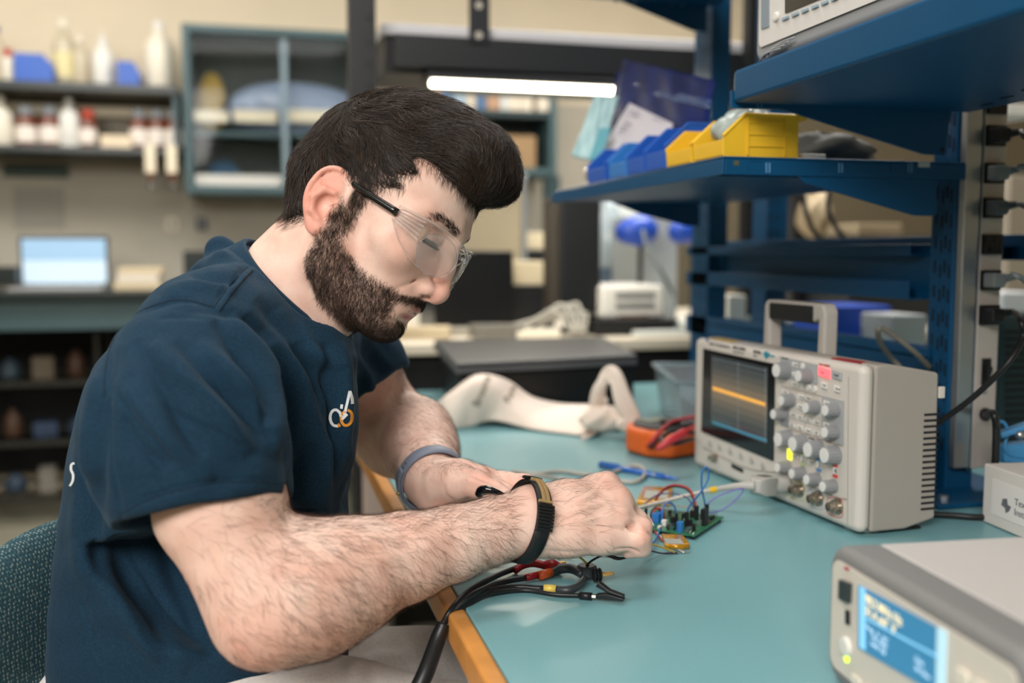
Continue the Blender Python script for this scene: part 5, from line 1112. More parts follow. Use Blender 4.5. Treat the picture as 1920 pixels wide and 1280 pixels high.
for n_,x,y,c,e in (('1',163,757,'e8e63a',.75),('2',262,800,'b9c98e',0),('3',382,845,'4f8fc9',0),('4',505,890,'d8433a',0)):
    cx,cy=1440+x/4,660+y/4; mm=mat('chan_'+n_,c,.4,emit=c if e else None,estr=e)
    o=MB().prism([sp(cx-4,cy-14,NF),sp(cx+4.5,cy-11,NF),sp(cx+4.5,cy+14,NF),sp(cx-4,cy+11,NF)],Nd*.0008).build('channel_tab',mm,t)
    o2=MB().prism([sp(cx-4,cy-8,NF+.0008),sp(cx+4.5,cy-5.5,NF+.0008),sp(cx+4.5,cy+8,NF+.0008),sp(cx-4,cy+5.5,NF+.0008)],Nd*.001).build('channel_button',mm if n_=='1' else BTN,o,.0004)
    text('channel_digit',n_,.011,sp(cx-2.2,cy+5,NF+.0020),xd,Zd,PRN,o,.0001)
for x,y in ((1332,831),(1350,838),(1370,845),(1390,854),(1410,862),(1431,873)):
    MB().lathe(sp(x,y,NF),[(.0052,0),(.0050,.0014),(.0040,.0018)],axis=Nd,n=16).build('soft_key',mat('softkey','aaa49d',.5),t)
# lower connector band: recessed look, outlines around BNCs
for (x,y),c in zip(((240,1030),(382,1095),(527,1155)),('b9c98e','9fb6cc','cf6a5c')):
    cx,cy=1440+x/4,660+y/4; pts=[sp(cx-20+a,cy+b,NF+.0004) for a,b in ((0,-16),(24,-14),(27,0),(27,20),(10,18),(-2,8),(0,-16))]; MB().tube(pts,.0005,5,3).build('input_outline',mat('ol'+c,c,.6),t,smooth=True)
    b0=sp(cx,cy,NF); o=MB().lathe(b0,[(.0100,0),(.0100,.002),(.0068,.0022),(.0068,.0105),(.0056,.0107),(.0056,.015),(.0044,.0152),(.0044,.010)],axis=Nd,n=24).build('bnc_connector',CHR,t,smooth=False)
    x_,y_,_=basis(Nd); mm=MB(); mm.cyl(b0+Nd*.009-y_*.0085,b0+Nd*.009+y_*.0085,.0014,n=8); mm.build('bayonet_pin',CHR,o); MB().cyl(b0+Nd*.010,b0+Nd*.0140,.0016,n=10).build('centre_contact',CHR,o)
m=MB(); m.tube([sp(1318,838,NF+.0004),sp(1395,875,NF+.0004),sp(1440,884,NF+.0004),sp(1470,888,NF+.0004),sp(1560,929,NF+.0004)],.0008,5,4); m.build('lower_contour',MATS['seam_grey'],t,smooth=True)
c=sp(1342,857,NF); MB().lathe(c,[(.007,0),(.007,.004),(.004,.006),(.004,.012)],axis=Nd).build('test_terminal',CHR,t,smooth=False)
plate('usb_slot',[(1372,868),(1394,879),(1394,887),(1372,876)],NF-.0005,.0008,BLK)
# handle on the top
hn=-.038; hp=SO+Nd*hn
def hpnt(px,py): return rp(px,py,hp,Nd)
GR=mat('handle_grey','aaa49e',.45); L0=hpnt(1452,640); R0=hpnt(1547,660); zt2=hpnt(1500,565)[2]
s0=(L0-SO)@Sd; s1=(R0-SO)@Sd; zz=zt2-SO[2]
outl=[(s0+.014,Hh-.010),(s0+.012,zz-.008),(s0+.006,zz),(s1-.006,zz),(s1-.013,zz-.010),(s1-.012,Hh-.010),(s1+.004,Hh-.010),(s1+.002,zz-.022),(s1+.012,zz-.026),(s0-.010,zz-.026),(s0-.002,zz-.022),(s0-.004,Hh-.010)]
MB().prism([sc(a,b,hn+.011) for a,b in outl],-Nd*.022).build('handle',GR,t,.004,seg=3)
MB().prism([sc(a,b,hn+.0125) for a,b in ((s0-.002,zz-.003),(s1+.012,zz-.003),(s1+.012,zz-.0275),(s0-.002,zz-.0275))],-Nd*.025).build('handle_grip',BLK,t,.003)
MB().prism([sc(a,Hh-.0008,b) for a,b in ((.085,.002),(.085,-.018),(.03,-.018),(.03,.002))],Zd*.0014).build('warning_label',mat('label_red','9e2f33',.5),t)
MB().prism([sc(a,Hh-.0008,b) for a,b in ((.39,.004),(.39,-.016),(.33,-.016),(.33,.004))],Zd*.0014).build('asset_label',mat('label_yellow','b99a4a',.5),t)
MB().prism([sc(a,Hh-.0008,b) for a,b in ((.31,.002),(.31,-.010),(.25,-.010),(.25,.002))],Zd*.0014).build('asset_label',mat('label_grey','b5b5b5',.5),t)
c=sc(0,.165,-.094); MB().box(c,(.008,.004,.014)).build('rear_clip',OFF,t,.001)
# probe on channel one
pt=thing('oscilloscope_probe','grey probe plug in channel one with a light cable marked by a yellow ring','probe',tuple(sp(1478,905,.02)))
PGm=mat('probe_grey','a9a7a2',.45); b0=sp(1478,907,NF)
MB().lathe(b0,[(.0105,.0012),(.0115,.004),(.0115,.022),(.0095,.026)],axis=Nd,n=28).build('lock_collar',PGm,pt,smooth=False)
d0=b0+Nd*.026; hd=P(1412,911,1.275)-d0; hd/=np.linalg.norm(hd); a_,b_,_=basis(hd)
m=MB(); v=[]
for k,(w,h_) in enumerate(((.009,.0105),(.0125,.0125),(.0125,.0125),(.007,.008))):
    ctr=d0+hd*(0,.006,.030,.040)[k]
    v+=[ctr+a_*w+b_*h_,ctr-a_*w+b_*h_,ctr-a_*w-b_*h_,ctr+a_*w-b_*h_]
f=[(0,1,2,3),(12,13,14,15)]+[(4*i+j,4*i+(j+1)%4,4*i+4+(j+1)%4,4*i+4+j) for i in range(3) for j in range(4)]
m.add(v,f); m.build('plug_head',PGm,pt,.002,seg=3)
m=MB(); m.box(d0+hd*.018+b_*.0128,(.020,.012,.001),np.stack([hd,a_,b_],1)); m.build('head_label',mat('head_dark','4a463f',.5),pt)
e0=d0+hd*.040
cp_=[e0,P(1385,911,1.285),P(1342,917,1.30),P(1290,928,1.28),P(1240,941,1.25),P(1195,953,1.20),P(1150,968,1.14)]
MB().tube(cp_[:3],[.0062,.0048,.0032],12,10).build('strain_relief',PGm,pt,smooth=True); MB().tube([P(1342,917,1.30),P(1330,919.5,1.297)],.0040,12,2).build('yellow_ring',mat('ring_yellow','e8bc1e',.4),pt); MB().tube(cp_[2:],.0025,10,10).build('probe_cable',mat('cable_white','c9c4bc',.45),pt,smooth=True)
# ---------------- bench-top instrument in the foreground ----------------
t=thing('frequency_counter','half-rack bench instrument with grey bumper and blue display, nearest at bottom right','instrument',(.5,.55,ZB))
FO=np.array([.437,.680,ZB+.004]); Fs=np.array([-.085,-.9964,0]); Fn=np.array([-.9964,.085,0])
def fc(s,z,n): return FO+Fs*s+Zd*z+Fn*n
def fp(px,py,n=0): return rp(px,py,FO+Fn*n,Fn)
BUM=mat('bumper_grey','7c7c7c',.6,bump=.3,bscale=500); CREM=mat('case_cream','bdb9b6',.5)
FWd,FH=.235,.1035
MB().prism([fc(s,z,.004) for s,z in rrect(-.002,FWd+.002,-.003,FH+.003,.022,8)],-Fn*.038).build('bumper',BUM,t,.008,seg=4)
MB().prism([fc(s,z,-.034) for s,z in rrect(.003,FWd-.003,.006,FH,.006)],-Fn*.26).build('case',CREM,t,.003)
MB().prism([fc(s,z,.0045) for s,z in rrect(.009,FWd-.009,.010,FH-.008,.010)],Fn*.0015).build('front_panel',mat('front_cream','d2cabf',.45),t)
n1=.0062
def fplate(name,pts,n0,th,m_,par=None,bev=0): return MB().prism([fp(px,py,n0) for px,py in pts],Fn*th).build(name,m_,par or t,bev)
dd=fplate('display',[(1611,1096),(1760,1176),(1757,1300),(1611,1214)],n1,.001,mat('lcd_blue','2f6f96',.3,emit='3b7fa6',estr=.30))
fplate('display_column',[(1612,1098),(1623,1104),(1623,1219),(1612,1213)],n1+.0011,.0002,mat('lcd_light','7fbde0',.3,emit='7dbce0',estr=.4),dd)
fplate('display_column',[(1760,1176),(1776,1184),(1772,1310),(1757,1300)],n1,.0012,mat('lcd_pale','a9cbd8',.3,emit='a9cbd8',estr=.35),dd)
fplate('display_band',[(1624,1157),(1758,1228),(1758,1233),(1624,1161)],n1+.0011,.0002,MATS['lcd_light'],dd)
LT=mat('lcd_text','d9c9a0',.4,emit='d8c8a0',estr=.5); fx=Fs
text('display_text','98.2 MHz Hz',.0090,fp(1622,1128,n1+.0014),fx,Zd,LT,dd,.0002,bold=.0002); text('display_text','51.4 mV  V',.0090,fp(1622,1150,n1+.0014),fx,Zd,LT,dd,.0002,bold=.0002)
for i,(x,y,s) in enumerate(((1624,1178,'Freq   A   DC'),(1632,1194,'Trig  Auto'),(1632,1208,'Level  0.0'),(1715,1255,'50 Ohm'),(1715,1238,'Gate'))): text('display_text',s,.0052,fp(x,y,n1+.0014),fx,Zd,mat('lcd_white','a9c6d8',.4,emit='a9c6d8',estr=.4),dd,.0002)
fplate('rocker_button',[(1580,1085),(1599,1093),(1597,1131),(1579,1122)],n1,.004,mat('rocker_dark','2f3638',.4),bev=.001)
fplate('usb_port',[(1587,1142),(1594,1146),(1594,1172),(1587,1168)],n1,.0012,BLK)
MB().lathe(fp(1588,1211,n1),[(.0075,0),(.0070,.003),(.005,.0035)],axis=Fn).build('power_button',WHITE,t,smooth=False); MB().lathe(fp(1588,1234,n1),[(.0032,0),(.003,.001)],axis=Fn).build('power_light',mat('led_green','b6e03a',.4,emit='b6e03a',estr=1.2),t)
fplate('red_mark',[(1584,1061),(1592,1064),(1592,1070),(1584,1067)],n1,.0004,mat('mark_red','b23a44',.5))
for r_ in range(3):
    for c_ in range(3):
        s=.172+.018*c_; z=.066-.020*r_; MB().prism([fc(a,b,n1) for a,b in rrect(s,s+.013,z,z+.011,.003,3)],Fn*.003).build('key',mat('key_cream','ded6c8',.4),t,.0006)
for i in range(5): s=.045+.018*i; MB().prism([fc(a,b,n1) for a,b in rrect(s,s+.013,.0115,.018,.002,3)],Fn*.002).build('soft_key',MATS['key_cream'],t)
# ---------------- instrument on the upper shelf ----------------
t=thing('shelf_instrument','grey-bumpered bench instrument on the upper blue shelf, cut by the top edge','instrument',(.66,.93,1.327))
UB=mat('bumper_light','8f9295',.55); m=MB().prism([(.598,1.135-a,1.3285+b) for a,b in rrect(0,.40,0,.178,.020,8)],(.04,0,0)); m.build('bumper',UB,t,.010,seg=4)
MB().bb((.6385,.745,1.334),(.80,1.128,1.498)).build('case',CREM,t,.003); MB().prism([(.5975,1.119-a,1.3475+b) for a,b in rrect(0,.368,0,.15,.008)],(-.002,0,0)).build('front_panel',mat('front_white','cfcdca',.4),t)
def up(px,py,x=.595): return AX(px,py,x)
def upl(name,pts,m_,th=.001,bev=0,par=None): return MB().prism([up(*p) for p in pts],(-th,0,0)).build(name,m_,par or t,bev)
upl('side_strip',[(1428,-60),(1442,-60),(1442,50),(1428,55)],mat('strip_blue_grey','7f8b96',.5)); upl('display',[(1473,-60),(1640,-130),(1620,-30),(1534,0),(1473,25)],mat('display_off','1d1d1f',.2,coat=.3))  # plain blue-grey strip along the left edge
MB().lathe(up(1457,31),[(.0052,0),(.005,.003),(.0035,.0035)],axis=(-1,0,0)).build('power_button',WHITE,t,smooth=False)
for i in range(7): x=1474+i*18.5; y=35-i*7.2; upl('soft_key',[(x-6,y-.5),(x+6,y-5.5),(x+6,y-1),(x-6,y+4.5)],mat('key_blue','8ba3b0',.4),.002)
m=MB()
for i in range(4): m.tube([(.5955-.0,1.115-.010*i,1.331+.002*i),(.592,1.095-.010*i,1.336+.002*i),(.592,1.06-.010*i,1.3355+.002*i)],.0012,6,4)
m.build('bumper_ridges',UB,t,smooth=True)
# ---------------- things lying on the bench ----------------
def bz(px,py,z=0): return AZ(px,py,ZB+z)
# black case with closed laptop on it
t=thing('black_case','wide black equipment case carrying the closed laptop, behind the tote bag','case',(.6,2.2,ZB))
MB().prism([(.385,1.905,ZB+.001),(.775,1.975,ZB+.001),(.83,2.42,ZB+.001),(.44,2.42,ZB+.001)],(0,0,.098)).build('case_body',mat('case_black','121315',.4),t,.004)
t=thing('closed_laptop','closed dark grey laptop lying on the black case','laptop',(.6,2.2,ZB+.1))
A,B=np.array([.372,1.885,.866]),np.array([.775,1.955,.866])
MB().prism([A,B,(.86,2.40,.866),(.42,2.42,.866)],(0,0,.012)).build('base',mat('laptop_base','5a5c60',.4,metal=.2),t,.003); MB().prism([A+[0,.002,.013],B+[0,.002,.013],(.858,2.40,.879),(.422,2.42,.879)],(0,0,.009)).build('lid',mat('laptop_lid','4e4f50',.45,metal=.1),t,.004,seg=3)
# tote bag
TOTE=mat('cream_canvas','f2e2d6',.9,bump=.5,bscale=350,noise=.04)
t=thing('tote_bag','cream canvas tote bag lying crumpled against the black case','bag',(.5,1.85,ZB))
low=[(808,788,.003),(840,802,.002),(880,800,.002),(925,788,.012),(1000,805,.004),(1085,816,.003)]; upc=[(806,772,1.87),(850,735,1.872),(897,704,1.875),(950,712,1.88),(1000,745,1.885),(1060,758,1.89),(1112,760,1.88)]
Lp=spl([bz(a,b,c) for a,b,c in low],10); Upn=spl([AY(a,b,c) for a,b,c in upc],10)
def at(C,u): x=u*(len(C)-1); i=min(int(x),len(C)-2); return C[i]+(C[i+1]-C[i])*(x-i)
def bag(u,v):
    a=at(Lp,u);b=at(Upn,u); p=a*(1-v)+b*v; p=p+np.array([0,-.012,.016])*math.sin(PI*v)*(.9+.2*math.sin(7*u))
    return p+np.array([0,-.004,.003])*math.sin(11*u+5*v)*math.sin(PI*v)
MB().grid(bag,60,24).build('bag_front',TOTE,t,smooth=True,solid=.003)
MB().grid(lambda u,v: bag(u,v)*(1-0)+np.array([0,.014,-.0]) if v>.15 else bag(u,v)+np.array([0,.014*v/.15,0]),60,12).build('bag_back',TOTE,t,smooth=True,solid=.002)
def strap(pts,w,name='strap'):
    p=spl(pts,10); m=MB(); T=np.gradient(p,axis=0); v=[]
    for i,q in enumerate(p): a_,b_,_=basis(T[i],FW); v+=[q+b_*w*.5*math.cos(.5*i/len(p)),q-b_*w*.5]
    m.add(v,[(2*i,2*i+1,2*i+3,2*i+2) for i in range(len(p)-1)]); return m.build(name,TOTE,t,smooth=True,solid=.004)
def crm(u,v):
    a=at(spl([bz(1085,816,.003),bz(1100,820,.003),bz(1140,806,.004),bz(1195,806,.004)],8),u); b=at(spl([AY(1112,760,1.83),AY(1125,745,1.83),AY(1150,770,1.80),AY(1185,772,1.80)],8),u)
    p=a*(1-v)+b*v; return p+np.array([.0,-.012,.008])*math.sin(9*u+4*v)*math.sin(PI*v)+np.array([.006,.0,.004])*math.sin(17*u-6*v)
MB().grid(crm,44,20).build('crumpled_opening',TOTE,t,smooth=True,solid=.003)
for k,(dx,dy) in enumerate(((0,0),(-10,14))):
    m=MB(); pts=[P(1122+dx,778+dy,1.86),P(1127+dx,725+dy,1.83),P(1139+dx*.4,697+dy,1.82),P(1155+dx*.3,700+dy,1.80),P(1172+dx,740+dy,1.79),P(1190+dx,780+dy*.6,1.79),P(1196+dx,800,1.80)]
    p=spl(pts,8); ww=.016
    def fn(u,v,p=p): 
        i=min(int(u*(len(p)-1)),len(p)-2); q=p[i]+(p[i+1]-p[i])*(u*(len(p)-1)-i); tt=p[i+1]-p[i]; tt/=np.linalg.norm(tt); a_=np.cross(tt,-FW); a_/=np.linalg.norm(a_)
        ang=(v-.5)*2.2; return q+a_*math.sin(ang)*ww*.62-FW*(math.cos(ang)*.006)
    m.grid(fn,48,6).build('handle',TOTE,t,smooth=True,solid=.003)
TB=MB().grid(bag,60,24); 
_v=np.array(TB.v); BT=BVHTree.FromPolygons([Vector(q) for q in _v],TB.f)
TXM=mat('tote_ink','8a8370',.7)
def bagtext(s,px,py,size,ang):
    o=text('printed_text',s,size,(0,0,0),(1,0,0),(0,1,0),TXM,None,.0001,bold=.0004); ca,sa=math.cos(ang),math.sin(ang)
    for v in o.data.vertices:
        x,y=v.co[0],v.co[1]; X=px+(x*ca-y*sa)*1000; Y=py-(x*sa+y*ca)*1000
        h_=cast(BT,X,Y,.0022+(.0004 if v.co[2]>0 else 0)); v.co=Vector(h_ if h_ is not None else P(X,Y,1.86))
    setp(o,t)
bagtext('Bruune',898,764,.021,math.radians(68)); bagtext('Pure',955,756,.018,math.radians(66))
lumpW('opening_folds',None,None,P(1132,786,1.83),(.045,.022,.022),TOTE,31,t); lumpW('opening_folds',None,None,P(1178,792,1.80),(.024,.02,.018),TOTE,33,t)
# clear plastic tote box
CLR=mat('clear_tub','dde5e8',.12,trans=.75,ior=1.12,coat=.1); t=thing('clear_tub','open clear plastic storage tub behind the tote bag handle','tub',(.82,1.85,ZB))
tr_=R_(0,0,math.radians(-14)); tc=np.array([.757,1.700,ZB+.002])
def tu(x,y,z): return tc+tr_@np.array([x,y,z])
bw,bl,bh_=.24,.30,.094
def tw(name,pts,vec,m_=CLR,bev=.001): return MB().prism([tu(*p) for p in pts],tr_@np.array(vec)).build(name,m_,t,bev)
tw('front_wall',[(.01,.008,0),(bw-.01,.008,0),(bw,0,bh_),(0,0,bh_)],(0,.002,0)); tw('back_wall',[(.01,bl-.01,0),(bw-.01,bl-.01,0),(bw,bl,bh_),(0,bl,bh_)],(0,-.002,0))
tw('side_wall',[(.01,.012,0),(.01,bl-.012,0),(0,bl-.004,bh_),(0,.004,bh_)],(.002,0,0)); tw('side_wall',[(bw-.01,.012,0),(bw-.01,bl-.012,0),(bw,bl-.004,bh_),(bw,.004,bh_)],(-.002,0,0))
tw('bottom',[(.012,.012,0),(bw-.012,.012,0),(bw-.012,bl-.012,0),(.012,bl-.012,0)],(0,0,.002))
m=MB(); rim=[tu(-.003,-.003,bh_),tu(bw+.003,-.003,bh_),tu(bw+.003,bl+.003,bh_),tu(-.003,bl+.003,bh_),tu(-.003,-.003,bh_)]
for a,b in zip(rim[:-1],rim[1:]): m.tube([a,b],.0045,8,2)
m.build('rim',mat('rim_clear','9fb4bd',.2,trans=.4,coat=.3),t)
tag(MB().prism([tu(.03,.05,.0042),tu(.19,.05,.0042),tu(.19,.26,.0042),tu(.03,.26,.0042)],(0,0,.045)).build('blue_box',mat('dull_blue','34607a',.6),None,.004),'dull blue box lying inside the clear plastic tub','box')
lumpW('red_pouch','reddish crumpled pouch in the near corner of the clear tub','pouch',tu(.06,.030,.022),(.035,.016,.016),mat('red_cloth','9a4a4c',.6),12); lumpW('pink_pouch','pale pink plastic pouch inside the clear tub by its front wall','pouch',tu(.15,.030,.024),(.030,.015,.018),mat('pink_cloth','bf9a9c',.5),14)
# multimeter with leads
t=thing('multimeter','orange rubber-cased multimeter lying beside the oscilloscope','multimeter',(.64,1.5,ZB)); ORN=mat('orange_rubber','e0641f',.5,bump=.15)
mo=bz(1262,864); a1=bz(1335,852)-mo; a1/=np.linalg.norm(a1); a2=np.array([-a1[1],a1[0],0])
def mm_(x,y,z): return mo+a1*x+a2*y+np.array([0,0,z])
pts=[(-.002,.0),(.095,.0),(.110,.03),(.105,.115),(.080,.135),(.015,.13),(-.022,.09),(-.026,.04)]
MB().prism([mm_(x,y,.002) for x,y in pts],(0,0,.044)).build('holster',ORN,t,.010,seg=4); MB().prism([mm_(x*.82+.008,y*.82+.012,.0465) for x,y in pts],(0,0,.003)).build('face',mat('meter_face','2c2d30',.5),t,.001)
MB().lathe(mm_(.045,.055,.050),[(.018,0),(.017,.006),(.006,.007)]).build('dial',BLK,t); MB().prism([mm_(x,y,.0497) for x,y in ((.025,.085),(.07,.085),(.07,.112),(.025,.112))],(0,0,.0008)).build('display',mat('lcd_grey','8b9483',.3),t)
for nm,c,lb,pp,r_ in (('test_lead','1a1a1c','black test lead coiled on the orange multimeter',[(1215,852,.006),(1222,838,.02),(1245,815,.052),(1275,800,.056),(1305,795,.055),(1316,805,.055),(1290,812,.054),(1262,808,.056),(1240,822,.054),(1262,832,.052),(1300,822,.052)],.0032),('test_lead','b5323a','red test lead lying over the orange multimeter',[(1212,838,.012),(1220,830,.035),(1240,806,.052),(1262,790,.056),(1300,782,.058),(1318,788,.058),(1300,800,.060),(1275,815,.056),(1250,828,.05)],.0032)):
    m=MB().tube([bz(*q) for q in pp],r_,8,8); o=m.build(nm,mat('lead'+c,c,.4),smooth=True); tag(o,lb,'test lead')
o=MB().tube([bz(1232,842,.046),bz(1256,826,.058),bz(1285,810,.066)],[.004,.0065,.0075],12,6).build('probe_handle',mat('leadb5323a','b5323a',.4),smooth=True); tag(o,'thick red probe handle resting on the orange multimeter','probe handle')
tag(MB().bb(tuple(bz(1300,776)+[0,0,.001]),tuple(bz(1300,776)+[.05,.05,.045])).build('dark_red_case',mat('maroon','4a1a1e',.5),None,.003),'small maroon case between the multimeter and the oscilloscope','case')
# pen
t=thing('pen','translucent blue ballpoint pen lying beyond the right hand','pen',tuple(bz(1195,885,.005))); PB=mat('pen_blue','2b6cc4',.25,trans=.2,coat=.4)
a=bz(1124,871,.0048); b=bz(1245,893,.0048); c=bz(1272,898,.0048)
MB().tube([a,b],.0043,14,2).build('barrel',PB,t,smooth=True); MB().tube([b,c],[.0043,.0010],14,3).build('tip',PB,t,smooth=True); MB().tube([a+(b-a)*.85,a+(b-a)*.88],.0046,14,2).build('clip_ring',mat('ring_silver','b8c4d0',.25,metal=.7),t); MB().tube([a+(b-a)*.02+[0,0,.005],a+(b-a)*.32+[0,0,.0052]],.0012,6,2).build('clip',PB,t)
# loose grey cable behind hands
CBG=mat('cable_warm_grey','aaa69d',.45)
tag(MB().tube([bz(960,884,.004),bz(1005,887,.004),bz(1050,883,.004),bz(1100,889,.004),bz(1140,888,.004),bz(1168,878,.004),bz(1192,873,.005),bz(1208,880,.005),bz(1207,893,.005),bz(1188,903,.004),bz(1155,902,.004),bz(1100,905,.004),bz(1050,897,.004),bz(1000,891,.0115),bz(950,896,.004)],.0030,10,8).build('grey_cable',CBG,smooth=True),'thin warm grey cable looping on the bench between hands and pen','cable')
# circuit board
t=thing('circuit_board','green circuit board crowded with headers and jumpers, beside the right hand','circuit board',tuple(bz(1280,980,0)))
PCB=mat('pcb_green','23694a',.35,noise=.35,nscale=220,coat=.3); z0=.004
cor=[bz(1357,971,z0),bz(1302,1007,z0),bz(1196,990,z0),bz(1232,954,z0)]
MB().prism(cor,(0,0,.0018)).build('board',PCB,t,.0003)
m=MB()
for q in cor: cc=q*.88+sum(cor)/4*.12; m.cyl((cc[0],cc[1],ZB+.0002),(cc[0],cc[1],ZB+z0),.003,n=10)
m.build('standoff',BLK,t)
bo_=math.atan2(*(cor[0]-cor[1])[[1,0]]); RB=R_(0,0,bo_)
def comp(name,px,py,w,l,h_,m_,z1=z0+.0018): c=bz(px,py,z1); return MB().box((c[0],c[1],c[2]+h_/2),(w,l,h_),RB).build(name,m_,t,.0002)
HB=mat('header_black','141416',.45)
for px,py,w,l,h_ in ((1261,985,.004,.005,.011),(1268,990,.003,.003,.018),(1287,992,.004,.004,.021),(1293,992,.004,.006,.012),(1299,994,.004,.006,.008),(1306,975,.005,.004,.018),(1320,984,.010,.006,.020),(1325,978,.004,.004,.022),(1211,975,.003,.003,.018),(1240,970,.006,.004,.006),(1256,968,.006,.003,.008),(1335,973,.012,.003,.004),(1298,970,.006,.005,.009),(1281,974,.005,.003,.008)): comp('pin_header',px,py,w,l,h_,HB)
comp('blue_trimmer',1231,978,.009,.009,.011,mat('comp_blue','2a72b8',.4)); comp('blue_trimmer',1240,972,.006,.006,.010,MATS['comp_blue']); c=bz(1275,996,z0+.0018); MB().cyl(c,c+[0,0,.0115],.0042,n=20).build('capacitor',MATS['comp_blue'],t)
comp('white_connector',1246,985,.006,.006,.007,WHITE); comp('white_connector',1237,990,.006,.004,.003,CREAM)
for px,py in ((1252,993),(1258,994),(1290,999),(1303,988),(1308,987),(1314,985),(1286,1000),(1332,967),(1338,968),(1250,975),(1271,980)):
    c=bz(px,py,z0+.0018); m=MB(); 
    for k in range(3): m.box((c[0]+.0025*k,c[1]+.0006*k,c[2]+.004),(.0006,.0006,.008))
    m.build('bare_pins',mat('pin_silver','b9b9b4',.25,metal=.9),t)
rr=random.Random(11)
for k in range(46):
    u,v=rr.random()*.9+.05,rr.random()*.9+.05; c=(cor[2]*(1-u)+cor[1]*u)*(1-v)+(cor[3]*(1-u)+cor[0]*u)*v; hh=rr.choice([.0012,.002,.003]); mt=rr.choice([HB,MATS['pin_silver'],mat('res_tan','a98a62',.5),mat('silk','c9d2cc',.6),mat('res_red','7d4038',.5)])
    MB().box((c[0],c[1],c[2]+.0018+hh/2),(rr.choice([.0015,.003,.005]),rr.choice([.0012,.002]),hh),RB).build('small_component',mt,t)
# lithium pouches
KAP=mat('kapton_gold','c98f16',.2,metal=.3,coat=.7,noise=.35,nscale=90)
def lipo(label,pts,lab,txt=None):
    t=thing('pouch_battery',label,'battery',tuple(bz(*pts[0])),'pouch batteries by the circuit board'); MB().prism([bz(a,b,.0005) for a,b in pts],(0,0,.0055)).build('pouch',KAP,t,.0015,seg=3); MB().prism([bz(a,b,.0061) for a,b in lab],(0,0,.0004)).build('grey_label',mat('batt_label','a5a8a2',.5),t)
    m=MB(); a,b=pts[-1],pts[-2]; m.tube([bz(a[0]+2,a[1]-2,.006),bz((a[0]+b[0])/2,(a[1]+b[1])/2-2,.008),bz(b[0]-2,b[1]-2,.006)],.003,8,4); m.build('folded_tape',KAP,t,smooth=True); return t
lipo('gold pouch battery lying beyond the circuit board, white cable crossing it',[(1206,918),(1262,920),(1256,948),(1193,945)],[(1212,919),(1254,921),(1251,935),(1207,933)])
l2=lipo('gold pouch battery tucked under the near edge of the circuit board',[(1240,1008),(1281,1010),(1293,1027),(1246,1026)],[(1244,1009),(1276,1011),(1283,1020),(1250,1019)])
# jumper wires
def wire(label,c,pts,r=.0009,ends=None,par=None,n='jumper_wire'):
    p=[P(*q) for q in pts]; p=[np.array([q[0],q[1],max(q[2],ZB+r+.0006)]) for q in p]; o=MB().tube(p,r,8,8).build(n,mat('wire_'+c,c,.4),par,smooth=True)
    if par is None: tag(o,label,'wire')
    return o
wire('thick red wire arching from the far battery to the board','9a3030',[(1228,935,1.30),(1245,916,1.30),(1265,909,1.29),(1290,915,1.28),(1302,935,1.27),(1306,958,1.26)],.0014)
wire('black wire running alongside the thick red arch','1f1a1c',[(1228,938,1.305),(1245,919,1.305),(1265,912,1.295),(1289,918,1.285),(1300,937,1.275),(1303,958,1.265)],.0012)
wire('dark violet wire arching low over the far battery','3f3560',[(1205,947,1.25),(1232,928,1.28),(1262,925,1.28),(1288,933,1.27),(1303,955,1.26)])
wire('blue wire forming the tall narrow loop above the board','1f62a8',[(1288,968,1.255),(1292,950,1.25),(1312,925,1.24),(1327,900,1.24),(1328,880,1.24),(1322,876,1.24),(1316,888,1.24),(1316,915,1.245),(1321,940,1.25),(1324,962,1.26)],.0011)
wire('violet wire making the wide loop right of the board','6a5cb0',[(1323,960,1.255),(1330,942,1.25),(1355,926,1.25),(1393,916,1.25),(1380,936,1.25),(1355,955,1.25),(1332,961,1.255),(1321,958,1.258),(1316,968,1.26)],.0009)
wire('blue wire hooping at the left of the board down to the fingertips','2767b0',[(1267,968,1.25),(1265,950,1.245),(1254,942,1.24),(1244,950,1.235),(1240,980,1.21),(1229,1012,1.15),(1205,1032,1.08)],.0011)
wire('white wire running from the fingertips to the black pin connector','d9d4c8',[(1209,942,1.27),(1215,965,1.24),(1234,1000,1.19),(1260,1030,1.14),(1282,1050,1.115)],.0012)
wire('yellow wire running from the fingertips to the black pin connector','d8b24a',[(1195,1015,1.06),(1216,1018,1.08),(1242,1026,1.10),(1266,1044,1.115)],.0010)
wire('dark purple wire under the yellow one, ending at the connector','43304f',[(1190,1028,1.06),(1214,1031,1.09),(1242,1037,1.11),(1270,1048,1.115)],.0009)
wire('red wire curving from the board edge to the near battery','b02c2c',[(1246,982,1.24),(1244,960,1.235),(1234,952,1.235),(1225,960,1.23),(1223,980,1.22),(1232,1002,1.18),(1250,1018,1.15),(1270,1019,1.15)],.0010)
wire('black wire paired with the red one to the near battery','1c1a1d',[(1242,980,1.245),(1238,958,1.24),(1230,951,1.24),(1221,960,1.235),(1221,980,1.225)],.0010)
wire('thin tan wire lying low toward the board headers','9a8a70',[(1212,938,1.28),(1235,945,1.28),(1270,948,1.27),(1295,952,1.26),(1304,962,1.26)],.0008)
t=thing('pin_connector','pair of black jumper ends with bright pins on the bench','connector',tuple(bz(1280,1052)))
for a,b in (((1266,1044),(1284,1056)),((1276,1046),(1288,1056))): MB().tube([P(*a,1.112),P(*b,1.105)],.0022,4,2).build('housing',HB,t); MB().tube([P(*b,1.105),P(b[0]+4,b[1]+2.5,1.10)],.0008,6,2).build('pin',MATS['pin_silver'],t)
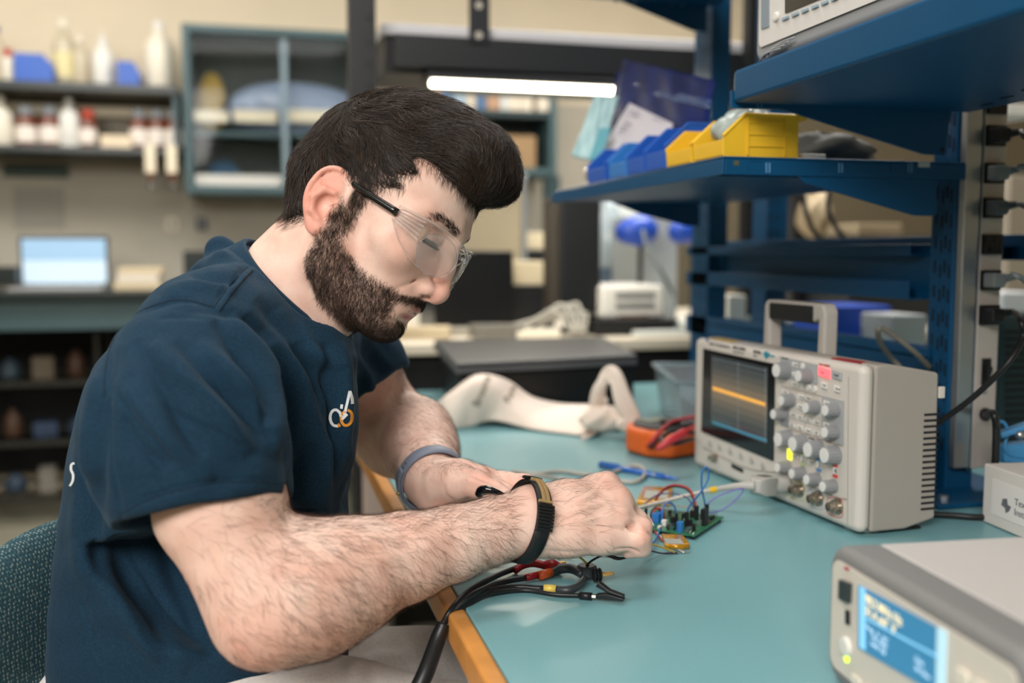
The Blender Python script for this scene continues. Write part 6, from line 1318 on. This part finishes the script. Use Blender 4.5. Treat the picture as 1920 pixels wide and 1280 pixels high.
# test lead set in the foreground
t=thing('lead_set','black multi-lead test cable with coloured sleeves and clips on the near bench','test leads',tuple(bz(1000,1100))); RUB=mat('lead_rubber','1a1c1f',.38)
def l3(pts): return [ (bz(a,b,z) if len(q)==3 and z<.5 else P(a,b,z)) for q in pts for a,b,z in [q]]
src=[(800,1262,.93),(812,1210,.93),(826,1172,.935)]
MB().tube([P(640,1900,.90),P(725,1500,.90),P(770,1330,.92),P(800,1256,.93),P(822,1195,.932),P(832,1168,.935)],[.0085,.0085,.0085,.0082,.0075,.0062],14,8).build('sheath',RUB,t,smooth=True)
Lr=.0030
for k,(pp) in enumerate(([(830,1170,.935),(848,1140,.94),(880,1108,.006),(925,1082,.006),(968,1064,.005)],[(832,1172,.937),(854,1142,.942),(890,1112,.010),(940,1092,.005),(985,1083,.005)],[(834,1175,.939),(860,1142,.944),(905,1112,.006),(960,1100,.004),(1018,1103,.004)],[(835,1176,.936),(866,1146,.944),(912,1115,.004),(980,1106,.003),(1040,1114,.003),(1088,1116,.003)])): MB().tube(l3(pp),Lr if k<3 else .0022,10,8).build('lead',RUB,t,smooth=True)
RDC=mat('clip_red','a81f28',.35); m=MB().tube([bz(966,1070,.005),bz(980,1059,.008),bz(1000,1055,.010),bz(1022,1060,.008)],[.0034,.0044,.0046,.0040],12,6); m.build('red_boot',RDC,t,smooth=True)
MB().tube([bz(1022,1058,.006),bz(1034,1062,.009),bz(1048,1063,.006)],[.0040,.0085,.0050],10,5).build('red_clip',RDC,t,smooth=True); MB().tube([bz(1046,1058,.005),bz(1060,1055,.006)],.0028,8,2).build('gold_jaw',mat('gold_metal','e0b470',.3,metal=.5),t)
MB().tube([bz(985,1083,.005),bz(1008,1078,.005)],.0036,10,2).build('red_sleeve',RDC,t,smooth=True); MB().tube([bz(1011,1079,.0055),bz(1033,1073,.0055)],.0048,12,2).build('orange_sleeve',mat('sleeve_orange','e0602a',.4),t,smooth=True)
MB().tube([bz(1033,1073,.0055),bz(1050,1066,.008),bz(1072,1066,.009),bz(1092,1077,.008)],[.0040,.0052,.0050,.0042],12,6).build('boot',mat('boot_grey','34393d',.4),t,smooth=True)
MB().tube([bz(1020,1103,.0042),bz(1043,1104,.0042)],.0042,12,2).build('yellow_sleeve',mat('sleeve_yellow','dcc05a',.4),t,smooth=True); MB().tube([bz(1044,1105,.0042),bz(1066,1106,.005),bz(1084,1098,.006),bz(1096,1084,.008)],[.0040,.0046,.0038,.0034],12,6).build('boot',MATS['boot_grey'],t,smooth=True)
c=bz(1100,1080,.003); vx=(bz(1140,1076,.008)-bz(1105,1078,.008)); vx/=np.linalg.norm(vx)
MB().lathe(c,[(.0095,0),(.0105,.002),(.0105,.010),(.0085,.012)],n=28).build('hub',MATS['boot_grey'],t)
for k in range(3): q=bz(1112,1078,.009)+vx*.0030*k; MB().lathe(q,[(.0055,0),(.0072,.0008),(.0072,.0018),(.0055,.0026)],axis=vx,n=24).build('hub_ring',RUB,t)
for dy in (-.0022,.0022): a_=np.cross(vx,[0,0,1]); MB().tube([bz(1122,1077,.009)+a_*dy,bz(1134,1076,.009)+a_*dy*1.6,bz(1150,1074,.009)+a_*dy*.9],.0013,8,4).build('gold_prong',mat('gold_metal','c89a5a',.25,metal=.9),t,smooth=True)
# crocodile clip
MB().tube([bz(1087,1116,.004),bz(1110,1118,.004)],.0038,12,2).build('clip_collar',RUB,t,smooth=True); MB().tube([bz(1110,1118,.004),bz(1128,1119,.004)],.0025,8,2).build('clip_shaft',CHR,t)
a=bz(1118,1122,.002);b=bz(1170,1128,.003);dx=(b-a);L=np.linalg.norm(dx);dx/=L;sx=np.cross([0,0,1],dx)
def ck(x,y,z): return a+dx*x+sx*y+np.array([0,0,z])
m=MB().prism([ck(0,-.0035,.001),ck(L,-.003,.001),ck(L,-.003,.004),ck(L*.4,-.0035,.007),ck(0,-.0035,.005)],sx*.007); m.build('jaw',RUB,t,.001)
m=MB().prism([ck(.000,-.0035,.013),ck(L*.45,-.0035,.0075),ck(L,-.003,.0048),ck(L,-.003,.0066),ck(L*.5,-.0035,.0105),ck(.003,-.0035,.0175)],sx*.007); m.build('jaw',RUB,t,.001)
wire('short yellow wire beneath the right hand','d2b43c',[(1082,1040,1.01),(1094,1050,1.02),(1108,1064,1.03)],.0012); wire('curved black wire beneath the right hand','17171a',[(1094,1068,1.03),(1108,1052,1.02),(1135,1040,1.02),(1165,1046,1.03),(1195,1038,1.03)],.0012)
wire('dark red wire crossing under the fingers','5a1e26',[(1120,1036,1.02),(1140,1042,1.02),(1160,1048,1.03),(1190,1040,1.03)],.0011)
# ---------------- worn and held things ----------------
LV=np.concatenate([RAV,LAV]); 
def band(center,axis,rx,ry,upv,prof,n=72,ph0=0,ph1=2*PI):
    ax=np.array(axis)/np.linalg.norm(axis); u=np.array(upv)-ax*(np.array(upv)@ax); u/=np.linalg.norm(u); w_=np.cross(ax,u); m=MB(); full=abs(ph1-ph0-2*PI)<1e-6; k=len(prof); N=n if full else n+1
    v=[]
    for i in range(N):
        t_=ph0+(ph1-ph0)*i/n
        for dr,dz in prof: v.append(np.array(center)+u*math.cos(t_)*(rx+dr)+w_*math.sin(t_)*(ry+dr)+ax*dz)
    f=[(i*k+j,((i+1)%N)*k+j,((i+1)%N)*k+(j+1)%k,i*k+(j+1)%k) for i in range(N if full else N-1) for j in range(k)]
    if not full: f+=[tuple(range(k)),tuple(range((N-1)*k,N*k))[::-1]]
    m.add(v,f); return m,u,w_,ax
def ringfit(V,c,ax,upv):   # measure the wrist where the band sits
    ax=ax/np.linalg.norm(ax); q=V-c; s_=np.abs(q@ax)<.005; q=q[s_]; q=q[np.linalg.norm(q,axis=1)<.055]; u=upv-ax*(upv@ax); u/=np.linalg.norm(u); w_=np.cross(ax,u)
    a=q@u; b=q@w_; cc=c+u*(a.max()+a.min())/2+w_*(b.max()+b.min())/2; return cc,(a.max()-a.min())/2,(b.max()-b.min())/2
wc=P(986,973,.973); wa=P(1016,966,.985)-P(970,979,.966); wa=wa+RT*.01-UP*.013; cc,ra_,rb_=ringfit(RAV,wc,wa,UP)
t=thing('leather_bracelet','black leather bracelet with a bronze inlay bar on the near wrist','bracelet',tuple(wc)); LEA=mat('black_leather','131416',.5,bump=.6,bscale=300)
pr=[(.0012,-.0085),(.0030,-.0080),(.0038,0),(.0030,.0080),(.0012,.0085)]
m,u,w_,ax=band(cc,wa,ra_,rb_,UP,pr); m.build('strap',LEA,t,smooth=True)
def arcpart(name,m_,p0,p1,prof,n=20): mm,_,_,_=band(cc,wa,ra_,rb_,UP,prof,n,p0,p1); return mm.build(name,m_,t,.0003)
sgn=1 if (w_@(-FW))>0 else -1
BRZ=mat('bronze','bd9d6e',.4,metal=.4)
for o_ in (-.0042,.0004): arcpart('bronze_bar',BRZ,sgn*.22,sgn*.98,[(.0040,o_),(.0062,o_),(.0062,o_+.0036),(.0040,o_+.0036)])
arcpart('bronze_end',BRZ,sgn*.20,sgn*.26,[(.0040,-.0085),(.0066,-.0085),(.0066,.0040),(.0040,.0040)]); arcpart('bronze_end',BRZ,sgn*.96,sgn*1.02,[(.0040,-.0085),(.0066,-.0085),(.0066,.0060),(.0040,.0060)])
for k in range(8): arcpart('wrap_cord',LEA,sgn*(1.06+.075*k),sgn*(1.12+.075*k),[(.0036,-.0092),(.0058,-.009),(.0062,0),(.0058,.009),(.0036,.0092)],4)
for k in range(3): arcpart('wrap_cord',LEA,sgn*(-.05-.09*k),sgn*(.02-.09*k),[(.0036,-.0092),(.0062,-.009),(.0066,0),(.0062,.009),(.0036,.0092)],4)
wc=P(800,905,1.170); wa=P(822,918,1.145)-P(790,870,1.21); cc,ra_,rb_=ringfit(LAV,wc,wa,UP)
t=thing('watch_strap','slate blue rubber watch strap on the far wrist','watch',tuple(wc)); STB=mat('slate_rubber','787f90',.5)
m,u,w_,ax=band(cc,wa,ra_,rb_,UP,[(.001,-.010),(.0030,-.0095),(.0034,0),(.0030,.0095),(.001,.010)]); m.build('strap',STB,t,smooth=True); sgn=1 if (w_@(-FW))>0 else -1
mm,_,_,_=band(cc,wa,ra_,rb_,UP,[(.0036,-.008),(.0056,-.0075),(.0056,.0075),(.0036,.008)],30,sgn*1.2,sgn*2.7); mm.build('strap_tail',STB,t,smooth=True)
for k in range(5):
    t_=sgn*(1.0+.14*k); q=cc+u*math.cos(t_)*(ra_+.0034)+w_*math.sin(t_)*(rb_+.0034); nn=u*math.cos(t_)+w_*math.sin(t_); MB().cyl(q-nn*.0006,q+nn*.0004,.0013,n=8).build('strap_hole',mat('hole_slate','3c4656',.6),t)
t_=sgn*1.95; q=cc+u*math.cos(t_)*(ra_+.006)+w_*math.sin(t_)*(rb_+.006); MB().sphere(q,.0026,10,8).build('strap_stud',mat('stud_gold','c8b98a',.25,metal=.8),t,smooth=True)
# dark lead held between thumb and finger
o=MB().tube([P(898,926,1.07),P(902,919,1.065),P(912,917,1.06),P(926,920,1.058),P(940,925,1.06),P(955,933,1.07)],[.0048,.0050,.0045,.0032,.0022,.0015],14,6).build('held_lead_cap',mat('gloss_black','0d0f12',.12,coat=.6),smooth=True); tag(o,'glossy black lead tip pinched between the far thumb and finger','lead tip')
# safety glasses
t=thing('safety_glasses','clear safety glasses with black temples worn on the face','glasses',tuple(h2w((.08,.02,0)))); SG=mat('polycarbonate','ffffff',.02,trans=1,ior=1.12); BT_=mat('temple_black','0c0d0f',.15,coat=.5)
for z in (1,-1):
    p=[h2w((-.041,.004,z*.074)),h2w((-.034,.020,z*.0700)),h2w((-.012,.0270,z*.0680)),h2w((.010,.0262,z*.0725)),h2w((.057,.0245,z*.0735))]
    m=MB().tube(p,[.0022,.0026,.0026,.0034,.0040],10,8); m.build('temple',BT_,t,smooth=True)
# wraparound lens: side shields + front
def lens_pt(s,v):   # s -1..1 around the face, v 0..1 upward
    a=abs(s); z=math.copysign(1,s)*np.interp(a,[0,.2,.45,.62,.8,1.],[0,.018,.043,.058,.068,.073]); x=np.interp(a,[0,.2,.45,.62,.8,1.],[.1135,.1120,.1030,.0920,.0740,.056])
    top=np.interp(a,[0,.15,.5,.8,1.],[.026,.031,.034,.033,.031]); bot=np.interp(a,[0,.09,.2,.45,.65,.85,1.],[.018,.010,-.006,-.012,-.008,.004,.017])
    y=bot+(top-bot)*v; return h2w((x-.004*(v-.5)**2,y,z))
MB().grid(lambda u,v: lens_pt(-1+2*u,v),72,12).build('lens_shield',SG,t,smooth=True,solid=.0016)
m=MB(); m.tube([lens_pt(s,1.0) for s in np.linspace(-1,1,41)],.0011,8,1); m.tube([lens_pt(s,0.0) for s in np.linspace(-1,1,41)],.0006,6,1); m.build('lens_edge',mat('edge_clear','ffffff',.05,trans=.9,ior=1.25,spec=.9),t,smooth=True)
for z in (1,-1):
    m=MB()
    for i in range(5): a=lens_pt(z*.97,.2+.15*i); b=lens_pt(z*.70,.45+.12*i); m.tube([a+HZ*z*.001,(a+b)/2+HZ*z*.003,b+HZ*z*.001],.0012,8,5)
    m.build('hinge_ribs',MATS['edge_clear'],t,smooth=True)
PALE=mat('pale_lens','e3dfdc',.4,alpha=.10,spec=.2)  # pale, mostly see-through disc inside each lens
for z in (1,-1):
    c=np.array([.0985,.010,z*.034]); nn=np.array([.80,0,z*.60]); a1_=np.array([0,1.,0]); a2_=np.cross(nn,a1_)
    m=MB(); v=[h2w(c+nn*.0012)]; 
    for k in range(40): th=2*PI*k/40; v.append(h2w(c+a1_*.0195*math.sin(th)+a2_*.0245*math.cos(th)))
    m.add(v,[(0,1+k,1+(k+1)%40) for k in range(40)]); m.build('inner_lens',PALE,t,smooth=True,solid=.0008)
    MB().tube([np.array(q) for q in v[1:]]+[np.array(v[1])],.0008,8,1).build('inner_rim',MATS['edge_clear'],t,smooth=True)
MB().tube([h2w((.1115,.020,-.009)),h2w((.1125,.021,0)),h2w((.1115,.020,.009))],.002,8,5).build('bridge',MATS['edge_clear'],t,smooth=True)
# chair
t=thing('office_chair','office chair with teal dotted fabric back behind the seated person','chair',(-.40,1.15,0))
def chair_mat():
    m=mat('teal_tweed','3c5a60',.9); nt=m.node_tree; b=nt.nodes['Principled BSDF']; L=nt.links.new; tc=nt.nodes.new('ShaderNodeTexCoord')
    mp=nt.nodes.new('ShaderNodeMapping'); mp.inputs['Scale'].default_value=(200,200,150); L(tc.outputs['Object'],mp.inputs[0]); v=nt.nodes.new('ShaderNodeTexVoronoi'); v.inputs['Scale'].default_value=1.6; v.inputs['Randomness'].default_value=.35; L(mp.outputs[0],v.inputs['Vector'])
    cr=nt.nodes.new('ShaderNodeValToRGB'); e=cr.color_ramp.elements; e[0].position=.25; e[0].color=(*lin('7d8480'),1); e[1].position=.5; e[1].color=(*lin('274650'),1); q=e.new(.38); q.color=(*lin('35606a'),1); L(v.outputs['Distance'],cr.inputs[0]); L(cr.outputs[0],b.inputs['Base Color'])
    bp=nt.nodes.new('ShaderNodeBump'); bp.inputs['Distance'].default_value=.001; bp.inputs['Strength'].default_value=.5; L(v.outputs['Distance'],bp.inputs['Height']); L(bp.outputs[0],b.inputs['Normal']); return m
TW=chair_mat(); cb=P(118,1352,1.08); wv=FW*.94+RT*.34; wv[2]=0; wv/=np.linalg.norm(wv); nv=np.array([wv[1],-wv[0],0]); Mx=np.stack([nv,wv,Zd],1)
def sup(u,v,r,e=.55):
    a=-PI+2*PI*u;b=-PI/2+PI*v; f=lambda q: math.copysign(abs(q)**e,q); return cb+Mx@np.array([f(math.cos(b))*math.cos(a)*r[0],f(math.cos(b))*math.sin(a)*r[1],f(math.sin(b))*r[2]])
def back(u,v): p=sup(u,v,(.040,.25,.222),.95); k=(p-cb)@wv; return p+nv*(k*k*.6)
MB().grid(back,60,40).build('backrest',TW,t,smooth=True)
sc_=np.array([-.20,1.08,.46]); MB().grid(lambda u,v: sc_+np.array([math.copysign(abs(math.cos(-PI/2+PI*v))**.5,1)*math.cos(2*PI*u)*.25,math.cos(-PI/2+PI*v)**.5*math.sin(2*PI*u)*.25 if math.cos(-PI/2+PI*v)>0 else 0,math.sin(-PI/2+PI*v)*.045]),48,20).build('seat',TW,t,smooth=True)
MB().cyl((-.20,1.08,.06),(-.20,1.08,.41),.026).build('gas_post',BLK,t); MB().tube([(-.30,1.08,.40),(-.47,1.06,.42),tuple(cb-nv*0+np.array([-.07,0,-.06]))],.016,10,6).build('back_arm',BLK,t,smooth=True)
for k in range(5):
    a=2*PI*k/5+.3; e=np.array([math.cos(a),math.sin(a),0]); c=np.array([-.20,1.08,.075]); MB().tube([c,c+e*.30+[0,0,-.012]],[.022,.014],8,2).build('base_leg',BLK,t,smooth=True); q=c+e*.30+[0,0,-.047]; s_=np.cross(e,Zd); MB().cyl(q-s_*.012,q+s_*.012,.027).build('caster',BLK,t)
# ---------------- things beyond the frame on the right ----------------
def tagbox(name,label,cat,x0,y0,x1,y1,Y,dep,m_,bev=.004,zb=None):
    q0,q1=yb(x0,y0,x1,y1,Y,dep); q0=list(q0); 
    if zb is not None: q0[2]=zb
    return tag(MB().bb(tuple(q0),q1).build(name,m_,None,bev),label,cat)
tagbox('blue_tub','bright blue tub on the opposite side, seen under the blue trays','tub',1560,573,1672,626,2.0,.17,mat('blue_tub','1c4fc0',.4),zb=ZB+.001)
tagbox('white_device','white device on the opposite bench seen below the trays','device',1365,553,1400,622,2.30,.1,WHITE,zb=ZB+.001)
tagbox('grey_case','light grey case on the opposite bench behind the oscilloscope handle','case',1468,600,1556,640,2.2,.2,mat('grey_case','8d9691',.5),zb=ZB+.001)
tagbox('white_case','white case on the opposite bench right of the blue tub','case',1674,590,1740,640,1.85,.12,mat('white_case','a9aeb2',.5),zb=ZB+.001)
c=AY(1735,655,1.62); tag(MB().lathe((c[0],1.62,ZB+.001),[(.045,0),(.05,.01),(.05,.10),(.035,.135),(.0,.14)],n=28).build('black_flask',BLK,smooth=True),'black rounded flask behind the near upright on the opposite bench','flask')
p=[P(1745,690,1.42),P(1715,660,1.40),P(1680,632,1.40),P(1655,616,1.40),P(1646,620,1.40),P(1652,645,1.42),P(1672,672,1.45),P(1690,690,1.45)]
tag(MB().tube(p,.004,8).build('grey_cable',mat('cable_olive','6f6d62',.45),smooth=True),'stiff grey cable loop arching behind the oscilloscope','cable')
CR2=mat('cream_dim','a8977a',.7)
lumpW('cream_pouch','cream crumpled pouch seen between the shelf and the tray','pouch',AY(1528,405,3.0),(.055,.05,.075),CR2,21)
tagbox('black_rack','tall black rack standing beyond the frame on the right','rack',1478,330,1512,800,3.1,.4,BLK,zb=ZB+.11)
tagbox('cream_box','cream box on the opposite side at tray height','box',1608,420,1692,442,2.9,.2,CR2)
tagbox('dark_hutch','dark equipment hutch carrying the cream box beyond the frame','cabinet',1590,443,1900,560,2.85,.4,mat('hutch','191e22',.6),zb=.866)
struct(MB().bb((1.9,4.955,.0),(4.45,4.990,2.0)).build('trim_3',mat('olive_panel','6d6450',.7)))
p=[P(1500,330,2.3),P(1512,400,2.3),P(1530,440,2.3),P(1550,455,2.3)]; tag(MB().tube(p,.006,8).build('black_cable',BLK,smooth=True),'black cable hanging left in the gap above the trays','cable')
p=[P(1560,330,2.3),P(1552,390,2.3),P(1570,430,2.3),P(1590,450,2.3)]; tag(MB().tube(p,.006,8).build('black_cable',BLK,smooth=True),'black cable hanging right of the cream pouch above the trays','cable')
t=thing('vented_unit','dark teal unit with a louvred side at the right edge','unit',tuple(AY(1900,860,1.42)))
TV_=mat('vent_teal','2c4349',.5); q0,q1=yb(1868,585,1990,862,1.42,.3); MB().bb((q0[0],1.42,ZB+.001),(q1[0],1.54,q1[2])).build('case',TV_,t,.02,seg=4); m=MB()
for i in range(16): z=q0[2]+.03+.0125*i; xx=AY(1890-i*0.6,700,1.418)[0]; m.bb((xx,1.417,z),(q1[0],1.4195,z+.004))
m.build('louvre',mat('vent_black','17171a',.7),t)
t=thing('clamp','light blue spring clamp beside the foot of the power strip','clamp',tuple(P(1900,830,1.3))); LB=mat('clamp_blue','3f86b8',.35)
MB().tube([P(1868,790,1.30),P(1882,792,1.30),P(1890,810,1.30),P(1884,835,1.30),P(1892,852,1.30),P(1925,858,1.30)],.0022,8,6).build('strap',LB,t,smooth=True)
MB().prism([P(1876,812,1.29),P(1940,790,1.28),P(1940,800,1.28),P(1880,822,1.29)],FW*.02).build('jaw',LB,t,.001); MB().sphere(P(1912,815,1.285),.006).build('rivet',MATS['zinc'],t,smooth=True)
MB().prism([P(1882,835,1.3),P(1960,825,1.3),P(1960,870,1.3),P(1884,868,1.3)],FW*.03).build('body',LB,t,.003)
tagbox('red_white_box','small white box with a red top at the far right above the plugs','box',1888,196,1960,216,1.9,.2,WHITE); tagbox('beige_bottle_box','beige box behind the plugs at the right edge','box',1892,330,1960,420,2.2,.2,mat('beige_b','a89c8c',.6),zb=.866)
tagbox('white_router','white unit at the right edge behind the lower plugs','unit',1880,548,1960,584,1.9,.2,mat('router','c9ccd0',.5))
